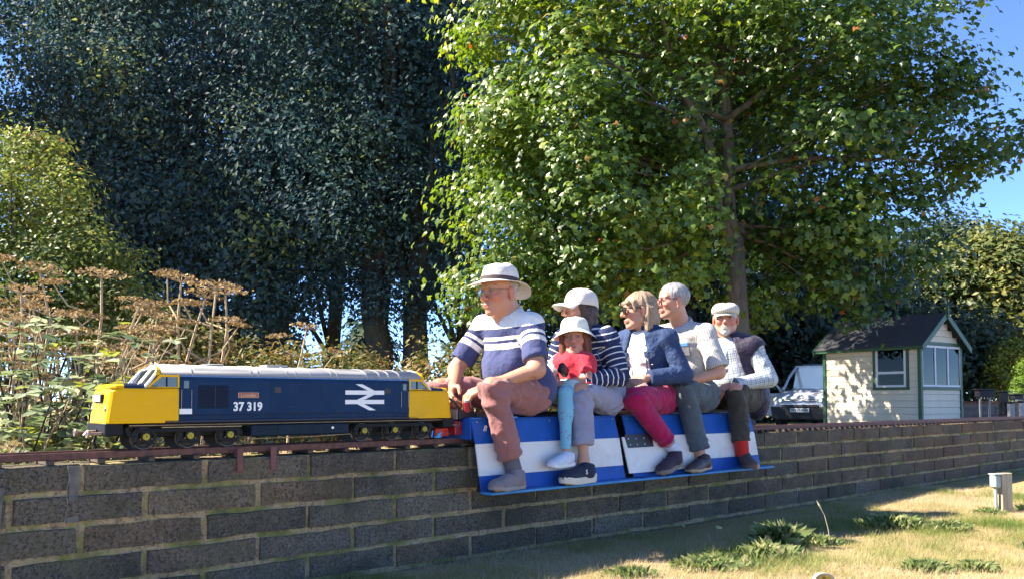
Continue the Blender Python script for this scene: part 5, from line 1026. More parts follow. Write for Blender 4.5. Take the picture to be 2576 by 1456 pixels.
# ================================================================== people: smooth implicit surfaces turned into one mesh per piece
class SD:
    def __init__(s, lo, hi, h):
        s.lo = np.array(lo, np.float32); s.h = h; s.n = np.ceil((np.array(hi) - s.lo) / h).astype(int) + 1
        s.ax = [s.lo[i] + h * np.arange(s.n[i], dtype=np.float32) for i in range(3)]
        s.g = np.full(s.n, .5, np.float32)
    def _sl(s, lo, hi):
        a = np.clip(np.floor((np.array(lo) - s.lo) / s.h).astype(int), 0, s.n - 1); b = np.clip(np.ceil((np.array(hi) - s.lo) / s.h).astype(int) + 1, 1, s.n)
        return tuple(slice(i, j) for i, j in zip(a, b))
    def _op(s, lo, hi, fn, k, sub=False):
        m = k + 2 * s.h; sl = s._sl(np.array(lo) - m, np.array(hi) + m)
        X = s.ax[0][sl[0]][:, None, None]; Y = s.ax[1][sl[1]][None, :, None]; Z = s.ax[2][sl[2]][None, None, :]
        if X.size == 0 or Y.size == 0 or Z.size == 0: return s
        d = fn(X, Y, Z); a = s.g[sl]
        if sub: d = -d; h = np.maximum(k - np.abs(a - d), 0) / max(k, 1e-6); s.g[sl] = np.maximum(a, d) + h * h * k * .25
        else: h = np.maximum(k - np.abs(a - d), 0) / max(k, 1e-6); s.g[sl] = np.minimum(a, d) - h * h * k * .25
        return s
    def cone(s, a, b, ra, rb, k=.01, sub=False):
        a = np.array(a, np.float32); b = np.array(b, np.float32); d = b - a; L = float(d @ d) + 1e-9; r = max(ra, rb)
        def fn(X, Y, Z):
            x, y, z = X - a[0], Y - a[1], Z - a[2]; t = np.clip((x * d[0] + y * d[1] + z * d[2]) / L, 0, 1)
            return np.sqrt((x - t * d[0]) ** 2 + (y - t * d[1]) ** 2 + (z - t * d[2]) ** 2) - (ra + (rb - ra) * t)
        return s._op(np.minimum(a, b) - r, np.maximum(a, b) + r, fn, k, sub)
    def ell(s, c, r, M=None, k=.01, sub=False):
        c = np.array(c, np.float32); r = np.array(r, np.float32); M = np.eye(3) if M is None else np.array(M); rm = float(r.max())
        def fn(X, Y, Z):
            x, y, z = X - c[0], Y - c[1], Z - c[2]; q = [(x * M[0, i] + y * M[1, i] + z * M[2, i]) / r[i] for i in range(3)]
            k0 = np.sqrt(q[0] ** 2 + q[1] ** 2 + q[2] ** 2) + 1e-6; k1 = np.sqrt((q[0] / r[0]) ** 2 + (q[1] / r[1]) ** 2 + (q[2] / r[2]) ** 2) + 1e-6
            return k0 * (k0 - 1) / k1
        return s._op(c - rm, c + rm, fn, k, sub)
    def cut(s, p, n, k=.004, ball=None):            # remove what lies on the side n points to (within a ball)
        p = np.array(p, np.float32); n = np.array(n, np.float32); n = n / np.linalg.norm(n)
        def fn(X, Y, Z):
            d = -((X - p[0]) * n[0] + (Y - p[1]) * n[1] + (Z - p[2]) * n[2])
            if ball is not None: d = np.maximum(d, np.sqrt((X - p[0]) ** 2 + (Y - p[1]) ** 2 + (Z - p[2]) ** 2) - ball)
            return d
        if ball is None: return s._op(s.lo, s.lo + s.h * s.n, fn, k, True)
        return s._op(p - ball, p + ball, fn, k, True)
    def wedge(s, p, n1, n2, k=.004, ball=9):        # remove the intersection of two half spaces
        p = np.array(p, np.float32); n1 = np.array(n1, np.float32); n2 = np.array(n2, np.float32); n1 = n1 / np.linalg.norm(n1); n2 = n2 / np.linalg.norm(n2)
        def fn(X, Y, Z):
            x, y, z = X - p[0], Y - p[1], Z - p[2]
            return np.maximum(-(x * n1[0] + y * n1[1] + z * n1[2]), -(x * n2[0] + y * n2[1] + z * n2[2]))
        return s._op(s.lo, s.lo + s.h * s.n, fn, k, True)
    def warp(s, fn): s.g += fn(s.ax[0][:, None, None], s.ax[1][None, :, None], s.ax[2][None, None, :]).astype(np.float32); return s
    def mesh(s):
        g = s.g; neg = g < 0
        c = [neg[i:g.shape[0] - 1 + i, j:g.shape[1] - 1 + j, k:g.shape[2] - 1 + k] for i in (0, 1) for j in (0, 1) for k in (0, 1)]
        al = c[0].copy(); an = c[0].copy()
        for q in c[1:]: al &= q; an |= q
        act = np.argwhere(an & ~al)
        if len(act) == 0: return np.zeros((0, 3)), np.zeros((0, 4), int)
        idx = np.full(al.shape, -1, np.int32); idx[act[:, 0], act[:, 1], act[:, 2]] = np.arange(len(act))
        cv = {}
        for i in (0, 1):
            for j in (0, 1):
                for k in (0, 1): cv[i, j, k] = g[act[:, 0] + i, act[:, 1] + j, act[:, 2] + k].astype(np.float64)
        S = np.zeros((len(act), 3)); N = np.zeros(len(act))
        for p in cv:
            for a in range(3):
                if p[a] == 0:
                    q = list(p); q[a] = 1; q = tuple(q); A, B = cv[p], cv[q]; m = (A < 0) != (B < 0)
                    t = np.where(m, A / np.where(m, A - B, 1), 0); pt = np.tile(np.array(p, float), (len(act), 1)); pt[:, a] = t
                    S += pt * m[:, None]; N += m
        V = (act + S / N[:, None]) * s.h + s.lo
        Fs = []
        for a in range(3):
            b, c_ = (a + 1) % 3, (a + 2) % 3
            sl0 = [slice(None)] * 3; sl1 = [slice(None)] * 3; sl0[a] = slice(0, -1); sl1[a] = slice(1, None)
            e = neg[tuple(sl0)] != neg[tuple(sl1)]; E = np.argwhere(e)
            ok = (E[:, b] > 0) & (E[:, c_] > 0) & (E[:, b] < g.shape[b] - 1) & (E[:, c_] < g.shape[c_] - 1); E = E[ok]
            if len(E) == 0: continue
            def cell(db, dc):
                q = E.copy(); q[:, b] += db; q[:, c_] += dc; return idx[q[:, 0], q[:, 1], q[:, 2]]
            Q = np.stack([cell(-1, -1), cell(0, -1), cell(0, 0), cell(-1, 0)], 1)
            flip = ~neg[E[:, 0], E[:, 1], E[:, 2]]; Q[flip] = Q[flip][:, ::-1]; Fs.append(Q)
        return V, np.concatenate(Fs)
def vnormals(V, F):
    n = np.cross(V[F[:, 2]] - V[F[:, 0]], V[F[:, 3]] - V[F[:, 1]]); N = np.zeros_like(V)
    for i in range(4): np.add.at(N, F[:, i], n)
    return N / (np.linalg.norm(N, axis=1, keepdims=True) + 1e-9)
A3 = lambda *p: np.array(p, float)
# ---- materials for people
def skin_mat():
    t = NT('skin'); c = t.N('Attribute', attribute_name='Col').outputs['Color']; n = t.noise(60, 4, .6)
    c = t.mix(t.ramp(n, [(.35, .0), (.7, .22)]), c, (.55, .2, .13))
    t.set(col=c, rough=.5, spec=.35, normal=t.bump(t.noise(240, 3), .25, .003))
    return t.m
MSKIN = skin_mat()
def cloth(name, col, stops=None, rough=.85, var=.14, weave=500, interp='CONSTANT'):
    t = NT(name)
    if stops: c = t.ramp(t.attr('st'), stops, interp)
    else: c = t.N('RGB').outputs[0]; c.default_value = (*col, 1)
    n = t.noise(9, 4); c = t.mix(1, c, t.ramp(n, [(.3, 1 - var), (.7, 1 + var)]), 'MULTIPLY')
    fold = t.noise(26, 3, .5); wv = t.noise(weave, 2)
    t.set(col=c, rough=rough, spec=.2, normal=t.bump(t.math('ADD', t.math('MULTIPLY', fold, 1.0), t.math('MULTIPLY', wv, .12)), .55, .02)); t.p.inputs['Sheen Weight'].default_value = .15
    return t.m
def check_cloth(name, base, line, freq=90, w=.35, freq2=None, line2=None):
    t = NT(name); a, b = t.attr('st'), t.attr('an')
    def lines(x, f, w_): return t.math('LESS_THAN', t.math('FRACT', t.math('MULTIPLY', x, f)), w_)
    h, v = lines(a, freq, w), lines(b, freq, w); s = t.math('MULTIPLY', t.math('ADD', h, v), .5)
    c = t.mix(s, base, line)
    if freq2:
        s2 = t.math('MAXIMUM', lines(a, freq2, .1), lines(b, freq2, .1)); c = t.mix(s2, c, line2)
    t.set(col=c, rough=.85, spec=.2, normal=t.bump(t.noise(20, 3), .25, .02)); return t.m
def hair_mat(name, c1, c2, c3=None, scale=(220, 220, 14)):
    t = NT(name); n = t.noise(1.0, 4, .7, t.coord('Object', scale)); c = t.ramp(n, [(.32, c1), (.55, c2), (.7, c3 or c2)])
    t.set(col=c, rough=.45, spec=.4, normal=t.bump(n, .8, .01)); return t.m
# ---- building blocks
def frame(fwd, up):
    f = unit(fwd); u = np.array(up, float); u = unit(u - f * (u @ f)); l = np.cross(u, f); return np.stack([f, l, u], 1)     # columns forward, left, up
def headframe(yaw, pitch=0, roll=0):
    y = R(yaw); f = A3(-math.cos(y), -math.sin(y), 0); l = A3(math.sin(y), -math.cos(y), 0); z = A3(0, 0, 1)
    p = R(pitch); f2 = f * math.cos(p) + z * math.sin(p); z2 = -f * math.sin(p) + z * math.cos(p)
    r = R(roll); l2 = l * math.cos(r) + z2 * math.sin(r); z3 = -l * math.sin(r) + z2 * math.cos(r)
    return np.stack([f2, l2, z3], 1)
def head_sdf(s, H):
    C, M, k = H['c'], H['M'], H['s']; w = H.get('w', 1.0)
    T = lambda f, l, z: C + M @ (A3(f, l * w, z) * k)
    E = lambda c, r, kk=.012, sub=False: s.ell(T(*c), A3(r[0], r[1] * w, r[2]) * k, M, kk * k, sub)
    K = lambda a, b, ra, rb, kk=.012, sub=False: s.cone(T(*a), T(*b), ra * k, rb * k, kk * k, sub)
    E((-.014, 0, .036), (.098, .077, .082)); E((.018, 0, -.03), (.070, .064, .084), .03); E((.03, 0, .05), (.066, .066, .05), .02)
    K((-.005, .052, -.055), (.058, .016, -.097), .020, .018, .025); K((-.005, -.052, -.055), (.058, -.016, -.097), .020, .018, .025)
    E((.070, 0, -.099), (.020, .023, .018), .018)
    for q in (-1, 1):
        E((.060, q * .040, -.022), (.026, .024, .024), .02)
        E((.108, q * .033, .006), (.022, .0215, .0145), .012, True)
        E((.0735, q * .033, .005), (.0185, .0175, .0145), .004)
        K((.090, q * .014, .027), (.074, q * .052, .027), .0095, .007, .012)
        E((-.006, q * .080, -.006), (.019, .0085, .033), .006); E((.002, q * .090, -.004), (.010, .006, .019), .004, True); E((-.004, q * .080, -.036), (.010, .008, .010), .006)
        E((.099, q * .0125, -.034), (.0105, .0085, .008), .006)
    K((.090, 0, .022), (.1145, 0, -.026), .0085, .0125, .012); E((.114, 0, -.030), (.0105, .0115, .0095), .006)
    E((.083, 0, -.066), (.016, .027, .022), .012)
    K((.0945, -.017, -.0615), (.0945, .017, -.0615), .0052, .0052, .006); K((.0925, -.014, -.0745), (.0925, .014, -.0745), .0062, .0062, .006)
    K((.1035, -.021, -.0678), (.1035, .021, -.0678), .0032, .0032, .004, True)
    K((.088, .021, -.034), (.078, .033, -.064), .003, .003, .006, True); K((.088, -.021, -.034), (.078, -.033, -.064), .003, .003, .006, True)
def hand_bones(w, d, pn, th, curl=.5, s=1.0, spread=.0):
    d, pn = unit(d), unit(pn); th = unit(np.array(th) - d * (np.array(th) @ d)); pn = unit(pn - d * (pn @ d) - th * (pn @ th)); B = []
    ls = (.040, .045, .042, .033); off = (.028, .0095, -.009, -.026); kn = (.086, .090, .086, .078)
    for i in range(4):
        k = w + d * kn[i] * s + th * off[i] * s; B.append((w + th * off[i] * .55 * s + d * .012 * s, k, .0165 * s, .0115 * s))
        a = curl * (.75 + .12 * i); p = k; L = ls[i] * s; r = .0094 * s
        for j in range(3):
            dd = d * math.cos(a) + pn * math.sin(a); dd = unit(dd + th * (1.5 - i) * spread); q = p + dd * L; B.append((p, q, r, r * .9)); p = q; r *= .9; L *= .72; a += curl * (.9 if j == 0 else .6)
    t0 = w + d * .022 * s + th * .026 * s; t1 = t0 + unit(d * .7 + th * .75 + pn * .45) * .042 * s; t2 = t1 + unit(d * .95 + th * .1 + pn * .45) * .032 * s; t3 = t2 + unit(d * .9 - th * .25 + pn * .5) * .025 * s
    B += [(t0, t1, .0155 * s, .012 * s), (t1, t2, .0115 * s, .0105 * s), (t2, t3, .0102 * s, .008 * s)]
    return B
def thin_out(V, F, keep, cell):
    key = np.where(keep[:, None], np.arange(len(V))[:, None] * np.array([[1, 0, 0]]) + np.array([[10 ** 7, 0, 0]]), np.floor(V / cell).astype(np.int64) + 5000)
    _, inv = np.unique(key, axis=0, return_inverse=True); inv = inv.ravel(); n = inv.max() + 1; W_ = np.zeros((n, 3)); c = np.bincount(inv, minlength=n)
    for i in range(3): W_[:, i] = np.bincount(inv, V[:, i], n) / c
    T = np.concatenate([F[:, [0, 1, 2]], F[:, [0, 2, 3]]]); T = inv[T]; ok = (T[:, 0] != T[:, 1]) & (T[:, 1] != T[:, 2]) & (T[:, 0] != T[:, 2]); T = T[ok]
    _, ui = np.unique(np.sort(T, 1), axis=0, return_index=True); return W_, T[np.sort(ui)]
def paint_skin(V, H, tone, blush, lip, extra=None):
    q = (V - H['c']) @ H['M'] / H['s']; w = H.get('w', 1.0); q[:, 1] /= w
    C = np.tile(np.array(tone, float), (len(V), 1))
    def blob(c, r, col, amt):
        d = np.sqrt((((q - np.array(c)) / np.array(r)) ** 2).sum(1)); m = np.clip(1.25 - d, 0, 1)[:, None] * amt; m = np.clip(m * 1.6, 0, amt); C[:] = C * (1 - m) + np.array(col) * m
    for s_ in (-1, 1): blob((.07, s_ * .045, -.025), (.05, .03, .03), blush, .7)
    blob((.115, 0, -.028), (.02, .018, .02), blush, .8)
    for s_ in (-1, 1): blob((0, s_ * .085, 0), (.03, .02, .05), blush, .6)
    blob((.1, 0, -.0675), (.022, .024, .0125), lip, .95); blob((.102, 0, -.0678), (.02, .021, .0035), (.06, .02, .015), .9)
    for s_ in (-1, 1):
        blob((.092, s_ * .033, .005), (.014, .020, .0105), (.10, .05, .035), .85)           # lashes and lid crease
        blob((.093, s_ * .033, .0045), (.01, .0135, .006), (.55, .5, .46), .9)
        blob((.095, s_ * .0335, .0045), (.012, .0065, .007), (.015, .012, .01), 1)
        blob((.09, s_ * .034, .029), (.02, .022, .0062), extra.get('brow', (.12, .08, .05)) if extra else (.12, .08, .05), .7)
    if extra and 'beard' in extra: blob((.085, 0, -.095), (.04, .034, .036), extra['beard'], .9)
    return C
def seg_param(V, a, b):
    d = b - a; L2 = d @ d; t = np.clip(((V - a) @ d) / L2, 0, 1); return t, np.linalg.norm(V - a - t[:, None] * d, axis=1)
def cloth_coords(V, J, sleeves=True):
    """st: height on the torso or length down the sleeve; an: distance round it"""
    P, N = J['pelvis'], J['neck']; ax = unit(N - P); f = J['TF'][:, 0]; l = J['TF'][:, 1]
    q = V - P; st = q @ ax; an = np.arctan2(q @ l, q @ f) * .15; arm = np.zeros(len(V)); best = np.full(len(V), 9.0)
    if sleeves:
        for sd in ('n', 'f'):
            s_, e, w = J['sh' + sd], J['el' + sd], J['wr' + sd]; t1, d1 = seg_param(V, s_, e); t2, d2 = seg_param(V, e, w)
            L1, L2 = np.linalg.norm(e - s_), np.linalg.norm(w - e); d = np.minimum(d1, d2); ln = np.where(d1 <= d2, t1 * L1, L1 + t2 * L2)
            tors = seg_param(V, P, N)[1]; m = (d < .085) & (ln > .06) & (d < tors * .8)
            axv = np.where((d1 <= d2)[:, None], unit(e - s_), unit(w - e)); cen = np.where((d1 <= d2)[:, None], s_ + t1[:, None] * (e - s_), e + t2[:, None] * (w - e))
            r = V - cen; ref = np.cross(axv, l); ref /= np.linalg.norm(ref, axis=1, keepdims=True) + 1e-6; ref2 = np.cross(axv, ref)
            aa = np.arctan2((r * ref).sum(1), (r * ref2).sum(1)) * .055
            top = (s_ - P) @ ax
            st = np.where(m, top + .04 - ln, st); an = np.where(m, aa, an); arm = np.where(m, 1, arm)
    return st, an, arm
def person_setup(D):
    O = A3(D['pelvis'][0], VC, 0); J = {}
    for k, v in D.items():
        if k in ('pelvis', 'neck') or k[:2] in ('sh', 'el', 'wr', 'hi', 'kn', 'an', 'to', 'he') and k[-1] in 'nf' and len(k) == 3: J[k] = A3(*v) - O
    P, N = J['pelvis'], J['neck']; up = unit(N - P); lat = unit(J['shn'] - J['shf']); f = unit(np.cross(lat, up)); l = np.cross(up, f); J['TF'] = np.stack([f, l, up], 1)
    root = empty('person', trk(O[0], O[1], 0), ANG, D['label'], 'person', D.get('group'))
    H = dict(c=A3(*D['head']) - O, M=headframe(*D['look']), s=D.get('hs', 1.0), w=D.get('hw', 1.0))
    return root, J, H, O
def torso(s, J, B, off, k=.05, shoulders=True, lo=0.0):
    P, N, TF = J['pelvis'], J['neck'], J['TF']; L = np.linalg.norm(N - P); f, l, up = TF.T; bw, bd, belly = B.get('w', 1), B.get('d', 1), B.get('belly', 0); g = B.get('g', 1)
    E = lambda h, fx, r: s.ell(P + up * h * L + f * fx * g, A3(r[0] * bd * g + off, r[1] * bw * g + off, r[2] * g + off), TF, k)
    E(.04, .0, (.115, .170, .115)); E(.36, .012 + belly * .6, (.105 + belly, .150 + belly * .3, .15)); E(.70, .01, (.108, .152, .15))
    if B.get('bust'): 
        for q in (-1, 1): s.ell(P + up * .64 * L + f * .075 * g + l * q * .065, A3(.06, .062, .065) * B['bust'] + off, TF, .04)
    if shoulders:
        r = .060 * g + off
        s.cone(N - up * .045 * g + f * .0, J['shn'] - l * .01, .066 * g + off, r, k); s.cone(N - up * .045 * g, J['shf'] + l * .01, .066 * g + off, r, k)
def arms(s, J, g, off, r=(.056, .046, .043, .031), k=.02, sides='nf', fore=True, cutl=None):
    for q in sides:
        s.cone(J['sh' + q], J['el' + q], r[0] * g + off, r[1] * g + off, k)
        if fore: s.cone(J['el' + q], J['wr' + q], r[2] * g + off, r[3] * g + off, k)
def legs(s, J, g, off, r=(.092, .066, .062, .042), k=.03, sides='nf'):
    for q in sides:
        s.cone(J['hi' + q], J['kn' + q], r[0] * g + off, r[1] * g + off, k); s.cone(J['kn' + q], J['an' + q], r[2] * g + off, r[3] * g + off, k * .6)
        calf = J['kn' + q] * .65 + J['an' + q] * .35; back = J['TF'][:, 0] * -.016 * g; s.ell(calf + back, A3(.05, .05, .09) * g + off, None, .04)
def ground_box(pts, pad): P = np.array(pts); return P.min(0) - pad, P.max(0) + pad
def make_body(root, D, J, H):
    g = D.get('g', 1.0); hb = []
    for q in 'nf':
        hd = D.get('hand' + q)
        if hd: hb += hand_bones(J['wr' + q], hd[0], hd[1], hd[2], hd[3], D.get('hg', .98 * g))
    pts = [J[k] for k in J if k != 'TF'] + [H['c'] + A3(0, 0, .12 * H['s'])] + [b[1] for b in hb] + [H['c'] - A3(.1, 0, 0), H['c'] + A3(0, -.1, 0), H['c'] + A3(0, .1, 0)]
    lo, hi = ground_box(pts, .05); s = SD(lo, hi, D.get('res', .0048))
    torso(s, J, D['B'], -.016 * g); legs(s, J, g, -.014 * g); arms(s, J, g, -.004, D.get('armr', (.056, .044, .043, .028)))
    for q in 'nf':
        s.cone(J['he' + q] + A3(0, 0, .03), J['to' + q] + A3(.03, 0, .02), .026 * g, .022 * g, .02); s.cone(J['an' + q], J['he' + q] * .7 + J['to' + q] * .3 + A3(0, 0, .03), .033 * g, .03 * g, .02)
    nk = D.get('nkr', .055) * H['s']; up = H['M'][:, 2]; f = H['M'][:, 0]
    s.cone(J['neck'] - A3(0, 0, .03), H['c'] - up * .05 * H['s'] - f * .022 * H['s'], nk * 1.12, nk, .03)
    head_sdf(s, H)
    for b in hb: s.cone(b[0], b[1], b[2], b[3], .005)
    V, F = s.mesh(); kp = np.linalg.norm(V - H['c'], axis=1) < .155 * H['s']
    for q in 'nf': kp |= np.linalg.norm(V - J['wr' + q] - unit(D['hand' + q][0]) * .07, axis=1) < .12
    V, F = thin_out(V, F, kp, .0095); C = paint_skin(V, H, D['tone'], D['blush'], D['lip'], D.get('paint'))
    dh = np.full(len(V), 9.0)
    for q in 'nf': dh = np.minimum(dh, np.linalg.norm(V - J['wr' + q], axis=1))
    m = np.clip(1.3 - dh / .12, 0, 1)[:, None] * .35; C = C * (1 - m) + np.array(D['blush']) * m
    return mesh_np('body', V, F, MSKIN, root, True, {'Col': C})
def crease(P, seed): return 1 - np.abs(vnoise(P, seed)) * 2.6
def garment(name, s, mat, root, J, amp=.004, sc=(18, 18, 18), seed=1, sleeves=True, extra=None):
    V, F = s.mesh(); N = vnormals(V, F)
    st, an, arm = cloth_coords(V, J, sleeves)
    d = amp * (fbm(V * np.array(sc), seed, 2) + .6 * np.sin(st * 70 + 6 * vnoise(V * 7, seed + 9)) * np.clip(vnoise(V * 6, seed + 4) + .2, 0, 1))
    d = d + amp * .9 * np.clip(crease(V * np.array(sc) * .75 + 3 * vnoise(V * 5, seed + 7)[:, None], seed + 3), -.5, 1) * np.clip(vnoise(V * 5, seed + 11) + .45, 0, 1)
    V = V + N * d[:, None]; at_ = {'st': st, 'an': an, 'arm': arm}
    if extra: at_.update(extra(V, st, an))
    return mesh_np(name, V, F, mat, root, True, at_)
def trousers(root, D, J, mat, hem=.62, seed=3, name='trousers', flare=1.0, top=.30, r=None, hemn=None):
    g = D.get('g', 1.0); lo, hi = ground_box([J[k] for k in J if k[:2] in ('hi', 'kn', 'an', 'pe')], .17); s = SD(lo, hi, .009)
    P, TF = J['pelvis'], J['TF']; s.ell(P + TF[:, 2] * .015, A3(.125, .178, .115) * g * D['B'].get('w', 1), TF, .04)
    r = r or (.095, .071, .068, .057 * flare)
    for q in 'nf':
        hi_, kn, an = J['hi' + q], J['kn' + q], J['an' + q]; s.cone(hi_, kn, r[0] * g, r[1] * g, .05); hm = kn + (an - kn) * (hem if hemn is None or q == 'f' else hemn)
        e = kn + (an - kn) * 1.1; s.cone(kn, e, r[2] * g, r[3] * g, .012)
        s.ell(hi_ * .75 + kn * .25 + A3(.02, 0, -.02), A3(.12, .085, .095) * g, None, .04)
        s.cut(hm, (an - kn), .002, ball=.16)
    s.cut(P + TF[:, 2] * top * .5, TF[:, 2], .01)
    V, F = s.mesh(); N = vnormals(V, F); d = np.zeros(len(V))
    for q in 'nf':   # folds gather at the knee and run across the leg
        kn, an, hi_ = J['kn' + q], J['an' + q], J['hi' + q]
        dk = np.linalg.norm(V - kn, axis=1); w_ = np.exp(-(dk / .13) ** 2); d += w_ * .009 * np.sin(((V - kn) @ unit(an - hi_)) * 95 + 5 * vnoise(V * 9, seed))
        da = np.linalg.norm(V - an, axis=1); w2 = np.exp(-(da / .12) ** 2); d += w2 * .008 * np.sin((V @ unit(an - kn)) * 120 + 5 * vnoise(V * 10, seed + 2))
        dh = np.linalg.norm(V - hi_, axis=1); w3 = np.exp(-(dh / .15) ** 2); d += w3 * .010 * np.sin(((V - hi_) @ unit(kn - hi_ + A3(0, 0, .3))) * 80 + 5 * vnoise(V * 8, seed + 5))
    d += .004 * fbm(V * np.array([14, 14, 9]), seed, 2) + .008 * np.clip(crease(V * np.array([11, 11, 15]) + 2.5 * vnoise(V * 5, seed + 7)[:, None], seed + 3), -.5, 1) * np.clip(vnoise(V * 5, seed + 11) + .4, 0, 1)
    return mesh_np(name, V + N * d[:, None], F, mat, root, True, {'st': V[:, 2], 'an': V[:, 1]})
def shoe(root, J, q, D, upper, sole, name='shoe', lace=None, thick=.022, bulk=1.0, pitch_mark=None, strap=None):
    he, to, an = J['he' + q], J['to' + q], J['an' + q]; f = unit(to - he); up0 = A3(0, 0, 1); M = frame(f, up0); L = np.linalg.norm(to - he); b = bulk
    W2T = lambda x, y, z: he + M @ A3(x * L, y, z)
    # sole: outline extruded
    prof = [(-.04, .014), (-.055, 0)]
    out = [(-.06, .0), (-.045, .022), (.05, .031), (.3, .030), (.55, .037), (.78, .043), (.93, .036), (1.02, .018), (1.045, 0)]
    out = [(x, y * b) for x, y in out]; ring = out + [(x, -y) for x, y in out[::-1][1:-1]]
    V = []; n = len(ring)
    rock = lambda x: .012 * max(0, x - .75) / .3 + .006 * max(0, .1 - x)
    for z, e in ((0, .94), (.004, 1.0), (thick * .8, 1.03), (thick, .98)):
        for x, y in ring: V.append(W2T(.5 + (x - .5) * (1 + (e - 1) * .5), y * e, z + rock(x) + (.012 if x < .25 and z > .01 and thick > .025 else 0)))
    F = [tuple(range(n))[::-1], tuple(3 * n + k for k in range(n))]
    for i in range(3):
        for k in range(n): F.append((i*n+k, i*n+(k+1)%n, (i+1)*n+(k+1)%n, (i+1)*n+k))
    lo, hi = ground_box([he, to, an], .07); s = SD(lo, hi, .0055); z0 = thick * .7
    s.ell(W2T(.78, 0, z0 + .014), A3(.27 * L, .040 * b, .034 * b), M, .02); s.ell(W2T(.45, 0, z0 + .02), A3(.30 * L, .033 * b, .045 * b), M, .03); s.ell(W2T(.14, 0, z0 + .03), A3(.21 * L, .031 * b, .052 * b), M, .03)
    s.cone(W2T(.2, 0, z0 + .035), he * .05 + an * .95 + M @ A3(-.01, 0, -.005), .033 * b, .038 * b, .03)
    s.cut(W2T(.2, 0, .082 * b + thick * .5), unit(M @ A3(-.25, 0, 1)), .004); s.cut(W2T(0, 0, z0), M @ A3(0, 0, -1), .002)
    Vu, Fu = s.mesh(); o = mesh_np(name, Vu, Fu, upper, root, True, {'st': Vu[:, 2], 'an': Vu[:, 1]})
    so = MB().add(V, F).build('sole', sole, o, smooth=False)
    if lace:
        for k in range(4):
            x = .42 + .085 * k; zz = z0 + .066 * b - .011 * k * b
            MB().tube([W2T(x, -.022, zz - .008), W2T(x + .01, 0, zz + .002), W2T(x, .022, zz - .008)], .0026, 6).build('lace', lace, o)
    if strap:
        for k in range(2):
            x = .40 + .16 * k; zz = z0 + .062 * b - .018 * k * b
            P = [(x, -.038 * b, zz - .034), (x, -.03 * b, zz - .008), (x, -.008, zz + .003), (x, .012, zz + .002), (x, .03 * b, zz - .01), (x, .038 * b, zz - .034)]
            V2 = [W2T(p[0] - .035, p[1], p[2]) for p in P] + [W2T(p[0] + .035, p[1], p[2]) for p in P]; F2 = [(i, i + 1, 7 + i, 6 + i) for i in range(5)]
            so2 = MB().add(V2, F2).build('strap', strap, o); md = so2.modifiers.new('s', 'SOLIDIFY'); md.thickness = .004
    return o, W2T, M, L
def sock(root, J, q, mat, z0=.02, z1=.12, r=.038):
    a = J['an' + q]; k = unit(J['kn' + q] - a); lo, hi = ground_box([a, a + k * z1], .06); s = SD(lo, hi, .0065)
    s.cone(a - k * .03, a + k * z1, r, r * 1.05, .004); s.cut(a + k * z1, k, .002); s.cut(a - k * z0, -k, .002); V, F = s.mesh()
    return mesh_np('sock', V, F, mat, root, True, {'st': V[:, 2], 'an': V[:, 1]})
def hmat(H): M = np.eye(4); M[:3, :3] = H['M'] * H['s']; M[:3, 3] = H['c']; return Matrix(M.tolist())
def head_piece(mb, name, mat, root, H, smooth=True, solid=0, sub=0):
    o = mb.build(name, mat, root, smooth); o.data.transform(hmat(H))
    if solid: md = o.modifiers.new('s', 'SOLIDIFY'); md.thickness = solid; md.offset = 0
    if sub: md = o.modifiers.new('u', 'SUBSURF'); md.levels = sub; md.render_levels = sub
    return o
def rev(rings, close_top=True, n=None):      # rings: list of list of points
    n = len(rings[0]); V = [p for r in rings for p in r]; F = []
    for i in range(len(rings) - 1):
        for k in range(n): F.append((i*n+k, i*n+(k+1)%n, (i+1)*n+(k+1)%n, (i+1)*n+k))
    if close_top: F.append(tuple((len(rings)-1)*n + k for k in range(n)))
    return MB().add(V, F)
def glasses(root, H, frame_mat, lens_mat, w=.023, h=.017, z=.003, fx=.113, r=.0016, temple=True, rims=True, name='glasses'):
    g = MB()
    for q in (-1, 1):
        P = [(fx - .10 * (abs(w * math.cos(a)) * .0) - .012 * abs((q * .034 + w * math.cos(a)) / .06) ** 2, q * .034 + w * math.copysign(abs(math.cos(a)) ** .75, math.cos(a)), z + h * math.copysign(abs(math.sin(a)) ** .75, math.sin(a))) for a in np.linspace(0, 2 * math.pi, 17)]
        if rims: g.tube(P, r, 5, cap=False)
        if temple: g.tube([(fx - .012, q * .056, z + h * .5), (fx - .028, q * .071, z + h * .55), (.03, q * .080, z + .01), (-.015, q * .084, z + .006)], r * 1.1, 5)
    g.tube([(fx, -.011, z + h * .3), (fx + .002, 0, z + h * .42), (fx, .011, z + h * .3)], r, 5)
    o = head_piece(g, name, frame_mat, root, H)
    for q in (-1, 1):
        P = [(fx - .001 - .012 * abs((q * .034 + w * math.cos(a)) / .06) ** 2, q * .034 + w * .97 * math.copysign(abs(math.cos(a)) ** .75, math.cos(a)), z + h * .97 * math.copysign(abs(math.sin(a)) ** .75, math.sin(a))) for a in np.linspace(0, 2 * math.pi, 17)[:-1]]
        l_ = MB().add(P, [tuple(range(16))]); lo = l_.build('lens', lens_mat, o, fixn=False); lo.data.transform(hmat(H))
    return o
def hair_piece(root, H, mat, build, name='hair', res=.0052, amp=.003, freq=(90, 90, 12), seed=2):
    s = SD((-.19, -.16, -.23), (.15, .16, .16), res); build(s); V, F = s.mesh(); N = vnormals(V, F)
    th = np.arctan2(V[:, 1], V[:, 0] + .01) * .09; q = np.stack([th * freq[0], V[:, 0] * freq[1] * .25, V[:, 2] * freq[2]], 1)
    V = V + N * (amp * fbm(q, seed, 2))[:, None]; V[:, 1] *= H.get('w', 1.0)
    o = mesh_np(name, V, F, mat, root, True); o.data.transform(hmat(H)); return o
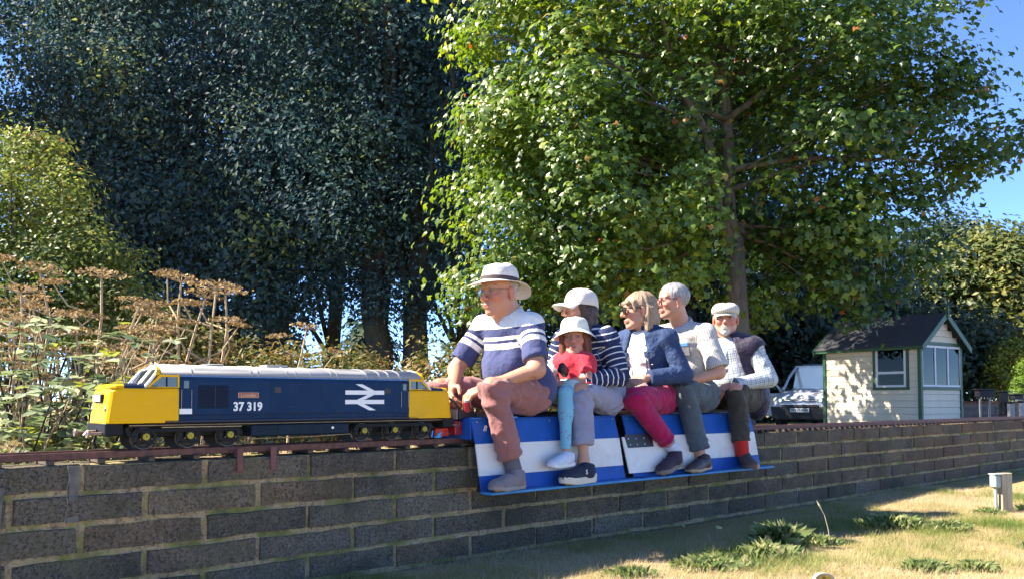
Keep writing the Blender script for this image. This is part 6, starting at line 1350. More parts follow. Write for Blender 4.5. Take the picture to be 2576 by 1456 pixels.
# ================================================================== the six riders
MEYE = simple('lens_clear_dark', (.02, .02, .025), .05)
MWIRE = simple('thin_metal_frame', (.25, .2, .15), .3, .8)
def stripes_mat():
    t = NT('navy_white_stripes'); fr = t.math('FRACT', t.math('MULTIPLY', t.attr('st'), 29)); w = t.math('LESS_THAN', fr, .2)
    c = t.mix(w, (.018, .03, .085), (.62, .62, .62)); t.set(col=c, rough=.85, spec=.2, normal=t.bump(t.noise(24, 3), .5, .02)); return t.m
def denim_mat():
    t = NT('denim_blue'); n = t.noise(12, 4); f = t.noise(420, 2); c = t.ramp(n, [(.3, (.012, .026, .07)), (.7, (.03, .056, .135))]); c = t.mix(t.math('MULTIPLY', f, .28), c, (.10, .16, .3))
    t.set(col=c, rough=.8, spec=.2, normal=t.bump(t.noise(22, 4), .7, .025)); return t.m
def spots_mat():
    t = NT('turquoise_spotted'); v = t.N('TexVoronoi'); v.inputs['Scale'].default_value = 38; t.l.new(t.coord(), v.inputs['Vector'])
    m = t.math('LESS_THAN', v.outputs['Distance'], .2); pk = t.ramp(v.outputs['Color'], [(.3, (.45, .08, .3)), (.6, (.12, .1, .45))])
    t.set(col=t.mix(m, (.17, .46, .58), pk), rough=.8, spec=.2); return t.m
def collar(root, J, H, mat, r=.068, h=.04, open_=.03, g=1.0, name='collar', droop=.02, wide=.03, front=.075, gap=24):
    """a turned-down collar: a stand round the neck and a falling leaf with two points in front"""
    N, TF = J['neck'], J['TF']; f, l, up = TF.T; n = 29; A = np.radians(np.linspace(gap, 360 - gap, n)); rings = []
    def ring(rad, hgt):
        out = []
        for a in A:
            c = math.cos(a); t = (1 + c) / 2; out.append(tuple(N + f * (c * rad(t)) + l * (math.sin(a) * rad(t)) + up * hgt(t) + f * .012))
        return out
    rings.append(ring(lambda t: r + .002, lambda t: -.02 - .045 * t)); rings.append(ring(lambda t: r - .002, lambda t: h - .052 * t ** 1.5))
    rings.append(ring(lambda t: r + .006, lambda t: h + .003 - .052 * t ** 1.5)); rings.append(ring(lambda t: r + wide * .75, lambda t: -.004 - .058 * t ** 1.5)); rings.append(ring(lambda t: r + wide, lambda t: -.016 - front * t ** 2.5))
    V = [p for q in rings for p in q]; F = [(i * n + k, i * n + k + 1, (i + 1) * n + k + 1, (i + 1) * n + k) for i in range(4) for k in range(n - 1)]
    o = mesh_np(name, np.array(V), F, mat, root, True, {'st': np.array(V)[:, 2] * .6 + .4, 'an': np.array(V)[:, 1]}); md = o.modifiers.new('s', 'SOLIDIFY'); md.thickness = .0035; md.offset = 0
    return o
def buttons(root, J, mat, hs, fx=.12, r=.0055, side=0):
    P, N, TF = J['pelvis'], J['neck'], J['TF']
# ------------------------------------------------ rider: the driver in the sun hat
def rider_driver():
    D = dict(label='person in a striped navy and white polo, pale sun hat and dusty pink trousers, driving', group='riders on the train',
        pelvis=(2.50, VC, .83), neck=(2.405, .10, 1.262), shn=(2.415, -.075, 1.19), shf=(2.375, .275, 1.205), eln=(2.345, -.19, .955), wrn=(2.125, -.045, .862), elf=(2.235, .345, .965), wrf=(2.095, .185, .862),
        hin=(2.50, .01, .825), hif=(2.50, .205, .825), knn=(2.115, -.105, .862), knf=(2.09, .30, .862), ann=(2.225, -.145, .452), anf=(2.215, .36, .452), hen=(2.268, -.155, .354), ten=(0, 0, 0), tof=(2.04, .39, .354), hef=(2.26, .37, .354), ton=(2.035, -.205, .354),
        head=(2.342, .10, 1.375), look=(2, -3, 0), hs=1.05, hw=1.09, B=dict(w=1.08, d=1.08, belly=.035), tone=(.50, .245, .155), blush=(.52, .16, .105), lip=(.42, .13, .10), armr=(.058, .049, .047, .031), nkr=.072, paint=dict(brow=(.45, .36, .28)))
    D.pop('ten'); D['handn'] = (A3(-.62, .6, -.35), A3(.1, .35, -.9), A3(.2, .9, .35), .62); D['handf'] = (A3(-.72, -.5, -.42), A3(.25, -.5, -.8), A3(-.1, -.8, .55), .75)
    root, J, H, O = person_setup(D); make_body(root, D, J, H)
    polo = cloth('polo_stripes', None, [(0, (.05, .062, .15)), (.270, (.76, .73, .68)), (.303, (.04, .05, .13)), (.318, (.76, .73, .68)), (.336, (.03, .04, .11)), (.382, (.74, .71, .66))])
    lo, hi = ground_box([J[k] for k in ('pelvis', 'neck', 'shn', 'shf', 'eln', 'elf')], .2); s = SD(lo, hi, .0072)
    for q in 'nf':
        sh, el = J['sh' + q], J['el' + q]; hm = sh + (el - sh) * .80; s.cone(sh, sh + (el - sh) * 1.0, .064, .068, .03)
        s.cut(hm, el - sh, .002, ball=.25)
    torso(s, J, D['B'], .006, .035)
    up = J['TF'][:, 2]; s.cone(J['neck'] - up * .03, H['c'] - A3(0, 0, .05), .066, .058, .004, True); s.ell(J['pelvis'] - J['TF'][:, 0] * .035 + up * .03, A3(.15, .205, .17), J['TF'], .05); s.cut(J['pelvis'] - up * .105, -up, .006)
    s.cone(J['neck'] + J['TF'][:, 0] * .10 - up * .03, J['neck'] + J['TF'][:, 0] * .06 + up * .1, .012, .05, .006, True)
    V0 = garment('polo_shirt', s, polo, root, J, .004, (11, 11, 8), 4)
    # shift the sleeve bands so that they meet the chest bands
    me = V0.data; n = len(me.vertices); st = np.zeros(n, np.float32); ar = np.zeros(n, np.float32); me.attributes['st'].data.foreach_get('value', st); me.attributes['arm'].data.foreach_get('value', ar); me.attributes['st'].data.foreach_set('value', st - .012 * ar)
    collar(root, J, H, cloth('polo_collar', (.72, .70, .67)), .076, .040, wide=.034, front=.085)
    for hh in (.0, .035, .07): MB().lathe([(.005, 0), (.004, .002), (0, .0025)], 8, cap=False).build('button', simple('pearl_button', (.6, .6, .58), .3), root, loc=tuple(J['neck'] + J['TF'][:, 0] * (.105 + hh * .25) - up * (.075 + hh)))
    tr = cloth('dusty_pink_twill', (.30, .125, .115), var=.1); trousers(root, D, J, tr, .86, 5, flare=1.1)
    gr = simple('grey_suede', (.19, .16, .165), .85, var=.15, vscale=30, bump=.2); sl = simple('grey_rubber', (.26, .24, .23), .7, var=.1); lc = simple('grey_lace', (.12, .1, .11), .8)
    for q in 'nf': shoe(root, J, q, D, gr, sl, 'shoe', lc, .02, 1.12); sock(root, J, q, simple('grey_sock', (.11, .10, .125), .9), .03, .12, .042)
    # sun hat
    hat = cloth('pale_hat_canvas', (.62, .585, .545), var=.07); n = 48; T = np.linspace(0, 2 * math.pi, n, endpoint=False); rings = []
    for r_, z in ((.0, 0),): pass
    def brim(t, a):
        rr = 1 + t * (.48 + .30 * math.cos(a) ** 2 + .05 * math.cos(a)); zz = .054 - t * .012 - t * t * .012 - t * t * .034 * max(0, -math.cos(a)) ** 2 - t * .016 * max(0, math.cos(a)) ** 3 + t * t * .022 * math.sin(a) ** 2 + t * .006 * math.sin(3 * a + .6)
        x = .104 * rr * math.cos(a) - .006; return (x, .092 * rr * math.sin(a), zz + x * .10)
    for t in (1, .85, .6, .3, .08, 0): rings.append([brim(t, a) for a in T])
    for z, k in ((.066, .985), (.09, .955), (.115, .90), (.134, .80), (.145, .62), (.150, .35), (.148, .1)):
        rings.append([(.104 * k * math.cos(a) - .006 - (z - .05) * .12, .092 * k * math.sin(a), z + .10 * .104 * k * math.cos(a) - .010 * (k < .7) * (1 - abs(math.sin(a))) + .003 * math.sin(5 * a + z * 40)) for a in T])
    ho = head_piece(rev(rings), 'sun_hat', hat, root, H, True, .003, 1)
    band = [[(.1055 * math.cos(a) * k - .0075, .0935 * math.sin(a) * k, z + .0105 * math.cos(a)) for a in T] for z, k in ((.0545, 1.0), (.0585, 1.0), (.0745, .985), (.0765, .97))]
    head_piece(rev(band, False), 'hat_band', simple('hat_band_brown', (.05, .035, .035), .8), ho, H, True, .002)
    for a in (-1.0, -1.25, 1.0, 1.25): head_piece(MB().lathe([(.0025, 0), (.0025, .002), (0, .0025)], 8, 'y', (.1 * math.cos(a) - .01, .090 * math.sin(a) - (.001 if a < 0 else -.001), .1), cap=False), 'eyelet', MWIRE, ho, H)
    glasses(root, H, MWIRE, MGLASS, .024, .017, .001)
    hm = hair_mat('grey_side_hair', (.2, .19, .18), (.45, .43, .42))
    def hb(s):
        s.ell((-.014, 0, .034), (.101, .0815, .084)); s.cut((0, 0, .055), (0, 0, 1)); s.cut((.005, 0, 0), (1, 0, .15)); s.cut((0, 0, -.055), (0, 0, -1)); s.ell((.0, .085, -.01), (.024, .02, .04), None, .004, True); s.ell((.0, -.085, -.01), (.024, .02, .04), None, .004, True)
    hair_piece(root, H, hm, hb)
    w = J['wrn'] + unit(J['eln'] - J['wrn']) * .035; ax = unit(J['eln'] - J['wrn']); M = frame(ax, A3(0, 0, 1))
    ww = MB(); T = np.linspace(0, 2 * math.pi, 20, endpoint=False)
    rg = [[tuple(w + M @ A3(x, .0335 * math.cos(a), .0315 * math.sin(a))) for a in T] for x in (-.009, -.008, .008, .009)]
    wo = rev(rg, False).build('wrist_watch', simple('watch_strap_dark', (.03, .025, .025), .5), root, True); md = wo.modifiers.new('s', 'SOLIDIFY'); md.thickness = .003
    c = w + M @ A3(0, -.01, .034); MB().lathe([(.0, .0), (.016, 0), (.017, .003), (.014, .006), (0, .0062)], 18, cap=False).build('watch_case', simple('watch_steel', (.4, .38, .36), .25, .9), wo, loc=tuple(c))
# ------------------------------------------------ rider: striped top and cap, child on her lap
def rider_cap():
    D = dict(label='person in a navy and white striped top and pale peaked cap holding a child', group='riders on the train',
        pelvis=(3.14, VC, .825), neck=(3.015, .105, 1.222), shn=(3.04, -.052, 1.158), shf=(3.0, .255, 1.165), eln=(3.055, -.135, .935), wrn=(2.80, -.055, .905), elf=(2.93, .335, .95), wrf=(2.73, .19, .905),
        hin=(3.14, .02, .815), hif=(3.14, .195, .815), knn=(2.755, -.105, .845), knf=(2.74, .29, .845), ann=(2.725, -.155, .475), anf=(2.725, .37, .475), hen=(2.775, -.17, .354), ton=(2.515, -.205, .354), hef=(2.78, .38, .354), tof=(2.53, .40, .354),
        head=(2.968, .105, 1.325), look=(-17, 2, 0), hs=.95, B=dict(w=.95, d=.95, belly=.01, bust=.9), g=.95, tone=(.52, .275, .18), blush=(.56, .22, .14), lip=(.45, .15, .12), nkr=.05, paint=dict(brow=(.14, .09, .06)))
    D['handn'] = (A3(-.8, .5, -.35), A3(.2, .5, -.7), A3(0, .75, .5), .7); D['handf'] = (A3(-.6, -.7, -.35), A3(.2, -.5, -.7), A3(0, -.6, .6), .6)
    root, J, H, O = person_setup(D); make_body(root, D, J, H)
    lo, hi = ground_box([J[k] for k in ('pelvis', 'neck', 'shn', 'shf', 'eln', 'elf', 'wrn', 'wrf')], .19); s = SD(lo, hi, .0072); arms(s, J, .95, .008, (.056, .047, .046, .036)); up = J['TF'][:, 2]
    for q in 'nf': s.cut(J['wr' + q] + unit(J['el' + q] - J['wr' + q]) * .02, J['wr' + q] - J['el' + q], .002, ball=.075)
    torso(s, J, D['B'], .006, .04)
    s.cone(J['neck'] - up * .02, H['c'] - A3(0, 0, .05), .07, .058, .004, True); s.cut(J['pelvis'] - up * .08, -up, .006)
    garment('striped_top', s, stripes_mat(), root, J, .0055, (14, 14, 11), 6)
    tr = cloth('pale_lilac_cotton', (.27, .27, .36), var=.1); trousers(root, D, J, tr, .80, 7, flare=1.18)
    nav = simple('navy_knit', (.012, .016, .035), .8, var=.3, vscale=60, bump=.3, bscale=300); cr = simple('cream_foam_sole', (.62, .56, .46), .6, var=.06); wl = simple('white_lace', (.5, .5, .55), .7)
    for q in 'nf':
        o, T, M, L = shoe(root, J, q, D, nav, cr, 'shoe', simple('navy_lace', (.02, .025, .05), .8), .036, 1.1)
        if q == 'n':
            mm = Matrix.Translation(Vector(T(.40, -.0395, .072))) @ Matrix(np.block([[np.stack([M[:, 0] * -1, M[:, 2], M[:, 1]], 1), np.zeros((3, 1))], [np.zeros((1, 3)), np.ones((1, 1))]]).tolist())
            sg = np.cross(unit(J['ton'] - J['hen']), A3(0, 0, 1)); side = 1 if sg[1] < 0 else -1
            yv = M[:, 1] if M[1, 1] < 0 else -M[:, 1]; xv = -M[:, 0] if True else M[:, 0]; zv = A3(0, 0, 1); xv = np.cross(zv, yv); zv = np.cross(yv, xv)
            Mx = np.eye(4); Mx[:3, 0] = xv; Mx[:3, 1] = zv; Mx[:3, 2] = yv; Mx[:3, 3] = J['hen'] * .58 + J['ton'] * .42 + yv * .045 + A3(0, 0, .062)
            text_mesh('shoe_mark', 'S', .034, simple('mark_white', (.75, .75, .78), .6), o, Matrix(Mx.tolist()), .0006, .001)
    # cap
    cap = cloth('pale_cap_cotton', (.66, .60, .56), var=.05); n = 40; T = np.linspace(0, 2 * math.pi, n, endpoint=False); rings = []
    for z, k in ((.028, 1.0), (.05, 1.0), (.075, .965), (.10, .875), (.118, .73), (.130, .50), (.1355, .25), (.1365, .05)):
        rings.append([(.110 * k * math.cos(a) - .012, .0925 * k * math.sin(a), z - .018 * (math.cos(a) < 0) * math.cos(a) ** 2 * (z < .06) + .0015 * math.cos(6 * a)) for a in T])
    co = head_piece(rev(rings), 'peaked_cap', cap, root, H, True, .003, 1)
    A = np.linspace(-1.15, 1.15, 15); V = []
    for t in (0, .25, .5, .75, 1):
        for a in A: V.append((.108 * math.cos(a) - .012 + t * .092 * math.cos(a * .75), (.0925 * math.sin(a)) * (1 + t * .04), .036 + t * .004 - .030 * (abs(a) / 1.15) ** 2 * t - .02 * t * t))
    F = [(i * 15 + k, i * 15 + k + 1, (i + 1) * 15 + k + 1, (i + 1) * 15 + k) for i in range(4) for k in range(14)]
    head_piece(MB().add(V, F), 'cap_peak', cap, co, H, True, .004, 1); head_piece(MB().lathe([(.006, 0), (.005, .003), (0, .0045)], 10, c=(-.012, 0, .1365), cap=False), 'cap_button', cap, co, H)
    hm = hair_mat('dark_brown_hair', (.035, .02, .016), (.085, .05, .038), (.16, .09, .06))
    def hb(s):
        s.ell((-.02, 0, .02), (.100, .083, .09)); s.ell((-.045, 0, -.05), (.072, .084, .095), None, .03)
        for q in (-1, 1): s.cone((.018, q * .070, .03), (.008, q * .073, -.085), .016, .014, .02); s.cone((-.02, q * .078, .0), (-.02, q * .078, -.12), .024, .024, .02)
        s.cone((-.06, .03, -.09), (-.08, .02, -.135), .05, .03, .03); s.cone((-.06, -.05, -.09), (-.07, -.05, -.13), .04, .028, .03)
        s.ell((.085, 0, -.045), (.078, .09, .10), None, .01, True); s.cut((0, 0, .05), (0, 0, 1)); s.cone((.08, 0, -.2), (-.01, 0, -.2), .06, .05, .02, True)
    hair_piece(root, H, hm, hb, amp=.006)
# ------------------------------------------------ rider: the child
def rider_child():
    D = dict(label='small child in white bucket hat, red top and spotted leggings sitting on a lap',
        pelvis=(2.875, .055, .865), neck=(2.865, .055, 1.052), shn=(2.885, -.035, 1.015), shf=(2.835, .14, 1.015), eln=(2.84, -.085, .925), wrn=(2.715, -.02, .895), elf=(2.765, .185, .93), wrf=(2.69, .07, .91),
        hin=(2.86, .01, .85), hif=(2.86, .115, .85), knn=(2.655, -.085, .835), knf=(2.64, .20, .83), ann=(2.605, -.14, .545), anf=(2.60, .27, .55), hen=(2.635, -.155, .448), ton=(2.455, -.17, .44), hef=(2.63, .28, .45), tof=(2.46, .29, .44),
        head=(2.872, .05, 1.152), look=(36, 2, 3), hs=.83, hw=1.07, B=dict(w=.58, d=.62, g=1), g=.60, hg=.62, tone=(.52, .27, .19), blush=(.58, .20, .15), lip=(.50, .17, .15), nkr=.044, paint=dict(brow=(.3, .16, .1)))
    D['B']['g'] = .9; D['handn'] = (A3(-.8, .4, -.2), A3(.1, .4, -.9), A3(0, .8, .4), .7); D['handf'] = (A3(-.7, -.6, -.2), A3(.1, -.4, -.9), A3(0, -.8, .4), .7)
    root, J, H, O = person_setup(D); make_body(root, D, J, H)
    pts = [J[k] for k in ('pelvis', 'neck', 'shn', 'shf', 'eln', 'elf', 'wrn', 'wrf')]; lo, hi = ground_box(pts, .13); s = SD(lo, hi, .006); up = J['TF'][:, 2]
    for q in 'n': s.cone(J['shn'], J['eln'], .046, .046, .02); s.cut(J['shn'] + (J['eln'] - J['shn']) * .75, J['eln'] - J['shn'], .002, ball=.07)
    torso(s, J, D['B'], .006, .03)
    s.cone(J['neck'] - up * .02, H['c'] - A3(0, 0, .05), .05, .045, .004, True)
    garment('red_top', s, cloth('red_jersey', (.62, .035, .06), var=.1), root, J, .004, (20, 20, 16), 8)
    s = SD(lo, hi, .006); s.cone(J['shf'], J['elf'], .05, .045, .02); s.cone(J['elf'], J['wrf'], .044, .036, .015); s.cut(J['wrf'], J['wrf'] - J['elf'], .002, ball=.06)
    garment('pale_sleeve', s, cloth('pale_grey_knit', (.55, .53, .55)), root, J, .006, (26, 26, 20), 9, False)
    s = SD(*ground_box([J['pelvis'], J['hin'], J['hif'], J['knn'], J['knf']], .1), .0055); s.ell(J['pelvis'], (.11, .115, .075), None, .03)
    for q in 'nf': s.cone(J['hi' + q], J['hi' + q] * .45 + J['kn' + q] * .55, .074, .072, .04)
    V, F = s.mesh(); N = vnormals(V, F); mesh_np('mint_skirt', V + N * (.005 * fbm(V * 22, 4, 2))[:, None], F, cloth('mint_cotton', (.42, .62, .56)), root, True, {'st': V[:, 2], 'an': V[:, 1]})
    s = SD(*ground_box([J[k] for k in ('hin', 'hif', 'knn', 'knf', 'ann', 'anf')], .09), .005)
    for q in 'nf': s.cone(J['hi' + q], J['kn' + q], .054, .041, .02); s.cone(J['kn' + q], J['an' + q], .041, .028, .012); s.ell(J['kn' + q] * .68 + J['an' + q] * .32 + A3(.008, 0, 0), A3(.038, .036, .07), None, .03); s.cut(J['an' + q] - A3(0, 0, .01), J['an' + q] - J['kn' + q], .002, ball=.06)
    V, F = s.mesh(); mesh_np('spotted_leggings', V, F, spots_mat(), root, True)
    wh = simple('pale_blue_canvas', (.52, .58, .68), .7, var=.08, bump=.15); ws = simple('white_rubber', (.66, .66, .68), .6)
    for q in 'nf': shoe(root, J, q, D, wh, ws, 'shoe', None, .018, .85, strap=simple('pale_strap', (.58, .62, .72), .6))
    hat = cloth('white_bucket_hat', (.74, .73, .62), var=.04); n = 40; T = np.linspace(0, 2 * math.pi, n, endpoint=False); rings = []
    for t in (1, .75, .5, .25, 0): rings.append([((.116 + .050 * t) * math.cos(a) - .006, (.100 + .050 * t) * math.sin(a), .056 - .060 * t + .006 * t * math.sin(3 * a + 1) + .034 * t * max(0, math.cos(a))) for a in T])
    for z, k in ((.062, 1.0), (.09, .97), (.118, .90), (.136, .78), (.146, .55), (.149, .2)): rings.append([(.115 * k * math.cos(a) - .006, .099 * k * math.sin(a), z + .002 * math.sin(4 * a)) for a in T])
    head_piece(rev(rings), 'bucket_hat', hat, root, H, True, .003, 1)
    hm = hair_mat('auburn_hair', (.10, .028, .015), (.2, .06, .03), (.3, .11, .06))
    def hb(s):
        s.ell((-.016, 0, .025), (.102, .086, .09)); s.ell((-.04, 0, -.05), (.07, .086, .08), None, .03)
        for q in (-1, 1): s.cone((.04, q * .072, .03), (.035, q * .078, -.12), .022, .02, .02); s.cone((.0, q * .08, .0), (.0, q * .085, -.13), .024, .022, .02)
        s.ell((.09, 0, -.04), (.075, .064, .095), None, .008, True); s.cone((.080, -.036, .056), (.080, .036, .056), .013, .013, .01); s.cone((.09, 0, -.2), (0, 0, -.2), .07, .05, .02, True); s.cut((0, 0, .07), (0, 0, 1))
    hair_piece(root, H, hm, hb, amp=.006)
    bag = MB().cbox(-.055, .055, -.02, .02, -.03, .03, .012); c = J['wrn'] * .5 + J['wrf'] * .5 + A3(.03, -.02, .065); b = bag.build('camera_case', simple('camera_case_black', (.015, .012, .016), .6), None, bevel=.004)
    b.location = trk(*(O + c)); b.rotation_euler = (.2, .3, ANG + .5); tag(b, 'small dark camera case held in front of the child in red', 'camera case')
# ------------------------------------------------ rider: sunglasses and denim jacket
def rider_denim():
    D = dict(label='person with a blonde bob and sunglasses in a denim jacket and magenta trousers', group='riders on the train',
        pelvis=(3.645, VC, .825), neck=(3.56, .105, 1.243), shn=(3.595, -.05, 1.175), shf=(3.555, .255, 1.18), eln=(3.635, -.14, .955), wrn=(3.37, -.05, .93), elf=(3.56, .34, .95), wrf=(3.33, .16, .915),
        hin=(3.645, .02, .815), hif=(3.645, .195, .815), knn=(3.215, -.105, .80), knf=(3.22, .29, .80), ann=(3.515, -.15, .505), anf=(3.50, .37, .50), hen=(3.555, -.165, .405), ton=(3.335, -.19, .354), hef=(3.54, .38, .39), tof=(3.31, .40, .354),
        head=(3.508, .105, 1.362), look=(-33, -2, 0), hs=.97, B=dict(w=.93, d=.95, belly=.01, bust=.9), g=.95, tone=(.54, .29, .20), blush=(.58, .22, .15), lip=(.48, .15, .12), nkr=.05, paint=dict(brow=(.3, .2, .12)))
    D['handn'] = (A3(-.75, .55, -.3), A3(.2, .5, -.8), A3(0, .8, .4), .6); D['handf'] = (A3(-.55, -.8, -.1), A3(.2, -.2, -.95), A3(-.6, -.3, .5), .35)
    root, J, H, O = person_setup(D); make_body(root, D, J, H); f, l, up = J['TF'].T
    pts = [J[k] for k in ('pelvis', 'neck', 'shn', 'shf', 'eln', 'elf', 'wrn', 'wrf')]; lo, hi = ground_box(pts, .19); s = SD(lo, hi, .0074); torso(s, J, D['B'], .002); s.cone(J['neck'] - up * .02, H['c'] - A3(0, 0, .05), .068, .055, .004, True)
    garment('white_top', s, cloth('white_jersey', (.78, .75, .70), var=.04), root, J, .004, (16, 16, 12), 11, False)
    s = SD(lo, hi, .0072); torso(s, J, D['B'], .016); arms(s, J, .95, .010, (.060, .050, .049, .040))
    for q in 'nf': s.cut(J['wr' + q] + unit(J['el' + q] - J['wr' + q]) * .03, J['wr' + q] - J['el' + q], .002, ball=.08)
    P, N = J['pelvis'], J['neck']; s.cone(P + f * .22 - up * .05 - l * .0, N + f * .12, .13, .062, .006, True); s.cone(N - up * .05, N + up * .2 - f * .03, .06, .075, .004, True); s.cut(P - up * .10, -up, .006)
    dn = denim_mat(); garment('denim_jacket', s, dn, root, J, .005, (13, 13, 10), 12)
    collar(root, J, H, dn, .074, .022, name='jacket_collar', wide=.05, front=.10, gap=34)
    for sg in (-1, 1):
        Mx = np.eye(4); Mx[:3, :3] = J['TF']; Mx[:3, 3] = P + up * .285 + f * .128 + l * sg * .10; fl = MB().prism([(-.04, .022), (.04, .022), (.04, -.008), (0, -.026), (-.04, -.008)], -.004, .008, 'yz').build('pocket_flap', dn, root, bevel=.002); fl.data.transform(Matrix(Mx.tolist()))
    for sg in (-1, 1): MB().tube([P + f * .165 + l * sg * .062 - up * .06, P + f * .152 + l * sg * .075 + up * .14, N + f * .105 + l * sg * .06 - up * .08], .004, 6).build('front_placket', dn, root)
    wb = simple('metal_button', (.5, .47, .42), .35, .8)
    for h_, sd in ((.30, 1), (.22, 1), (.12, 1), (.02, 1)): MB().lathe([(.0075, 0), (.006, .004), (0, .005)], 10, cap=False).build('button', wb, root, loc=tuple(P + up * h_ + f * (.135 if h_ < .2 else .125) + l * .105))
    tr = cloth('magenta_cotton', (.36, .008, .075), var=.12); trousers(root, D, J, tr, .84, 13, r=(.098, .074, .070, .052))
    pu = simple('dark_purple_mesh', (.035, .018, .035), .8, var=.25, vscale=60, bump=.3, bscale=300); ps = simple('taupe_sole', (.2, .16, .13), .7)
    for q in 'nf':
        o, T, M, L = shoe(root, J, q, D, pu, ps, 'shoe', simple('dark_lace', (.04, .02, .04), .8), .026, 1.08); sock(root, J, q, simple('white_ankle_sock', (.55, .58, .68), .9), .03, .045, .039)
        for k in range(2): MB().tube([T(.30 + .14 * k, -.036, .035), T(.36 + .14 * k, -.035, .062), T(.43 + .14 * k, -.024, .082)], .0035, 6).build('side_stripe', simple('stripe_grey', (.35, .3, .35), .6), o)
    hm = hair_mat('ash_blonde_hair', (.19, .115, .07), (.36, .25, .16), (.52, .39, .27))
    def hb(s):
        s.ell((-.018, 0, .036), (.106, .087, .093)); s.ell((-.05, 0, -.04), (.068, .082, .10), None, .03)
        s.cone((-.045, .07, .0), (-.035, .072, -.125), .032, .022, .02); s.cone((-.045, -.07, .0), (-.035, -.072, -.125), .032, .022, .02); s.cone((-.09, 0, -.06), (-.085, 0, -.13), .05, .03, .03)
        s.ell((.085, 0, -.05), (.075, .070, .10), None, .01, True); s.cone((.085, -.05, .052), (.085, .05, .052), .017, .017, .014)
        for q in (-1, 1): s.cone((.055, q * .066, .05), (.05, q * .073, .0), .016, .010, .012); s.ell((.008, q * .088, -.014), (.030, .022, .040), None, .008, True)
        s.cone((.09, 0, -.2), (0, 0, -.2), .07, .05, .02, True)
    hair_piece(root, H, hm, hb, amp=.006)
    glasses(root, H, simple('dark_tortoise_frame', (.03, .012, .012), .25), MEYE, .025, .018, .004, .115, .0026, name='sunglasses')
# ------------------------------------------------ rider: check shirt, grey hair
def rider_check():
    D = dict(label='person with grey hair and glasses in a short sleeved white check shirt', group='riders on the train',
        pelvis=(4.05, VC, .83), neck=(3.945, .105, 1.305), shn=(3.97, -.075, 1.228), shf=(3.935, .28, 1.235), eln=(3.975, -.165, .975), wrn=(3.745, -.045, .905), elf=(3.90, .36, .98), wrf=(3.70, .19, .90),
        hin=(4.05, .01, .825), hif=(4.05, .205, .825), knn=(3.695, -.105, .86), knf=(3.66, .30, .86), ann=(3.785, -.15, .462), anf=(3.76, .37, .462), hen=(3.845, -.165, .368), ton=(3.60, -.205, .354), hef=(3.82, .38, .354), tof=(3.59, .40, .354),
        head=(3.858, .105, 1.446), look=(-27, 2, 0), hs=.97, B=dict(w=1.02, d=1.0, belly=.02), tone=(.53, .28, .19), blush=(.56, .20, .14), lip=(.46, .17, .14), nkr=.06, paint=dict(brow=(.4, .35, .3)))
    D['handn'] = (A3(-.85, .45, -.2), A3(.1, .4, -.9), A3(0, .85, .4), .5); D['handf'] = (A3(-.8, -.5, -.2), A3(.1, -.4, -.9), A3(0, -.85, .4), .5)
    root, J, H, O = person_setup(D); make_body(root, D, J, H); f, l, up = J['TF'].T
    ck = check_cloth('small_grey_check', (.66, .63, .58), (.16, .16, .18), 120, .45)
    pts = [J[k] for k in ('pelvis', 'neck', 'shn', 'shf', 'eln', 'elf')]; lo, hi = ground_box(pts, .2); s = SD(lo, hi, .0074)
    for q in 'nf':
        sh, el = J['sh' + q], J['el' + q]; s.cone(sh, sh + (el - sh) * 1.0, .064, .072, .03); s.cut(sh + (el - sh) * .88, el - sh, .002, ball=.25)
    torso(s, J, D['B'], .006, .035)
    s.cone(J['neck'] - up * .03, H['c'] - A3(0, 0, .05), .064, .058, .004, True); s.cut(J['pelvis'] - up * .10, -up, .006)
    sh_ = garment('check_shirt', s, ck, root, J, .0035, (11, 11, 8), 15)
    collar(root, J, H, check_cloth('collar_check', (.6, .63, .68), (.2, .24, .34), 150, .42), .068, .036)
    pk = MB().cbox(-.03, .03, -.004, .004, -.035, .035, .002); c = J['pelvis'] + up * .335 + f * .128 + l * .075
    M = Matrix(np.block([[J['TF'], c.reshape(3, 1)], [np.zeros((1, 3)), np.ones((1, 1))]]).tolist())
    pko = MB().cbox(-.004, .004, -.04, .04, -.045, .04, .003).build('chest_pocket', ck, sh_); pko.data.transform(M)
    cp = MB().cbox(.0, .007, -.034, .034, .018, .044, .003).build('blue_card', simple('card_blue', (.08, .26, .62), .5), sh_); cp.data.transform(M)
    tr = cloth('grey_green_cord', (.075, .095, .11), var=.14); trousers(root, D, J, tr, .93, 17, flare=1.12)
    dk = simple('dark_brown_leather', (.035, .024, .025), .5, var=.2, bump=.2); so = simple('tan_welt_sole', (.42, .3, .2), .6)
    for q in 'nf': shoe(root, J, q, D, dk, so, 'shoe', simple('brown_lace', (.03, .02, .02), .8), .018, 1.1)
    hm = hair_mat('grey_short_hair', (.15, .14, .15), (.34, .33, .33), (.55, .54, .53))
    def hb(s):
        s.ell((-.010, 0, .042), (.107, .0855, .089)); s.ell((.092, 0, -.012), (.055, .095, .10), None, .01, True); s.ell((.118, 0, .085), (.045, .055, .05), None, .01, True); s.cut((0, 0, -.06), (.25, 0, -1)); s.cut((.062, 0, .03), (1, 0, -.55))
        for q in (-1, 1): s.ell((.0, q * .086, -.010), (.024, .022, .042), None, .006, True)
    hair_piece(root, H, hm, hb, amp=.004, freq=(120, 90, 20))
    glasses(root, H, simple('dark_red_frame', (.12, .02, .03), .3), MGLASS, .024, .015, .003, .114, .0022)
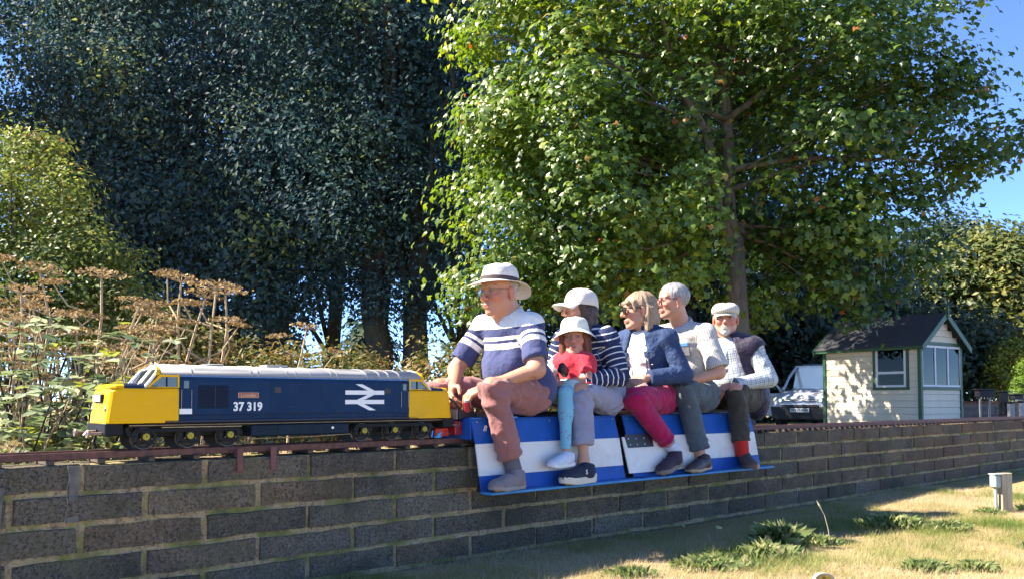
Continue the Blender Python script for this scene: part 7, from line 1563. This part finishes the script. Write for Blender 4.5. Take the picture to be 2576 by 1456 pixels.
# ------------------------------------------------ rider: flat cap and gilet
def rider_flatcap():
    D = dict(label='person with a white goatee in a flat cap, blue plaid shirt and dark body warmer', group='riders on the train',
        pelvis=(4.60, VC, .83), neck=(4.475, .105, 1.232), shn=(4.515, -.075, 1.165), shf=(4.465, .28, 1.175), eln=(4.555, -.165, .945), wrn=(4.285, -.065, .898), elf=(4.46, .36, .94), wrf=(4.27, .14, .895),
        hin=(4.60, .01, .825), hif=(4.60, .205, .825), knn=(4.255, -.105, .86), knf=(4.27, .22, .86), ann=(4.25, -.15, .462), anf=(4.27, .36, .462), hen=(4.285, -.14, .36), ton=(4.135, -.31, .354), hef=(4.32, .37, .354), tof=(4.08, .40, .354),
        head=(4.445, .10, 1.37), look=(33, 0, 0), hs=.97, hw=1.05, B=dict(w=1.03, d=1.05, belly=.025), tone=(.55, .28, .19), blush=(.58, .18, .13), lip=(.46, .18, .15), nkr=.06, paint=dict(brow=(.45, .38, .3), beard=(.62, .58, .54)))
    D['handn'] = (A3(-.75, .5, -.4), A3(.3, .3, -.9), A3(0, .85, .4), .45); D['handf'] = (A3(-.6, -.6, -.4), A3(.2, -.4, -.9), A3(0, -.85, .4), .45)
    root, J, H, O = person_setup(D); make_body(root, D, J, H); f, l, up = J['TF'].T
    ck = check_cloth('blue_plaid', (.54, .57, .56), (.32, .38, .43), 60, .42, 30, (.14, .19, .28))
    pts = [J[k] for k in ('pelvis', 'neck', 'shn', 'shf', 'eln', 'elf', 'wrn', 'wrf')]; lo, hi = ground_box(pts, .2); s = SD(lo, hi, .0074); torso(s, J, D['B'], .004); arms(s, J, 1, .008, (.058, .050, .049, .040))
    for q in 'nf': s.cut(J['wr' + q] + unit(J['el' + q] - J['wr' + q]) * .015, J['wr' + q] - J['el' + q], .002, ball=.08)
    s.cone(J['neck'] - up * .03, H['c'] - A3(0, 0, .05), .066, .058, .004, True); garment('plaid_shirt', s, ck, root, J, .004, (11, 11, 9), 19)
    collar(root, J, H, ck, .070, .034)
    s = SD(lo - A3(0, 0, .15), hi, .008); torso(s, J, D['B'], .026); P, N = J['pelvis'], J['neck']; s.ell(P - f * .03 - up * .02, A3(.145, .205, .14), J['TF'], .05)
    s.cone(P - f * .10 + l * .10, P - f * .06 + l * .12 - A3(0, 0, .12), .08, .07, .05)
    s.cone(P + f * .26 - up * .08 + l * .025, N + f * .13 + l * .012, .20, .088, .006, True); s.cone(N - up * .04, N + up * .2 - f * .02, .068, .08, .004, True)
    for q in 'nf':
        sgn = 1 if q == 'n' else -1; s.cone(J['sh' + q] - up * .035 + l * sgn * .012, J['sh' + q] + l * sgn * .2 - up * .10, .062, .075, .006, True)
    garment('body_warmer', s, cloth('navy_nylon', (.022, .018, .04), rough=.55), root, J, .006, (12, 12, 16), 21, False)
    collar(root, J, H, cloth('gilet_lining_lilac', (.10, .085, .2)), .094, .03, name='gilet_collar', wide=.03, front=.09, gap=48)
    for sg in (-1, 1): MB().tube([P + f * .155 + l * sg * .135 + up * .02, P + f * .16 + l * sg * .125 + up * .2, N + f * .105 + l * sg * .095 - up * .06], .005, 6).build('zip', simple('zip_lilac', (.2, .18, .34), .5), root)
    MB().tube([N + f * .09 + l * .05 - up * .03, P + up * .30 + f * .142 + l * .02, P + up * .24 + f * .15], .003, 6).build('lanyard', simple('lanyard_blue', (.05, .18, .45), .6), root)
    bd = MB().cbox(-.003, .003, -.02, .02, -.026, .02, .001).build('badge', simple('badge_orange', (.6, .28, .12), .5), root); bd.data.transform(Matrix(np.block([[J['TF'], (P + up * .235 + f * .155 + l * .005).reshape(3, 1)], [np.zeros((1, 3)), np.ones((1, 1))]]).tolist()))
    tr = cloth('olive_brown_cotton', (.055, .047, .037), var=.14); trousers(root, D, J, tr, .84, 23, flare=1.08)
    br = simple('brown_suede', (.10, .062, .05), .8, var=.2, vscale=40, bump=.2); so = simple('brown_sole', (.16, .09, .075), .7)
    for q in 'nf': shoe(root, J, q, D, br, so, 'shoe', simple('brown_lace2', (.07, .04, .035), .8), .02, 1.05); sock(root, J, q, cloth('red_wool', (.58, .03, .02)), .035, .12, .045)
    t = NT('pale_tweed'); a = t.math('FRACT', t.math('MULTIPLY', t.N('SeparateXYZ').outputs[0], 1)); sx = t.N('SeparateXYZ'); t.l.new(t.attr('hp', 'Vector'), sx.inputs[0])
    ln = t.math('LESS_THAN', t.math('FRACT', t.math('MULTIPLY', sx.outputs[1], 75)), .28); t.set(col=t.mix(ln, (.58, .56, .49), (.3, .3, .26)), rough=.9, spec=.1, normal=t.bump(t.noise(300, 2), .3, .004))
    n = 44; T = np.linspace(0, 2 * math.pi, n, endpoint=False); rings = []
    for z, k, fw in ((.030, .97, 0), (.038, 1.02, .004), (.055, 1.07, .012), (.078, 1.03, .016), (.098, .90, .014), (.112, .68, .01), (.118, .40, .004), (.119, .1, 0)):
        rings.append([(.108 * k * math.cos(a) - .012 + fw * (1 + math.cos(a)), .0925 * k * math.sin(a), z - .012 * max(0, math.cos(a)) * (z > .05) - .008 * max(0, -math.cos(a))) for a in T])
    V = np.array([p for r_ in rings for p in r_]); mb = rev(rings); fc = head_piece(mb, 'flat_cap', t.m, root, H, True, .003)
    atr = fc.data.attributes.new('hp', 'FLOAT_VECTOR', 'POINT'); atr.data.foreach_set('vector', np.array(V, np.float32).ravel())
    A = np.linspace(-1.0, 1.0, 13); V = []
    for tt in (0, .35, .7, 1):
        for a in A: V.append((.108 * math.cos(a) - .010 + tt * .042 * math.cos(a), .0925 * math.sin(a) * (1.0 + .03 * tt), .036 - .020 * tt - .016 * (abs(a)) ** 2 * tt))
    F = [(i * 13 + k, i * 13 + k + 1, (i + 1) * 13 + k + 1, (i + 1) * 13 + k) for i in range(3) for k in range(12)]
    head_piece(MB().add(V, F), 'cap_peak', cloth('peak_tweed', (.5, .48, .41)), fc, H, True, .004, 1)
    hm = hair_mat('white_side_hair', (.3, .29, .28), (.55, .53, .5))
    def hb(s):
        s.ell((-.014, 0, .034), (.101, .0815, .084)); s.cut((0, 0, .04), (0, 0, 1)); s.cut((.0, 0, 0), (1, 0, .15)); s.cut((0, 0, -.05), (0, 0, -1)); s.ell((.0, .085, -.01), (.024, .02, .04), None, .004, True); s.ell((.0, -.085, -.01), (.024, .02, .04), None, .004, True)
    hair_piece(root, H, hm, hb)
    def gb(s):
        s.ell((.070, 0, -.100), (.0245, .027, .026), None, .004); s.ell((.1, 0, -.068), (.03, .03, .014), None, .004, True); s.cut((.03, 0, 0), (-1, 0, 0))
    hair_piece(root, H, hair_mat('white_goatee', (.45, .43, .4), (.7, .68, .64)), gb, 'goatee', .0035, .003)
for fn in (rider_driver, rider_cap, rider_child, rider_denim, rider_check, rider_flatcap): fn()
